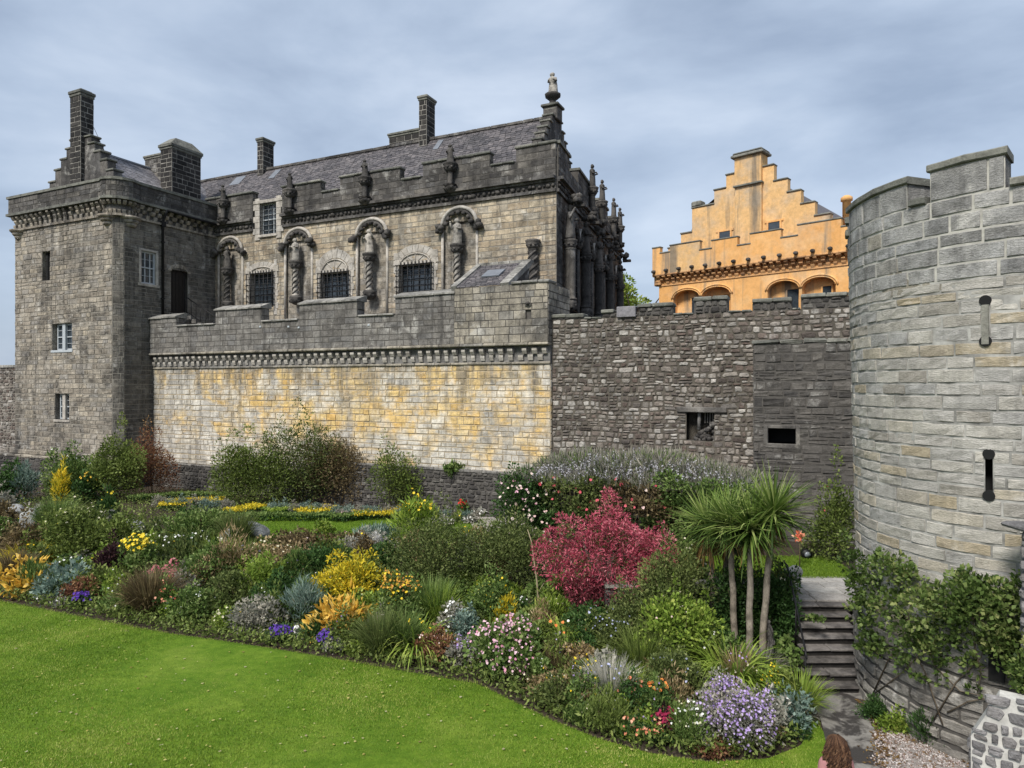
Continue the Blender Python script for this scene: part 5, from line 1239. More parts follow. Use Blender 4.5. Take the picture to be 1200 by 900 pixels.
# ------------------------------------------------------------------ garden retaining walls
rw = thing('retaining_wall', 'low dark garden retaining wall behind the palms', 'wall', (4.6, 16.4, 0)); OFF[rw.name] = (4.6, 16.4, 0)
mb = MB(); Sw = flat((2.3, 16.38, 0), (1, 0, 0), (0, -1, 0))
rubble(mb, Sw, 0, 3.75, -.2, 1.35, (.12, .22), (.2, .45), .03, .05, seed=230); mb.box(2.3, 6.05, 16.4, 16.75, -.2, 1.34, 1)
rubble(mb, flat((6.05, 16.38, 0), (0.23, .97, 0), (.97, -.23, 0)), -2.5, .35, -.2, 1.2, (.12, .22), (.2, .45), .03, .05, seed=231)
mb.build('wall_face', [S_RUBD, MORT_D], rw); mb = MB(); mb.blocks(2.3, 6.1, 16.3, 16.8, 1.34, 1.46, 7, 0, 0, .04, .025); mb.build('coping', S_COPED, rw)
pw = thing('planter_wall', 'tall dark raised bed wall under the lavender and roses', 'wall', (4, 22.4, 0)); OFF[pw.name] = (4, 22.4, 0)
wa, wb = Vector((.75, 23.6, 0)), Vector((7.6, 20.4, 0)); wl = (wb - wa).length; wu = (wb - wa) / wl; wn_ = Vector((wu.y, -wu.x, 0))
mb = MB(); Sw2 = flat(wa, wu, wn_); rubble(mb, Sw2, 0, wl, .3, 3.0, (.13, .24), (.2, .5), .03, .05, seed=235)
rubble(mb, flat(wa, (-wn_.x, -wn_.y, 0), (-wu.x, -wu.y, 0)), 0, 2.6, .3, 3.0, (.13, .24), (.2, .5), .03, .05, seed=236)
q0 = wa - wn_ * .05 + wu * .05; q1 = wb - wn_ * .05
mb.slab([tuple(q0[:2]), tuple(q1[:2]), tuple((q1 - wn_ * 3.2)[:2]), tuple((q0 - wn_ * 3.2)[:2])], .2, 2.95, 1)
mb.build('wall_face', [S_RUBD, SOIL], pw)
# near rubble pier with white pointing at the right edge of the view
S_NEAR = stone_mat('dark_whinstone', [(.1, .095, .09), (.15, .145, .14), (.2, .19, .18), (.13, .12, .11)], stains=[((.3, .29, .27), 3, .6, .75, .5)], bump=.9)
nw = thing('rubble_pier', 'near rubble wall of dark stones thickly pointed in white mortar', 'wall', (8.4, 10.2, 0)); OFF[nw.name] = (8.4, 10.2, 0)
mb = MB(); oN = Vector((6.72, 9.75, 0)); uN = Vector((.8, -.6, 0)); nN = Vector((-.6, -.8, 0))
rubble(mb, flat(oN, uN, nN), 0, 2.4, -.05, 1.95, (.12, .23), (.12, .25), .028, .04, seed=240, wob=.07, keep=lambda u, z: z < 1.3 + u * 2)
rubble(mb, flat(oN, (-nN.x, -nN.y, 0), (-uN.x, -uN.y, 0)), 0, .24, -.05, 1.2, (.12, .22), (.12, .24), .03, .04, seed=257, mmat=2)
mb.prism([(0, 0), (0, 1.24), (.34, 1.93), (3, 1.93), (3, 0)], .0, .24, 1); k = len(mb.v) - 10
for i in range(k, len(mb.v)): x, y, z = mb.v[i]; p = oN + uN * x - nN * y; mb.v[i] = (p.x, p.y, z)
mb.build('wall_face', [S_NEAR, MORT_W, MORT_D], nw)
mb = MB(); p0 = Vector((7.6, 9.85, 0))
rubble(mb, flat(p0, uN, nN), .0, 2.8, 1.9, 4.2, (.14, .26), (.16, .34), .05, .04, seed=250, wob=.03)
rubble(mb, flat(p0, (-nN.x, -nN.y, 0), (-uN.x, -uN.y, 0)), -.0, .35, 1.9, 4.2, (.14, .26), (.16, .3), .04, .05, seed=251, wob=.03, mmat=2)
q = [p0 - nN * .03 + uN * .03, p0 + uN * 2.8 - nN * .03, p0 + uN * 2.8 - nN * .35, p0 + uN * .03 - nN * .35]
mb.slab([tuple(v[:2]) for v in q], 1.8, 4.2, 1); mb.blocks(p0.x - .05, p0.x + 2.8, 9.72, 10.3, 4.2, 4.3, 5, 0, 0, .03, .02); mb.build('upper_pier', [S_NEAR, MORT_W, MORT_D], nw)

# lamp in the small bed, red flower stake
lp = thing('flood_light', 'small round black flood light in the bed below the stone buttress', 'light', (*hit(944, 655)[:2], hit(944, 655)[2]))
x, y, z = lp.location; OFF[lp.name] = (x, y, z)
g = MB(); g.tube([(x, y - .12, z + .16), (x, y - .05, z + .16), (x, y + .2, z + .18)], [.15, .15, .1], 14); g.box(x - .04, x + .04, y, y + .08, z - .03, z + .1); g.build('housing', IRON, lp)
g = MB(); g.lathe([(.085, 0), (.085, .02)], 0, 0, 14); g.v = [(x + a, y - .125 - c, z + .16 + b) for a, b, c in g.v]; g.build('lens', plain_mat('lamp_lens', (.2, .22, .25), .15, .1), lp)
# ================================================================== plants
def nrm(v): return v / np.maximum(np.linalg.norm(v, axis=-1, keepdims=True), 1e-9)
def leaves(name, P, D, Ln, Wd, mat, tint, parent=None, fold=.12):
    N = len(P); D = nrm(D); s_ = nrm(np.cross(D, nrm(rng.normal(size=(N, 3))))); nn = np.cross(s_, D)
    Ln = Ln[:, None]; Wd = Wd[:, None]
    V = np.stack([P, P + D * Ln * .45 + s_ * Wd * .5 + nn * Ln * fold, P + D * Ln - nn * Ln * fold * .8, P + D * Ln * .45 - s_ * Wd * .5 + nn * Ln * fold], 1).reshape(-1, 3)
    return np_mesh(name, V, np.arange(4 * N).reshape(N, 4), mat, tint, parent)
def ribbons(name, P, D, Ln, Wd, droop, mat, tint, parent=None, seg=4):
    N = len(P); D = nrm(D); side = nrm(np.cross(D, np.array([0, 0, 1.]) + rng.normal(0, .15, (N, 3)))); V = []; cur = P.copy(); d = D.copy()
    for k in range(seg + 1):
        t = k / seg; w = Wd * (1 - t ** 1.6) * (0.75 + .9 * t * (1 - t)) + .0012
        V += [cur - side * w[:, None] * .5, cur + side * w[:, None] * .5]
        cur = cur + d * (Ln / seg)[:, None]; d = d.copy(); d[:, 2] -= droop / seg * (1 + t); d = nrm(d)
    V = np.stack(V, 1); n = 2 * (seg + 1); base = np.arange(N)[:, None, None] * n
    q = np.array([[2 * k, 2 * k + 1, 2 * k + 3, 2 * k + 2] for k in range(seg)])
    return np_mesh(name, V.reshape(-1, 3), (base + q[None]).reshape(-1, 4), mat, np.repeat(tint, seg), parent)
def on_lobes(lobes, N, up=.35, jit=.5, inner=.25):
    """N points on a list of ellipsoids (x,y,z,rx,ry,rz), with outward directions"""
    Lb = np.array(lobes, float); wt = (Lb[:, 3] * Lb[:, 5]); i = rng.choice(len(Lb), N, p=wt / wt.sum())
    d = nrm(rng.normal(size=(N, 3))); d[:, 2] = np.abs(d[:, 2]) * np.where(rng.uniform(size=N) < .72, 1, -1)
    rad = np.where(rng.uniform(size=N) < inner, rng.uniform(.35, .85, N), rng.uniform(.82, 1.1, N))
    P = Lb[i, :3] + d * Lb[i, 3:6] * rad[:, None]
    D = nrm(d + np.array([0, 0, up]) + rng.normal(0, jit, (N, 3)))
    return P, D, i, d
def mound(w, d, h, n=14, rag=.3):
    """lobes making an uneven mound of foliage standing on z=0"""
    out = [(0, 0, h * .42, w * .36, d * .36, h * .42)]
    for k in range(n):
        a = rng.uniform(0, 2 * np.pi); r = math.sqrt(rng.uniform(.1, 1)); z = rng.uniform(.2, .82) * (1 - .35 * r * r)
        s_ = rng.uniform(.16, .28) * (1 + rag * rng.uniform(-1, 1.2))
        out.append((math.cos(a) * w * .38 * r, math.sin(a) * d * .38 * r, h * z, w * s_, d * s_, h * s_ * rng.uniform(.7, 1.3)))
    for k in range(int(3 + n * .45)):          # loose shoots beyond the outline
        a = rng.uniform(0, 2 * np.pi); r = rng.uniform(.1, 1.05); s_ = rng.uniform(.045, .1)
        out.append((math.cos(a) * w * .46 * r, math.sin(a) * d * .46 * r, h * rng.uniform(.6, 1.22) * (1 - .3 * r), w * s_, d * s_, h * s_ * rng.uniform(1, 2.6)))
    return out
PAL = dict(
    mid=[(0.048, 0.0878, 0.0212), (0.108, 0.177, 0.0423), (0.192, 0.274, 0.0761), (0.312, 0.372, 0.138)],
    dark=[(0.0192, 0.0439, 0.0127), (0.0384, 0.0878, 0.0212), (0.072, 0.142, 0.038), (0.12, 0.198, 0.0634)],
    olive=[(0.0648, 0.0909, 0.0212), (0.125, 0.171, 0.038), (0.206, 0.266, 0.0676), (0.303, 0.353, 0.106)],
    olived=[(0.0475, 0.0681, 0.0212), (0.099, 0.131, 0.038), (0.164, 0.204, 0.0634), (0.269, 0.302, 0.106)],
    lime=[(0.0923, 0.149, 0.0195), (0.185, 0.28, 0.0406), (0.313, 0.413, 0.0731), (0.48, 0.527, 0.13)],
    yellow=[(0.166, 0.198, 0.0195), (0.443, 0.396, 0.0292), (0.775, 0.61, 0.0406), (1.03, 0.759, 0.0813)],
    gold=[(.5, .27, .035), (.7, .42, .06), (.82, .55, .11), (.85, .62, .2)],
    silver=[(0.185, 0.19, 0.155), (0.333, 0.33, 0.277), (0.517, 0.495, 0.423), (0.702, 0.66, 0.585)],
    grey=[(0.144, 0.142, 0.116), (0.24, 0.238, 0.195), (0.384, 0.363, 0.295), (0.528, 0.481, 0.4)],
    blue=[(0.072, 0.121, 0.095), (0.144, 0.219, 0.179), (0.264, 0.351, 0.295), (0.433, 0.505, 0.423)],
    brown=[(0.0672, 0.0492, 0.0279), (0.133, 0.0983, 0.0512), (0.216, 0.167, 0.0837), (0.312, 0.245, 0.128)],
    russet=[(0.0959, 0.0393, 0.0279), (0.204, 0.0859, 0.0512), (0.287, 0.159, 0.0814), (0.384, 0.245, 0.117)],
    straw=[(0.166, 0.124, 0.0569), (0.295, 0.222, 0.114), (0.443, 0.33, 0.179), (0.59, 0.463, 0.277)],
    purple=[(0.0199, 0.0106, 0.0125), (0.0398, 0.0185, 0.0225), (0.0639, 0.029, 0.0312), (0.0994, 0.0462, 0.0438)],
    maple=[(.2, .032, .055), (.42, .065, .11), (.58, .13, .18), (.68, .22, .26), (.74, .34, .36)],
    mapled=[(.06, .014, .018), (.12, .024, .032), (.2, .04, .055), (.26, .08, .08)],
    cord=[(.04, .075, .016), (.11, .18, .035), (.22, .31, .07), (.42, .48, .17)],
    deadl=[(0.142, 0.0858, 0.0312), (0.284, 0.172, 0.0625), (0.426, 0.264, 0.1)],
    ivy=[(.03, .055, .012), (.065, .11, .024), (.12, .18, .045), (.2, .26, .08), (.32, .34, .13)])
FLO = dict(white=[(.7, .7, .66), (.8, .8, .76)], pink=[(.62, .25, .36), (.72, .42, .52), (.76, .55, .6)], palepink=[(.72, .48, .45), (.78, .6, .55), (.8, .68, .6)], rose=[(.5, .06, .09), (.62, .12, .15)],
    yellow=[(.72, .5, .02), (.8, .62, .05)], orange=[(.7, .17, .04), (.78, .3, .08)], coral=[(.62, .13, .07), (.75, .28, .16), (.78, .42, .28)], lilac=[(.3, .2, .46), (.42, .3, .6), (.52, .42, .66)], lav=[(.38, .37, .41), (.46, .45, .49), (.56, .55, .58)],
    violet=[(.07, .025, .25), (.11, .04, .36)], blue=[(.06, .07, .32), (.1, .12, .45)], paleblue=[(.34, .36, .56), (.46, .48, .66)], magenta=[(.2, .01, .04), (.32, .02, .07)], sedum=[(.34, .07, .1), (.48, .14, .17), (.42, .2, .19)], cream=[(.6, .56, .38), (.7, .66, .48)], gold=[(.66, .38, .03), (.76, .5, .06)], red=[(.45, .02, .02), (.6, .04, .03)], daisyorange=[(.6, .3, .04), (.7, .42, .06), (.5, .2, .05)])
STEM = leaf_mat('stem', [(.05, .04, .02), (.09, .075, .04), (.12, .1, .06)], 0, .8)
BARK = stone_mat('pale_bark', [(.2, .17, .13), (.26, .225, .175)], stains=[((.08, .068, .05), 3, .45, .65, .8)], bump=1., bscale=12, grain=(1, 1, .35))
BARKD = stone_mat('dark_bark', [(.05, .038, .03), (.075, .058, .045)], bump=.9, bscale=12)
def LM(p): return leaf_mat('leaf_' + p, PAL[p])
def FM(p): return leaf_mat('petal_' + p, FLO[p], .15)
def flowers(parent, P, D, size, pal, name='flowers', n=6, cup=.25):
    """small open blooms: one n-petalled dish per point"""
    N = len(P); D = nrm(D); a = nrm(np.cross(D, rng.normal(size=(N, 3)))); b = np.cross(D, a); s_ = (size * rng.uniform(.7, 1.25, N))[:, None]
    V = [P]
    for k in range(n):
        t = 2 * np.pi * k / n; V.append(P + (a * math.cos(t) + b * math.sin(t)) * s_ * (1 if k % 2 else .82) + D * s_ * cup)
    V = np.stack(V, 1); f = np.array([[0, 1 + k, 1 + (k + 1) % n] for k in range(n)])
    return np_mesh(name, V.reshape(-1, 3), (np.arange(N)[:, None, None] * (n + 1) + f[None]).reshape(-1, 3), FM(pal), np.repeat(rng.uniform(0, 1, N), n), parent)
def stems(parent, w, d, h, n, r=.012, mat=None):
    g = MB()
    for _ in range(n):
        a = random.uniform(0, 6.28); q = random.uniform(.1, .38); tip = (math.cos(a) * w * q, math.sin(a) * d * q, h * random.uniform(.5, .85)); m_ = (tip[0] * .35, tip[1] * .35, h * .35)
        g.tube([(tip[0] * .12, tip[1] * .12, -.05), m_, tip], [r, r * .8, r * .4], 5)
    return g.build('stems', mat or STEM, parent)
def foliage(parent, lobes, N, ll, lw, pal, up=.35, jit=.55, name='foliage', inner=.25, topmix=0):
    P, D, i, d = on_lobes(lobes, N, up, jit, inner); P[:, 2] = np.maximum(P[:, 2], -.02)
    lt_ = rng.normal(0, .16, len(lobes)); tint = .46 + lt_[i] + rng.normal(0, .2, N)
    return leaves(name, P, D, ll * rng.uniform(.6, 1.3, N), lw * rng.uniform(.6, 1.3, N), LM(pal), tint, parent)
def place(px, py, wpx, hpx, dpt=None):
    X, Y, Z = hit(px, py); s_ = Y / FPX; w, h = wpx * s_, hpx * s_
    ang_ = math.hypot(1, 0); return X, Y + .32 * (dpt or w), Z, w, h, Y
def density(Y, ll, lw, w, d, h, cover=2.6): return int(min(9000, max(250, cover * 2.2 * (w * h + w * d * .6) / (ll * lw))))
def plant(name, label, cat, px, py, wpx, hpx, pal, kind='bush', fl=None, leaf=None, group=None, d=None, n=None, fn=None, fs=None, rag=.3, z=None, cover=2.6):
    X, Y, Z, w, h, Yb = place(px, py, wpx, hpx * 1.08, d)
    if z is not None: Z = z
    dd = d or min(w, 1.6); t = thing(name, label, cat, (X, Y, Z - .03), 0, group)
    px1 = Yb / FPX
    if kind in ('bush', 'spiky'):
        ll, lw = leaf or ((4.6 * px1, 2.4 * px1) if kind == 'bush' else (7 * px1, 1.3 * px1))
        lb = mound(w, dd, h, n or int(10 + min(16, wpx / 6)), rag)
        foliage(t, lb, density(Yb, ll, lw, w, dd, h, cover), ll, lw, pal, up=.35 if kind == 'bush' else 1.2, jit=.55 if kind == 'bush' else .35); stems(t, w, dd, h, 6)
    elif kind == 'grass':
        N = fn_ = int(min(2200, 90 + w * h * 900)); a = rng.uniform(0, 6.28, N); r = np.sqrt(rng.uniform(0, 1, N)) * .2
        P = np.stack([np.cos(a) * r * w, np.sin(a) * r * dd, 0 * a], -1); sp = rng.uniform(.1, 1, N) * (w / max(h, .1)) * .75
        D = np.stack([np.cos(a) * sp, np.sin(a) * sp, 1 + 0 * a], -1); ribbons('blades', P, D, h * rng.uniform(.75, 1.3, N), np.full(N, (leaf or (0, 1.7 * px1))[1]), rng.uniform(.3, 1.5, N), LM(pal), rng.normal(.5, .22, N), t)
        lb = [(0, 0, h * .5, w * .42, dd * .42, h * .5)]
    elif kind == 'strap':
        N = int(min(500, 60 + wpx * 2.2)); a = rng.uniform(0, 6.28, N); r = np.sqrt(rng.uniform(0, 1, N)) * .3
        P = np.stack([np.cos(a) * r * w, np.sin(a) * r * dd, 0 * a], -1); sp = rng.uniform(.2, 1.1, N) * .8
        D = np.stack([np.cos(a) * sp, np.sin(a) * sp, 1 + 0 * a], -1); ribbons('blades', P, D, h * rng.uniform(.9, 1.5, N), np.full(N, (leaf or (0, 3.2 * px1))[1]), rng.uniform(1.2, 2.8, N), LM(pal), rng.normal(.5, .25, N), t, 5)
        lb = [(0, 0, h * .5, w * .42, dd * .42, h * .5)]
    if fl:
        for k, f in enumerate(fl if isinstance(fl, list) else [fl]):
            pal_, cnt, size = f[:3]; where = f[3] if len(f) > 3 else 'top'; sz = size * px1
            sel = [q for q in lb if rng.uniform() < .6] or lb; P, D, i, dv = on_lobes(sel, cnt * 6, .6, .3, 0)
            if where == 'top': o_ = np.argsort(-P[:, 2] + .5 * h * rng.uniform(0, 1, len(P)) + .25 * h * (P[:, 1] > .25 * dd))[:cnt]
            elif where == 'crown': o_ = np.argsort(-P[:, 2] + .12 * h * rng.uniform(0, 1, len(P)))[:cnt]
            else: o_ = np.argsort(P[:, 1] + .9 * dd * rng.uniform(0, 1, len(P)))[:cnt]
            sz *= .82; P = P[o_] + dv[o_] * sz * .8; D = D[o_]; D[:, 1] -= .5
            if cnt <= 20 and size >= 2.2:
                for q in range(len(P)): flowers(t, P[q:q + 1], D[q:q + 1], sz, pal_, 'flower')
            else: flowers(t, P, D, sz, pal_)
    return t
def spikes(t, n, w, d, h0, h1, size, pal, spk=7, stem_pal='mid', tall=.35, name='flower_spikes'):
    """upright stems that carry a spike of florets"""
    a = rng.uniform(0, 6.28, n); r = np.sqrt(rng.uniform(0, 1, n)) * .48; B = np.stack([np.cos(a) * r * w, np.sin(a) * r * d, 0 * a], -1); H = rng.uniform(h0, h1, n)
    lean = np.stack([B[:, 0] * .25, B[:, 1] * .25, H], -1); ribbons('flower_stems', B, lean, np.linalg.norm(lean, axis=1), np.full(n, .35 * size), np.zeros(n) + .05, LM(stem_pal), rng.normal(.5, .2, n), t, 2)
    T_ = B + lean; P = (T_[:, None] - nrm(lean)[:, None] * (np.linspace(0, tall, spk)[None] * H[:, None])[:, :, None] + rng.normal(0, size * .35, (n, spk, 3))).reshape(-1, 3)
    return flowers(t, P, rng.normal(0, 1, P.shape) + np.array([0, -.4, .5]), size, pal, name)
# ------------------------------------------------------------------ wall shrubs and back row
pl = plant
pl('wall_shrub', 'bushy yellow-green shrub at the foot of the square tower', 'shrub', 126, 590, 62, 78, 'olive', leaf=(.13, .07), d=1.6)
pl('wall_shrub', 'wiry red-brown shrub in the corner right of the square tower', 'shrub', 172, 583, 56, 70, 'russet', leaf=(.12, .05), cover=1.3, d=1.4)
pl('garden_shrub', 'round leafy green shrub in front of the square tower plinth', 'shrub', 78, 588, 74, 56, 'mid', leaf=(.15, .08), d=1.8, fl=('white', 14, 2.2))
pl('dwarf_conifer', 'small blue-green conifer at the far left of the garden', 'conifer', 25, 588, 26, 36, 'blue', leaf=(.2, .04), kind='spiky')
pl('garden_shrub', 'dark evergreen shrub at the left edge below the side wall', 'shrub', 2, 590, 38, 40, 'dark')
pl('tall_perennial', 'clump of tall yellow-leaved stems in front of the round green shrub', 'plant', 70, 592, 18, 42, 'yellow', kind='spiky')
pl('garden_shrub', 'dark green shrub with orange tips below the yellow-green wall shrub', 'shrub', 92, 592, 34, 34, 'dark', fl=('gold', 20, 1.6))
pl('wall_shrub', 'olive shrub trained on the ochre wall, leftmost of three', 'shrub', 292, 594, 88, 78, 'olive', leaf=(.13, .06), d=1.2)
pl('wall_shrub', 'tallest dark olive shrub in the middle against the ochre wall', 'shrub', 345, 592, 96, 98, 'olived', leaf=(.12, .06), d=1.1, rag=.5)
pl('wall_shrub', 'brownish thin shrub on the ochre wall, right of the tallest one', 'shrub', 394, 592, 92, 80, 'brown', leaf=(.12, .05), d=1.1, rag=.5, cover=1.5)
pl('wall_shrub', 'loose green climber on the low rubble base of the ochre wall', 'shrub', 458, 602, 56, 76, 'olive', leaf=(.12, .06), d=1., rag=.4, cover=1.4)
pl('weed', 'tiny weed growing from the ochre wall joints', 'weed', 535, 560, 20, 10, 'mid', d=.3, z=2.7); 
for o in [bpy.data.objects['weed']]: X, Z = PF.ypl(533, 557, -.15); o.location = PF.world(X, -.15, Z)
# clipped parterre
HEDGE_G = LM('mid')
def hedge(label, pts, h, top, width=.65, cat='hedge', pal='dark', group='clipped hedges of the parterre'):
    """clipped hedge running through photograph points"""
    W3 = [hit(*p) for p in pts]; t = thing('clipped_hedge', label, cat, W3[0], 0, group); o = W3[0]
    P = []; 
    for a, b in zip(W3, W3[1:]):
        a = np.array(a) - np.array(o); b = np.array(b) - np.array(o); Ln = np.linalg.norm(b - a); N = int(Ln * width * 900 + Ln * h * 700)
        u = rng.uniform(0, 1, N); v = rng.uniform(-.5, .5, N) * width; z = h * rng.uniform(0, 1, N) ** .35; n_ = nrm(np.array([-(b - a)[1], (b - a)[0], 0])[None])[0]
        P.append(a + (b - a) * u[:, None] + n_ * v[:, None] + np.stack([0 * z, 0 * z, z], -1))
    P = np.concatenate(P); N = len(P); tp = P[:, 2] > h * .78
    D = rng.normal(0, 1, (N, 3)) + np.array([0, 0, .5])
    leaves('foliage', P[~tp], D[~tp], rng.uniform(.06, .1, (~tp).sum()), rng.uniform(.04, .07, (~tp).sum()), LM(pal), rng.normal(.4, .2, (~tp).sum()), t)
    leaves('clipped_top', P[tp], D[tp], rng.uniform(.06, .1, tp.sum()), rng.uniform(.04, .07, tp.sum()), LM(top), rng.normal(.55, .2, tp.sum()), t)
    return t
hedge('yellow-topped hedge panel in front of the wiry red-brown shrub', [(188, 596), (262, 592)], .3, 'yellow', 1.6)
hedge('small yellow clipped hedge below the leftmost olive wall shrub', [(268, 606), (306, 598)], .3, 'yellow', 1.)
hedge('dark green box edging running along the upper lawn', [(282, 611), (392, 611), (398, 613), (432, 608)], .34, 'mid', .5)
hedge('bright yellow hedge block in the middle of the parterre', [(352, 608), (392, 602)], .35, 'yellow', 1.3)
hedge('yellow hedge strip right of the middle block, below the loose climber', [(412, 609), (490, 606)], .32, 'yellow', 1.1)
hedge('green and yellow clipped hedge left of the middle parterre', [(312, 605), (345, 600)], .3, 'lime', 1.1)
hedge('long dark green box edging at the back of the parterre left part', [(150, 590), (215, 585), (275, 586)], .35, 'mid', .5)
# grey-green mounds in a row along the foot of the wall
k = 0
for i, px in enumerate(np.concatenate([np.linspace(186, 262, 7), np.linspace(318, 420, 9), np.linspace(426, 548, 10)])):
    py = 588 + (px - 186) * .045 + (1 if i % 2 else 0)
    pl('lavender_mound', 'small rounded grey-green mound in the row along the foot of the ochre wall', 'plant', px, py + 8, 17, 14, 'blue' if i % 3 else 'grey', leaf=(.1, .03), group='grey-green mounds along the wall foot', d=.55, n=6, cover=1.6)
for px, py, w, h, pa, fl, lb in ((372, 606, 34, 10, 'mid', ('white', 26, 1.2), 'low white-flowered patch left of the yellow parterre block'), (478, 600, 34, 12, 'yellow', ('gold', 16, 1.6), 'low golden clump at the far end of the parterre'),
        (543, 606, 16, 16, 'mid', ('red', 22, 1.9), 'small red-flowered plant beside the pale gravel walk'), (537, 612, 16, 10, 'lime', ('yellow', 18, 1.6), 'small yellow-flowered plant below the red-flowered one'),
        (562, 607, 18, 10, 'silver', ('white', 20, 1.6), 'white-flowered mat at the edge of the pale gravel walk'), (552, 614, 14, 9, 'silver', ('white', 14, 1.5), 'tiny white cushion left of the pale gravel walk'),
        (516, 618, 34, 10, 'silver', ('white', 30, 1.6), 'low white-flowered patch on the upper lawn edge'), (398, 611, 20, 10, 'grey', ('pink', 14, 1.4), 'small pink-flowered plant at the corner of the box edging'), (522, 600, 20, 22, 'mid', None, 'upright green plant behind the red-flowered one')):
    pl('bedding_plant', lb, 'plant', px, py, w, h, pa, fl=fl, n=6)
pl('perennial_clump', 'tall pale yellow lily-like clump above the dark loose hedge', 'plant', 484, 634, 46, 46, 'lime', kind='spiky', fl=('yellow', 26, 2.4), leaf=(.3, .07))

# ------------------------------------------------------------------ raised bed: lavender on top, roses hanging
def top_at(u, back=.5): p = wa + wu * u - wn_ * back; return (p.x, p.y, 3.0)
lav = thing('lavender_hedge', 'long feathery lavender hedge with grey-lilac spikes on the raised bed', 'hedge', top_at(wl * .48, .7), math.atan2(wu.y, wu.x))
dome = lambda x: 1 - .85 * abs(x / (wl * .5)) ** 2.6
lb = [(x, rng.uniform(-.5, .3), .1 + .35 * dome(x) + .08 * math.sin(x * 2), .7, .65, .2 + .38 * dome(x)) for x in np.linspace(-wl * .5, wl * .47, 19)] + [(x, -.75, -.15 + .1 * math.sin(3 * x), .5, .4, .4) for x in np.linspace(-wl * .5, wl * .5, 12)]
foliage(lav, lb, 9500, .3, .03, 'grey', up=1.3, jit=.45); foliage(lav, lb, 3500, .26, .035, 'mid', up=1.2, jit=.45, name='young_shoots')
n = 2000; B = np.stack([rng.uniform(-wl * .49, wl * .49, n), rng.normal(-.15, .5, n), rng.uniform(-.1, .5, n)], -1); B[:, 2] *= 1 - .9 * np.abs(B[:, 0] / (wl * .5)) ** 2.5; Dv = nrm(np.stack([rng.normal(0, .3, n), rng.normal(-.1, .3, n), 1 + 0 * rng.uniform(size=n)], -1)); Hh = rng.uniform(.3, .75, n) * (1 - .5 * np.abs(B[:, 0] / (wl * .5)) ** 2)
ribbons('flower_stems', B, Dv, Hh, np.full(n, .016), np.full(n, .15), LM('grey'), rng.normal(.5, .2, n), lav, 2)
P = (B + Dv * Hh[:, None])[:, None] - Dv[:, None] * (np.linspace(0, .2, 5))[None, :, None]; flowers(lav, P.reshape(-1, 3) + rng.normal(0, .015, (n * 5, 3)), rng.normal(0, 1, (n * 5, 3)), .026, 'lav', 'flower_spikes')
def hanging(name, label, cat, u, width, z0, z1, pal, fl=None, N=2600, out=.5, leaf=(.12, .065), cover=1):
    p = wa + wu * u + wn_ * .15; t = thing(name, label, cat, (p.x, p.y, float(gz(p.x, p.y))), math.atan2(wu.y, wu.x)); b = float(gz(p.x, p.y)); lb = []
    for _ in range(16): lb.append((rng.uniform(-.45, .45) * width, -rng.uniform(0, out), rng.uniform(z0, z1) - b, width * rng.uniform(.1, .2), rng.uniform(.2, .42), (z1 - z0) * rng.uniform(.14, .28)))
    foliage(t, lb, N, leaf[0], leaf[1], pal, up=.1)
    if fl:
        for pal_, cnt, size in fl: P, D, i, d = on_lobes(lb, cnt * 2, .2, .3, 0); o_ = np.argsort(P[:, 1] + .5 * rng.uniform(0, 1, len(P)))[:cnt]; D[o_, 1] -= .8; flowers(t, P[o_] + d[o_] * .06, D[o_], size, pal_)
    g = MB()
    for _ in range(7):
        x = random.uniform(-.35, .35) * width; g.tube([(x * .5, -.05, .0), (x * .8, -.12, (z1 - b) * .5), (x, -.15, (z1 - b) * .9)], [.03, .022, .012], 5)
    g.build('stems', STEM, t); return t
hanging('climbing_rose', 'climbing rose with red and russet leaves hanging below the lavender', 'rose', 1.9, 2.9, 1.9, 3.2, 'olived', [('rose', 22, .06)], 3200)
hanging('climbing_rose', 'climbing rose with dull coral blooms on the middle of the raised bed wall', 'rose', 4.0, 2.6, 1.7, 3.1, 'brown', [('rose', 10, .06), ('palepink', 5, .05)], 2400)
hanging('trailing_shrub', 'fresh green shrub trailing over the right end of the raised bed wall', 'shrub', 6.0, 2.8, 1.7, 3.3, 'mid', None, 3600)
hanging('wall_climber', 'thin dark climber low on the raised bed wall behind the red maple', 'climber', 3.0, 4.2, 1.0, 2.0, 'dark', None, 1500)
hanging('wall_climber', 'dark shrub at the foot of the raised bed wall right of the red maple', 'climber', 5.6, 3.4, .9, 1.9, 'olived', None, 2200, .7)
pl('rose_bush', 'tall rose bush covered in pale pink blooms left of the red maple', 'rose', 620, 642, 78, 92, 'dark', leaf=(.12, .07), d=1.5, fl=[('palepink', 90, 2.3, 'front'), ('pink', 26, 2.3, 'top')], rag=.25)
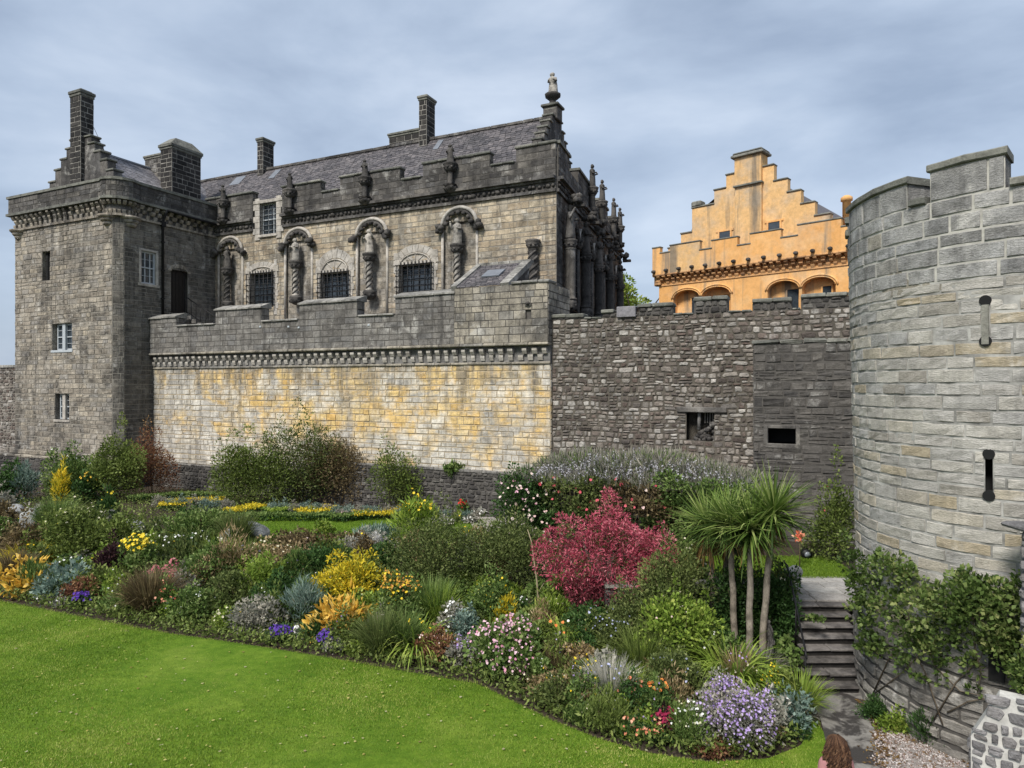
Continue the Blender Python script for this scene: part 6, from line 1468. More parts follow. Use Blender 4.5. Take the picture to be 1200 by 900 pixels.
# red maple
mx_, my_, mz_ = hit(712, 728); mp_ = thing('red_maple', 'spreading crimson Japanese maple in the middle of the border', 'tree', (mx_, my_ + .4, mz_)); sc_ = my_ / FPX
g = MB(); limbs = [(-1.15, .1, 1.75), (-.6, -.3, 2.1), (.02, .2, 2.5), (.55, -.2, 2.0), (1.15, .1, 1.75), (-.4, .4, 1.6), (.7, .5, 1.7)]
g.tube([(0, 0, -.1), (.03, .02, .35), (-.02, 0, .6)], [.1, .085, .075], 8); g.build('trunk', BARKD, mp_)
g = MB()
for x, y, z in limbs: g.tube([(0, 0, .5), (x * .35, y * .4, .5 + z * .28), (x * .75, y * .8, z * .72), (x, y, z * .95)], [.06, .045, .03, .012], 6)
g.build('limbs', BARKD, mp_)
W_m = 172 * sc_; H_m = 150 * sc_
prof = [(-.42, .5, .13), (-.36, .66, .12), (-.3, .54, .16), (-.24, .74, .12), (-.2, .42, .17), (-.12, .6, .17), (-.1, .78, .11), (-.02, .7, .15), (0.0, .86, .11), (.04, .95, .08), (.08, .8, .12), (.04, .52, .2), (.16, .66, .14), (.2, .46, .2), (.28, .56, .13), (.36, .6, .11), (.44, .62, .085), (.4, .48, .13), (.32, .38, .15), (-.02, .32, .2), (.14, .3, .19), (-.14, .3, .18), (.46, .52, .08), (-.32, .4, .12), (-.46, .58, .08), (.02, 1.0, .05), (-.3, .78, .06), (.4, .72, .05), (.22, .62, .15), (.26, .4, .17), (-.18, .56, .14), (.12, .72, .13), (.3, .68, .09)]
lb = [(x * W_m, rng.uniform(-.5, .4), z * H_m - r * W_m * .4, r * W_m * .72, r * W_m * .66, r * W_m * .8) for x, z, r in prof]
foliage(mp_, lb, 12500, .1, .03, 'maple', up=-.05, jit=.85, name='crown', inner=.25)
foliage(mp_, [(x * W_m, .0, z * H_m, .2, .3, .25) for x, z in ((-.36, .5), (-.28, .66), (-.14, .4), (-.04, .55), (.12, .4), (.1, .6))], 1500, .09, .03, 'olived', up=0, jit=.8, name='green_leaves')
lb2 = [(x * W_m, rng.uniform(-.4, .1), z * H_m, .42, .4, .36) for x, z in ((-.1, .12), (.04, .08), (.14, .14), (-.16, .2), (.22, .2), (0, .2))]
foliage(mp_, lb2, 4200, .08, .03, 'mapled', up=-.1, jit=.7, name='lower_crown')
# cordyline palms
def palm(label, px, py, tx, ty, crown, skirt=False, lean=0):
    X, Y, Z = hit(px, py); s_ = Y / FPX; t = thing('cabbage_palm', label, 'palm', (X, Y, Z), 0, 'cabbage palms in the border')
    hx = (tx - px) * s_; hz = EYE + (450 - ty) / FPX * Y - Z; g = MB(); m_ = 10
    pts = [(hx * (k / m_) ** 1.3 + .008 * math.sin(k * 1.7 + px), .008 * math.cos(k * 2 + px), hz * k / m_) for k in range(m_ + 1)]; pts[0] = (0, 0, -.1)
    g.tube(pts, [.11 if k == 0 else .078 - .02 * k / m_ + .006 * (k % 2) for k in range(m_ + 1)], 10); g.build('trunk', BARK, t)
    N = 300; a = rng.uniform(0, 6.28, N); el_ = np.arcsin(np.clip(rng.uniform(-.55, 1, N), -1, 1)); D = np.stack([np.cos(a) * np.cos(el_), np.sin(a) * np.cos(el_), np.sin(el_) + .12], -1)
    P = np.tile(np.array([hx, 0, hz]), (N, 1)) + nrm(D) * .08 + np.array([0, 0, .1]) * rng.uniform(-1, 1, (N, 1))
    ribbons('crown', P, D, crown * rng.uniform(.75, 1.2, N), np.full(N, .06), np.where(rng.uniform(size=N) < .2, rng.uniform(.5, 1.3, N), rng.uniform(.0, .35, N)), LM('cord'), .2 + .4 * (D[:, 2] > .1) + rng.normal(0, .3, N), t, 5)
    N = 80 if skirt else 44; a = rng.uniform(0, 6.28, N); D = np.stack([np.cos(a) * .5, np.sin(a) * .5, -rng.uniform(.5, 1.4, N)], -1)
    P = np.tile(np.array([hx, 0, hz - .05]), (N, 1)); ribbons('dead_leaves', P, D, crown * rng.uniform(.6, 1.1, N) * (1.15 if skirt else .8), np.full(N, .045), np.full(N, .5), LM('deadl'), rng.normal(.5, .25, N), t, 4)
palm('leftmost cabbage palm with a hanging skirt of dead leaves', 838, 742, 830, 618, .98, True)
palm('thin cabbage palm behind, between the skirted palm and the tallest', 848, 730, 852, 632, .75)
palm('cabbage palm with slim pale trunk left of the tallest', 861, 762, 855, 616, .9)
palm('tallest cabbage palm with a full bright green crown', 878, 772, 880, 622, 1.1)
palm('rightmost leaning cabbage palm next to the garden steps', 893, 774, 906, 604, 1.05)
# climbers by the steps and on the round tower
pl('wall_shrub', 'yellowing climber between the stone buttress and the round tower', 'shrub', 985, 662, 40, 96, 'olive', leaf=(.1, .055), d=1., rag=.4, fl=('rose', 5, 2))
pl('wall_shrub', 'thin green climber at the foot of the stone buttress behind the lamp', 'shrub', 955, 655, 34, 40, 'olived', leaf=(.09, .05), d=.6, cover=1.4)
pl('trailing_shrub', 'dark shrub hanging over the retaining wall left of the steps', 'shrub', 918, 740, 44, 88, 'olived', leaf=(.08, .05), d=.7)
vn = thing('tower_climber', 'leafy yellow-green climber spreading across the foot of the round tower', 'climber', tower_hit(1080, 790, .15)); o = Vector(vn.location)
lb = []
for px, py, r in [(1000, 660, .32), (1015, 690, .42), (1008, 715, .3), (1040, 672, .4), (1045, 715, .45), (1060, 745, .34), (1070, 680, .42), (1080, 715, .48), (1100, 700, .45), (1105, 735, .36), (1130, 705, .42), (1145, 728, .4), (1160, 700, .38), (1178, 720, .42), (1120, 680, .22), (1195, 700, .4), (1190, 745, .32), (1192, 780, .28), (1085, 765, .2), (1020, 735, .25), (1165, 745, .22), (1030, 655, .2), (1055, 772, .15), (1100, 762, .16), (1130, 748, .2), (1150, 765, .12), (1012, 755, .16), (1178, 760, .2), (1112, 778, .1), (1040, 760, .18)]:
    r *= rng.uniform(.6, 1.05); p = tower_hit(px, py, .15 + rng.uniform(0, .3)); lb.append((p[0] - o.x, p[1] - o.y, p[2] - o.z, r, r * .75, r * .8))
    for _ in range(3): p = tower_hit(px + rng.normal(0, 24), py + rng.normal(4, 22), .1 + rng.uniform(0, .3)); q = rng.uniform(.07, .16); lb.append((p[0] - o.x, p[1] - o.y, p[2] - o.z, q, q, q * 1.3))
foliage(vn, lb, 7800, .088, .062, 'ivy', up=.25, jit=.6)
g = MB()
for path in ([(1022, 815), (1040, 775), (1062, 740), (1068, 700)], [(1022, 815), (1055, 790), (1085, 760), (1100, 720)], [(1105, 850), (1085, 790), (1070, 760), (1060, 720)], [(1095, 842), (1120, 800), (1150, 770), (1160, 730)], [(1110, 835), (1135, 822), (1160, 818), (1178, 810)], [(1075, 720), (1095, 780), (1125, 810), (1150, 815)], [(1140, 720), (1143, 760), (1150, 790), (1145, 812)]):
    g.tube([Vector(tower_hit(*p, .12)) - o for p in path], [.014, .012, .009, .005], 5)
g.build('stems', leaf_mat('vine_stem', [(.11, .085, .06), (.16, .13, .095)], 0, .9), vn)
iv = thing('ivy', 'ivy spilling over the white-pointed rubble wall at the right edge', 'ivy', (7.5, 9.6, 2.0)); 
foliage(iv, [(x, y, z, .24, .2, .26) for x, y, z in ((.0, 0, .25), (.15, -.02, .6), (.25, -.05, 1.0), (.4, 0, .1), (.35, -.05, 1.3), (.05, .05, -.05), (.5, 0, .7))], 2600, .075, .055, 'ivy', up=.2)
pl('low_shrub', 'small dark green cushion shrub at the foot of the round tower', 'shrub', 1030, 846, 38, 24, 'dark', leaf=(.06, .02), d=.45, kind='bush', cover=3)
pl('low_shrub', 'light green leafy plant between two dark cushions by the tower foot', 'shrub', 1061, 862, 46, 26, 'lime', leaf=(.07, .045), d=.45)
pl('low_shrub', 'dark rosemary-like shrub beside the white-pointed rubble wall', 'shrub', 1108, 878, 56, 38, 'dark', kind='spiky', leaf=(.13, .02), d=.5, cover=5)

# ------------------------------------------------------------------ the flower border: photographed clumps, back to front
rows = [
 ('garden_shrub', 'large fresh green shrub left of the grey boulders', 225, 655, 120, 62, 'mid', {}),
 ('garden_shrub', 'grey-green shrub above the purple-leaved plant', 118, 664, 70, 56, 'olive', {}),
 ('garden_shrub', 'big soft green mound with scattered white flowers on the left', 72, 668, 86, 70, 'olive', dict(fl=('cream', 36, 1.8))),
 ('garden_shrub', 'brown bare-stemmed shrub at the left edge under the boulders', 14, 662, 50, 50, 'brown', dict(cover=1.3)),
 ('silver_plant', 'silvery cushion plant between two boulders on the far left', 28, 622, 34, 24, 'silver', {}),
 ('silver_plant', 'low grey cushion plant right of the far-left boulders', 58, 620, 46, 22, 'grey', {}),
 ('ornamental_grass', 'yellow-green grass clump behind the golden hosta at the left edge', 20, 672, 56, 28, 'yellow', dict(kind='grass')),
 ('golden_hosta', 'golden hosta with broad leaves at the left edge of the lawn', 18, 702, 62, 38, 'gold', dict(leaf=(.24, .12), cover=1.6)),
 ('perennial_clump', 'leafy blue-green clump right of the left golden hosta', 58, 704, 64, 34, 'blue', dict(leaf=(.16, .09))),
 ('bedding_plant', 'white-flowered bedding patch behind the blue-green clump', 66, 682, 50, 22, 'mid', dict(fl=('white', 40, 1.7))),
 ('daisy_clump', 'bright yellow daisy clump at the left behind the purple-leaved plant', 158, 684, 46, 44, 'mid', dict(fl=('yellow', 110, 2.4, 'crown'))),
 ('purple_plant', 'dark purple-leaved plant left of the yellow daisies', 126, 682, 36, 42, 'purple', {}),
 ('perennial_clump', 'olive leafy clump below the purple-leaved plant', 110, 702, 50, 34, 'olive', {}),
 ('russet_plant', 'russet-leaved low plant behind the left violet mat', 86, 708, 40, 28, 'russet', {}),
 ('violet_mat', 'violet flowering mat at the left lawn edge', 88, 713, 26, 14, 'dark', dict(fl=('violet', 170, 2.0))),
 ('white_cushion', 'white flowering cushion left of the left violet mat', 50, 707, 22, 9, 'silver', dict(fl=('white', 40, 1.6, 'crown'))),
 ('white_cushion', 'white flowering cushion just beside the left violet mat', 68, 711, 20, 9, 'silver', dict(fl=('white', 36, 1.6, 'crown'))),
 ('sedum', 'red sedum with flat flower heads on the left of the border', 185, 700, 48, 34, 'mid', dict(fl=('sedum', 330, 2.0, 'crown'))),
 ('ornamental_grass', 'dense brownish grass tuft in front of the red sedum', 168, 724, 46, 46, 'brown', dict(kind='grass')),
 ('perennial_clump', 'low green clump left of the dense brownish grass tuft', 134, 720, 52, 26, 'mid', dict(fl=('white', 10, 1.5))),
 ('orange_flowers', 'small orange-flowered plant right of the brownish grass tuft', 190, 726, 26, 40, 'mid', dict(fl=('coral', 34, 2.0))),
 ('perennial_clump', 'fine-leaved green clump at the lawn edge right of the orange flowers', 216, 734, 54, 38, 'mid', dict(fl=('white', 12, 1.4))),
 ('silver_plant', 'grey felted plant behind the fine-leaved green clump', 216, 702, 36, 30, 'silver', {}),
 ('tall_perennial', 'tall thistle stems with white buttons below the large fresh green shrub', 210, 676, 92, 42, 'olived', dict(kind='spiky', fl=('white', 34, 1.6, 'crown'), cover=1.2)),
 ('perennial_clump', 'green seed-head clump right of the thistle stems', 232, 696, 62, 50, 'mid', {}),
 ('tall_perennial', 'pinkish dry stems leaning by the boulders', 262, 688, 40, 52, 'straw', dict(kind='spiky', cover=1.2)),
 ('garden_shrub', 'broad brownish heather mound right of the boulders', 345, 668, 130, 52, 'brown', dict(fl=('palepink', 16, 1.6))),
 ('garden_shrub', 'olive rounded shrub over the boulders', 330, 650, 84, 42, 'olive', dict(fl=('cream', 18, 1.5))),
 ('garden_shrub', 'dusty brown shrub with pink heads beside the silver lamb-ear mound', 372, 650, 70, 40, 'straw', dict(fl=('palepink', 24, 2.0))),
 ('silver_plant', 'large silver mound below the pale yellow lily-like clump', 428, 662, 78, 40, 'silver', dict(leaf=(.1, .035))),
 ('perennial_clump', 'blue-green leafy clump above the silver mound', 437, 634, 46, 24, 'blue', dict(kind='spiky')),
 ('garden_shrub', 'bronze leafy clump in the left middle of the border', 270, 724, 70, 44, 'olived', {}),
 ('lime_plant', 'lime-leaved shrub in the left middle of the border', 296, 712, 58, 52, 'lime', dict(leaf=(.14, .06))),
 ('tall_perennial', 'tall dry seed-head clump behind the lime-leaved shrub', 320, 690, 80, 48, 'straw', dict(fl=('cream', 22, 1.5), cover=1.3)),
 ('perennial_clump', 'dark shaded clump under the brownish heather mound', 370, 690, 70, 46, 'dark', {}),
 ('garden_shrub', 'deep green clump right of the lime-leaved shrub', 320, 730, 66, 44, 'dark', {}),
 ('perennial_clump', 'grey-green low shrub at the lawn edge left of the middle violet mat', 296, 746, 60, 34, 'grey', {}),
 ('bedding_plant', 'cream and yellow flowered patch at the lawn edge', 258, 741, 26, 22, 'lime', dict(fl=('cream', 40, 1.8))),
 ('blue_grass', 'silver-blue spiky clump behind the middle violet mat', 350, 736, 42, 46, 'blue', dict(kind='spiky', leaf=(.3, .025), cover=3)),
 ('violet_mat', 'violet flowering mat in the middle, left of a white cushion', 327, 753, 32, 16, 'dark', dict(fl=('violet', 240, 2.0))),
 ('white_cushion', 'white flowering cushion between the two middle violet mats', 347, 751, 18, 12, 'silver', dict(fl=('white', 40, 1.8, 'crown'))),
 ('violet_mat', 'violet flowering mat under the orange-gold hosta', 387, 761, 36, 15, 'dark', dict(fl=('violet', 220, 2.0))),
 ('white_cushion', 'cream flowering cushion right below the orange-gold hosta', 390, 764, 24, 8, 'silver', dict(fl=('cream', 40, 1.6, 'crown'))),
 ('golden_hosta', 'orange-gold hosta with drooping leaves in the middle of the lawn edge', 392, 752, 66, 42, 'gold', dict(leaf=(.26, .09), cover=1.9)),
 ('golden_shrub', 'big bright yellow-leaved shrub in the middle of the border', 408, 718, 88, 56, 'yellow', dict(leaf=(.12, .05))),
 ('garden_shrub', 'green and yellow leafy plant under the big bright yellow shrub', 425, 740, 62, 34, 'lime', dict(leaf=(.13, .07))),
 ('daisy_shrub', 'rounded shrub topped with golden daisies right of the yellow shrub', 470, 744, 56, 62, 'mid', dict(fl=[('daisyorange', 150, 1.8, 'crown'), ('yellow', 70, 1.8)])),
 ('ornamental_grass', 'rounded dark brown grass dome at the lawn edge', 444, 774, 44, 46, 'olived', dict(kind='grass')),
 ('perennial_clump', 'bright green seedlings left of the dark brown grass dome', 417, 768, 24, 14, 'lime', {}),
 ('loose_hedge', 'big dark loose hedge behind the border, left half', 510, 708, 126, 96, 'olived', dict(leaf=(.085, .042), d=2.2)),
 ('loose_hedge', 'big dark loose hedge behind the border, right half toward the maple', 595, 706, 112, 96, 'olived', dict(leaf=(.085, .042), d=2.)),
 ('perennial_clump', 'strappy yellow-green clump right of the golden daisies', 486, 772, 48, 40, 'lime', dict(kind='strap', fl=('yellow', 12, 1.6))),
 ('ornamental_grass', 'tall green reedy clump under the dark loose hedge', 504, 736, 36, 46, 'mid', dict(kind='grass')),
 ('shrub_rose', 'white-flowered bushy plant in the middle of the border', 530, 756, 52, 40, 'grey', dict(fl=('white', 60, 1.7))),
 ('garden_shrub', 'bluish leafy plant right of the white-flowered bushy plant', 548, 764, 34, 44, 'blue', {}),
 ('garden_shrub', 'ferny green clump in front of the dark loose hedge', 530, 714, 56, 30, 'mid', {}),
 ('tall_perennial', 'upright pale green bush beside the bamboo cane', 576, 740, 62, 58, 'mid', dict(fl=('yellow', 16, 1.7))),
 ('perennial_clump', 'small yellowing upright plant left of the pink anemones', 592, 742, 26, 40, 'yellow', dict(kind='spiky')),
 ('bedding_plant', 'lilac-flowered cushion at the lawn edge in the middle', 541, 784, 34, 28, 'grey', dict(fl=('lilac', 44, 1.7, 'crown'))),
 ('russet_plant', 'dry reddish clump left of the lilac-flowered cushion', 510, 778, 44, 34, 'russet', dict(fl=('palepink', 18, 1.5))),
 ('pink_anemone', 'large mass of pink Japanese anemones at the lawn edge', 600, 800, 84, 66, 'mid', dict(fl=[('pink', 190, 2.0), ('pink', 150, 2.0, 'front')], leaf=(.11, .08))),
 ('sedum', 'salmon sedum head right of the pink anemones', 636, 752, 36, 20, 'mid', dict(fl=('sedum', 110, 1.8, 'crown'))),
 ('daylily', 'strappy light green daylily clump right of the salmon sedum', 664, 770, 66, 38, 'lime', dict(kind='strap', fl=('orange', 5, 2.5))),
 ('garden_shrub', 'dark green clump with white dots below the red maple', 700, 752, 70, 34, 'dark', dict(fl=('white', 12, 1.9))),
 ('ornamental_grass', 'dark dry grass tuft below the daylily clump', 656, 796, 52, 32, 'brown', dict(kind='grass')),
 ('aster_clump', 'blue-flowered aster clump in front of the maple', 722, 776, 64, 50, 'olived', dict(fl=('paleblue', 40, 1.7))),
 ('perennial_clump', 'yellow coneflower tuft right of the dark dry grass', 686, 806, 34, 30, 'olive', dict(fl=('yellow', 14, 2.2))),
 ('perennial_clump', 'mixed pale dry clump at the curved lawn edge', 650, 826, 56, 30, 'straw', dict(fl=('yellow', 8, 1.8))),
 ('garden_shrub', 'leafy green clump at the lawn edge below the coneflower tuft', 686, 840, 50, 40, 'mid', dict(fl=('yellow', 6, 1.8))),
 ('hosta', 'pale variegated hosta below the aster clump', 712, 796, 40, 26, 'silver', dict(leaf=(.14, .09))),
 ('blue_grass', 'fountain of silver feather grass in the right middle', 718, 830, 50, 44, 'silver', dict(kind='grass', fl=('paleblue', 10, 1.8))),
 ('ornamental_grass', 'broad brown-green feather grass right of the aster clump', 756, 796, 66, 46, 'olive', dict(kind='grass')),
 ('perennial_clump', 'narrow-leaved green clump at the lawn edge below the silver feather grass', 714, 862, 50, 40, 'olive', dict(kind='spiky', cover=2.4)),
 ('leafy_shrub', 'large yellow-green broadleaf shrub left of the palms', 806, 786, 84, 82, 'lime', dict(leaf=(.1, .06), fl=('palepink', 14, 1.6))),
 ('delphinium', 'green clump under the blue delphinium spikes', 800, 730, 46, 40, 'mid', {}),
 ('garden_shrub', 'dusky shrub with pale blue flowers left of the long-leaved daylily', 800, 828, 74, 52, 'olived', dict(fl=('paleblue', 16, 1.9))),
 ('daylily', 'large fountain of long light green leaves below the palms', 866, 812, 78, 54, 'lime', dict(kind='strap')),
 ('garden_shrub', 'round bright green leafy plant beside the bottom steps', 924, 796, 50, 34, 'mid', dict(leaf=(.1, .075))),
 ('perennial_clump', 'lemon-flowered clump above the lilac phlox', 908, 826, 40, 34, 'lime', dict(fl=('yellow', 26, 1.9))),
 ('ornamental_grass', 'yellow-green grass beside the path at the foot of the steps', 944, 840, 44, 40, 'lime', dict(kind='grass')),
 ('dahlia', 'coral dahlia with a few open blooms at the right front', 742, 842, 40, 38, 'dark', dict(fl=('coral', 12, 3.2))),
 ('dahlia', 'orange dahlia cluster above the wine-red one', 775, 846, 34, 40, 'dark', dict(fl=('orange', 16, 3.2, 'crown'))),
 ('wine_flowers', 'wine-red flower mound at the right front', 781, 868, 30, 30, 'purple', dict(fl=('magenta', 170, 2.2))),
 ('coral_bedding', 'coral bedding flowers at the lawn edge left of the wine-red mound', 742, 868, 38, 22, 'dark', dict(fl=('coral', 30, 2.4))),
 ('coral_bedding', 'small coral bedding patch right below the wine-red mound', 772, 874, 36, 20, 'dark', dict(fl=('coral', 30, 2.4))),
 ('straw_clump', 'upright straw-coloured stems right of the orange dahlias', 795, 838, 40, 40, 'straw', dict(kind='spiky', cover=1.6)),
 ('lupin', 'white spiked flowers left of the lilac phlox', 812, 882, 46, 44, 'mid', dict(fl=[('white', 30, 2.1), ('cream', 16, 2)], kind='spiky')),
 ('lilac_phlox', 'large lilac phlox mound at the right end of the border', 866, 880, 92, 62, 'grey', dict(fl=[('lilac', 420, 1.9), ('lilac', 260, 1.9, 'front')])),
 ('silver_plant', 'white-variegated plant right of the lilac phlox', 912, 866, 36, 44, 'silver', dict(leaf=(.13, .05), fl=('white', 16, 2))),
 ('silver_plant', 'blue-silver leafy plant at the right tip of the border', 936, 862, 46, 44, 'blue', dict(leaf=(.11, .05))),
 ('silver_plant', 'pale sage-coloured plant above the lilac phlox', 842, 826, 36, 26, 'silver', {}),
 ('low_ground_cover', 'reddish low leafy patch under the lilac phlox at the lawn edge', 840, 888, 50, 14, 'russet', {}),
 ('ornamental_grass', 'reed tuft growing between the palm trunks', 872, 748, 30, 50, 'cord', dict(kind='grass')),
 ('garden_shrub', 'yellow-flowered shrub behind the skirted palm', 812, 690, 40, 50, 'olive', dict(fl=('cream', 18, 1.8))),
 ('garden_shrub', 'dark shaded shrub under the palms against the retaining wall', 848, 764, 50, 26, 'dark', dict(d=.4)),
 ('garden_shrub', 'tall dark shrub right of the red maple against the retaining wall', 792, 766, 84, 108, 'olived', {}),
 ('garden_shrub', 'dark tangled shrub between the palms and the handrail', 914, 778, 52, 104, 'dark', {}),
 ('garden_shrub', 'shaded shrub filling the gap behind the palm trunks', 866, 757, 80, 96, 'dark', dict(d=.35)),
 ('garden_shrub', 'dusky green shrub under the right side of the red maple', 746, 762, 70, 62, 'olived', {}),
 ('garden_shrub', 'ferny golden plant between the bamboo cane and the maple', 636, 742, 56, 28, 'olive', {}),
]
for nm, lb_, px, py, w, h, pa, kw in rows:
    lim = float(np.interp(px, [150, 175, 280, 300, 480, 500, 560, 580], [0, 600, 602, 628, 628, 606, 606, 0])); h = max(12, min(h, (py - lim) / 1.17)) if lim > 100 and nm != 'loose_hedge' else h
    kw = dict(kw); pl(nm, lb_, nm.replace('_', ' ') if len(nm.split('_')) <= 2 else 'plant', px, py, w, h, pa, **kw)
dp = bpy.data.objects['delphinium']; spikes(dp, 14, .9, .5, .7, 1.15, .045, 'blue', 10, tall=.35)
g = MB(); x, y, z = hit(632, 722); bc = thing('bamboo_cane', 'pale tall leaning cane standing in front of the dark loose hedge', 'cane', (x, y, z))
g.tube([(0, 0, -.1), (-.06, 0, .9), (-.2, .05, 1.9), (-.3, .08, 2.2)], [.025, .022, .016, .008], 6); g.build('cane', leaf_mat('cane', [(.3, .25, .15), (.36, .3, .2)], 0), bc)
for dx, tz in ((-.11, 1.2), (-.03, .6), (-.14, 1.5)):
    g = MB(); g.tube([(dx, 0, tz), (dx + .15, 0, tz + .25)], .008, 4); g.build('twig', leaf_mat('cane', [(.3, .25, .15), (.36, .3, .2)], 0), bc)
rs = thing('rose_standard', 'single red flower head on a thin stake near the steps', 'flower', (*hit(937, 668)[:2], hit(937, 668)[2]))
g = MB(); g.tube([(0, 0, -.05), (.01, 0, .85)], .018, 5); g.build('stake', STEM, rs); flowers(rs, rng.normal(0, .07, (26, 3)) + np.array([0, 0, .95]), rng.normal(0, 1, (26, 3)), .06, 'coral')
# boulders
ROCK = stone_mat('boulder', [(.2, .2, .19), (.26, .26, .25), (.31, .31, .29)], stains=[((.1, .1, .09), 2, .5, .7, .6)], lichen=((.45, .46, .42), 5, .62, .72, .6), bump=1., bscale=6)
def boulder(label, px, py, w, h):
    X, Y, Z = hit(px, py); s_ = Y / FPX; g = MB(); r = .5 * w * s_; t = MB()
    bm = bmesh.new(); bmesh.ops.create_icosphere(bm, subdivisions=3, radius=1); ph = random.uniform(0, 9)
    for v in bm.verts:
        c = v.co; k = 1 + .14 * math.sin(3 * c.x + ph) * math.sin(2.6 * c.y + ph * 2) + .1 * math.sin(5 * c.z + 4 * c.x + ph); c *= k; c.x *= r; c.y *= r * .8; c.z = c.z * h * s_ * .6 + h * s_ * .35
    me = bpy.data.meshes.new('boulder'); bm.to_mesh(me); bm.free(); me.materials.append(ROCK)
    a = me.attributes.new('tint', 'FLOAT', 'FACE'); a.data.foreach_set('value', np.full(len(me.polygons), random.random(), np.float32))
    o = bpy.data.objects.new('boulder', me); COL.objects.link(o); o.location = (X, Y - .15, Z + .3); tag(o, label, 'boulder', 'boulders in the border')
for b in (('rounded grey boulder half hidden in the left of the border', 22, 614, 18, 16), ('larger grey boulder at the far left of the border', 38, 624, 22, 20), ('pale flat boulder behind the big soft green mound', 158, 632, 26, 16), ('small pale round boulder near the clipped hedge panel', 131, 614, 16, 10), ('upper grey boulder right of the large fresh green shrub', 281, 632, 24, 18), ('lower bluish boulder right of the large fresh green shrub', 270, 650, 22, 22), ('broad pale boulder right of the two grey ones', 300, 640, 36, 20), ('grey boulder at the right end of the silver mound', 442, 650, 18, 18), ('pale stone on the retaining wall next to the steps', 926, 690, 20, 16)): boulder(*b)
# filler clumps so that no soil shows between the named ones, each set by its nearest neighbours
anchors = [(r[2], r[3] - r[5] * .5, r[0].replace('_', ' '), r[1]) for r in rows]
fl_cols = ['mid', 'olive', 'lime', 'dark', 'grey', 'brown', 'lime', 'straw', 'mid', 'olived', 'mid', 'olive']; used = set(); cnt = 0
words = dict(mid='green', olive='olive-green', olived='dull olive', dark='dark green', grey='grey-green', brown='brown', lime='light green', straw='straw-coloured')
rf_ = np.random.default_rng(5)
for _ in range(1200):
    px = rf_.uniform(-5, 935); ybot = float(np.interp(px, [0, 200, 400, 560, 650, 700, 830, 900, 950], [703, 742, 772, 800, 845, 865, 893, 890, 866])) - 7; ytop = float(np.interp(px, [0, 150, 300, 600, 700, 760, 935], [605, 618, 640, 640, 730, 760, 780]))
    if ybot - ytop < 8: continue
    py = rf_.uniform(ytop + 6, ybot); w = rf_.uniform(24, 50); h = rf_.uniform(16, 42)
    if any(abs(px - a) < .6 * w and abs(py - h / 2 - b) < 11 for a, b in used): continue
    used.add((px, py - h / 2)); pa = fl_cols[int(rf_.integers(len(fl_cols)))]
    near = sorted(anchors, key=lambda a: (a[0] - px) ** 2 + 2 * (a[1] - py + h / 2) ** 2)[:1][0]
    side = ('left of' if px < near[0] else 'right of') if abs(px - near[0]) > 14 else ('below' if py > near[1] else 'behind')
    habit = ['low', 'small', 'loose', 'tangled', 'feathery', 'bushy'][int(rf_.integers(6))]
    short = ' '.join(near[3].split()[:7]).rstrip(',')
    while short.split()[-1] in ('the', 'of', 'at', 'in', 'on', 'a', 'with', 'and', 'to', 'by', 'right', 'left', 'between', 'behind', 'below', 'above', 'from', 'beside', 'under', 'two', 'far-left', 'big'): short = ' '.join(short.split()[:-1])
    lab = f'{habit} {words[pa]} clump {side} the {short}'
    fcol = [None, None, ('white', 8, 1.5), None, ('cream', 10, 1.5), ('lilac', 8, 1.5), None, ('yellow', 7, 1.6)][int(rf_.integers(8))]
    pl('border_plant', lab, 'plant', px, py, w, h, pa, kind=['bush', 'bush', 'bush', 'spiky', 'grass'][int(rf_.integers(5))], fl=fcol, n=8, d=.7, group='small clumps filling the flower border'); cnt += 1
    if cnt >= 165: break
# low ground cover between the clumps
N = 42000; X = rng.uniform(-24, 6, N); Y = edge(X) + .03 + rng.uniform(0, 1, N) ** 1.6 * np.where(X < -11, 16, 9); ok = ~((X > 5.6)) & (Y < np.where(X < -11, 34, 22)) & ~((X > 2.2) & (Y > 16.2)); X, Y = X[ok], Y[ok]; N = len(X)
g = leaves('ground_cover', np.stack([X, Y, gz(X, Y) + rng.uniform(0, .3, N)], -1), rng.normal(0, 1, (N, 3)) + np.array([0, 0, .6]), rng.uniform(.06, .14, N), rng.uniform(.03, .07, N), LM('olive'), rng.uniform(0, 1, N)); g['kind'] = 'stuff'

# tree beyond the curtain wall, between palace and hall
tx, ty, tz = atY(745, 338, 62); tr_ = thing('tree', 'yellowing leafy tree showing between the palace and the golden hall', 'tree', (tx, ty, 0))
g = MB(); g.tube([(0, 0, 0), (.1, 0, 5), (0, .2, 9), (.2, 0, 13)], [.4, .32, .24, .1], 8); 
for a in range(7): g.tube([(0, 0, 7 + a * .7), (1.6 * math.cos(a * 2.1), 1.6 * math.sin(a * 2.1), 10 + a * .6), (2.6 * math.cos(a * 2.1), 2.6 * math.sin(a * 2.1), 12.5 + a * .4)], [.14, .08, .03], 5)
g.build('trunk', BARKD, tr_); foliage(tr_, [(rng.uniform(-2.6, 2.6), rng.uniform(-2, 2), rng.uniform(9.5, 15.6), 1.1, 1.1, .9) for _ in range(26)], 6500, .32, .2, 'lime', name='crown')

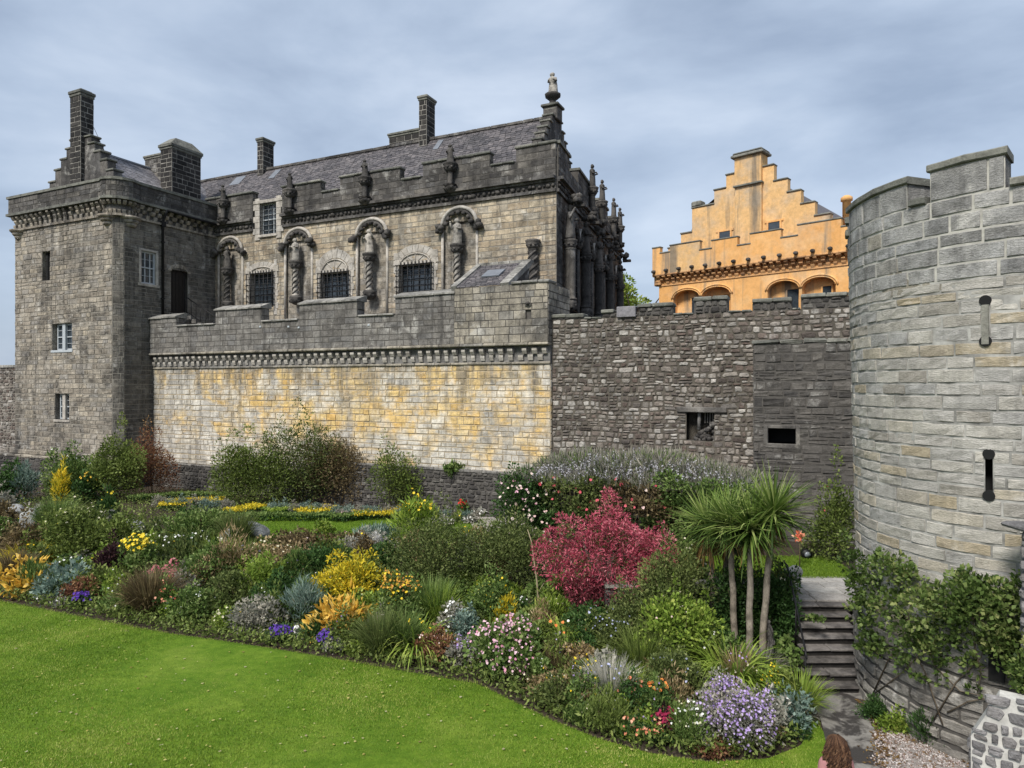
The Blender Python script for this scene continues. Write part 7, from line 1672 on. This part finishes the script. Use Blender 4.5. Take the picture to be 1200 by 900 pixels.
# ------------------------------------------------------------------ the visitor on the path, seen from behind
PX, PY = 4.28, 8.8; ps = thing('person', 'person with long wavy brown hair and pink top seen from behind', 'person', (PX, PY, .03), R(12))
SKIN = plain_mat('skin', (.52, .33, .25), .5, .08, 6); HAIR = stone_mat('brown_hair', [(.02, .01, .006), (.06, .028, .015), (.13, .065, .032), (.04, .018, .01), (.19, .105, .055)], bump=.8, bscale=30, grain=(3, 3, .5), rough=.5); TOP = plain_mat('pink_top', (.36, .17, .17), .85, .12, 9, bump=.3); JEAN = plain_mat('dark_trousers', (.03, .034, .05), .85, .2, 9, bump=.3); SHOE = plain_mat('shoe', (.3, .28, .26), .7, .1)
def skin_body(name, joints, edges, radii, mat, parent, sub=2, root=0):
    me = bpy.data.meshes.new(name); me.from_pydata(joints, edges, []); o = bpy.data.objects.new(name, me); COL.objects.link(o)
    mo = o.modifiers.new('skin', 'SKIN'); mo.use_smooth_shade = True
    for i, r in enumerate(radii): s_ = me.skin_vertices[0].data[i]; s_.radius = (r, r) if not isinstance(r, tuple) else r; s_.use_root = (i == root)
    s2 = o.modifiers.new('sub', 'SUBSURF'); s2.levels = sub; s2.render_levels = sub
    me.materials.append(mat); o.parent = parent; return o
# body (skin), facing +y (away from the camera)
J = [(0, 0, .93), (0, 0, 1.12), (0, -.01, 1.3), (0, 0, 1.42), (0, .02, 1.5), (0, .03, 1.56), (0, .035, 1.62)]
Rr = [.12, .105, .115, .07, .05, .075, .078]; E = [(0, 1), (1, 2), (2, 3), (3, 4), (4, 5), (5, 6)]
def addj(par, pts, rs):
    for p, r in zip(pts, rs): J.append(p); Rr.append(r); E.append((par, len(J) - 1)); par = len(J) - 1
    return par
for s in (-1, 1):
    addj(0, [(s * .1, 0, .86), (s * .105, .02 * s, .5), (s * .11, -.03 * s, .1), (s * .115, .09, .045)], [.095, .065, .045, .04])
    h_ = addj(3, [(s * .17, 0, 1.38), (s * .22, -.02, 1.1), (s * .23, .05, .86), (s * .228, .07, .79)], [.055, .043, .032, .034])
    for k, (dx, ln) in enumerate(((-.028, .075), (-.01, .085), (.01, .08), (.026, .065))): addj(h_, [(s * .228, .07 + dx, .74), (s * .226, .078 + dx, .74 - ln)], [.0095, .008])
    addj(h_, [(s * .21, .105, .765), (s * .205, .118, .73)], [.011, .009])
skin_body('body', J, E, Rr, SKIN, ps)
g = MB()
for s in (-1, 1): g.ball((s * .032, .108, 1.605), .013, 2, 0); g.ball((s * .083, .035, 1.6), .022, 2, 0, sc=(.5, .8, 1.2))
g.tube([(0, .11, 1.6), (0, .135, 1.575), (0, .115, 1.565)], [.01, .016, .01], 6); g.tube([(-.024, .105, 1.54), (0, .115, 1.538), (.024, .105, 1.54)], .007, 5); g.build('face', SKIN, ps)
tj = [(0, 0, .9), (0, 0, 1.12), (0, -.01, 1.3), (0, 0, 1.42), (-.185, 0, 1.4), (-.222, -.02, 1.1), (-.232, .05, .9), (.185, 0, 1.4), (.222, -.02, 1.1), (.232, .05, .9)]
skin_body('top', tj, [(0, 1), (1, 2), (2, 3), (3, 4), (4, 5), (5, 6), (3, 7), (7, 8), (8, 9)], [.145, .125, .135, .085, .075, .06, .048, .075, .06, .048], TOP, ps)
tj = [(0, 0, .92), (-.1, 0, .84), (-.105, -.02, .5), (-.11, .03, .1), (.1, 0, .84), (.105, .02, .5), (.11, -.03, .1)]
skin_body('trousers', tj, [(0, 1), (1, 2), (2, 3), (0, 4), (4, 5), (5, 6)], [.135, .112, .08, .062, .112, .08, .062], JEAN, ps)
for s in (-1, 1):
    g = MB(); g.ball((s * .115, .06, .045), .1, 2, 0, sc=(.5, 1.25, .5)); g.build('shoe', SHOE, ps)
# hair: a cap and many wavy locks down the back
g = MB(); g.ball((0, .012, 1.615), .108, 3, 0, .5, .02, (1, 1.08, 1.0))
rd = random.Random(9)
for k in range(240):
    a = rd.uniform(math.pi * 1.0, math.pi * 2.0); r = .1; x, y = r * math.cos(a), .01 + r * math.sin(a); ph = rd.uniform(0, 6.3); L_ = rd.uniform(.3, .56); pts = []
    for q in range(9):
        t = q / 8; sp = 1 + .5 * math.sin(min(1, t * 1.5) * 1.5); pts.append((x * sp + .03 * t ** .5 * math.sin(t * 15 + ph), y * (1 + .35 * t) - .02 * t + .026 * t ** .5 * math.cos(t * 14 + ph * 1.3), 1.66 - L_ * t)); pts[-1] = (pts[-1][0] * 1.2, *pts[-1][1:])
    pts = [(x * .4, y * .4 + .01, 1.725)] + pts
    g.tube(pts, [.012] + [.0135 * (1 - .6 * (q / 8) ** 2) for q in range(9)], 5, 0, rd.random())
g.build('hair', HAIR, ps)
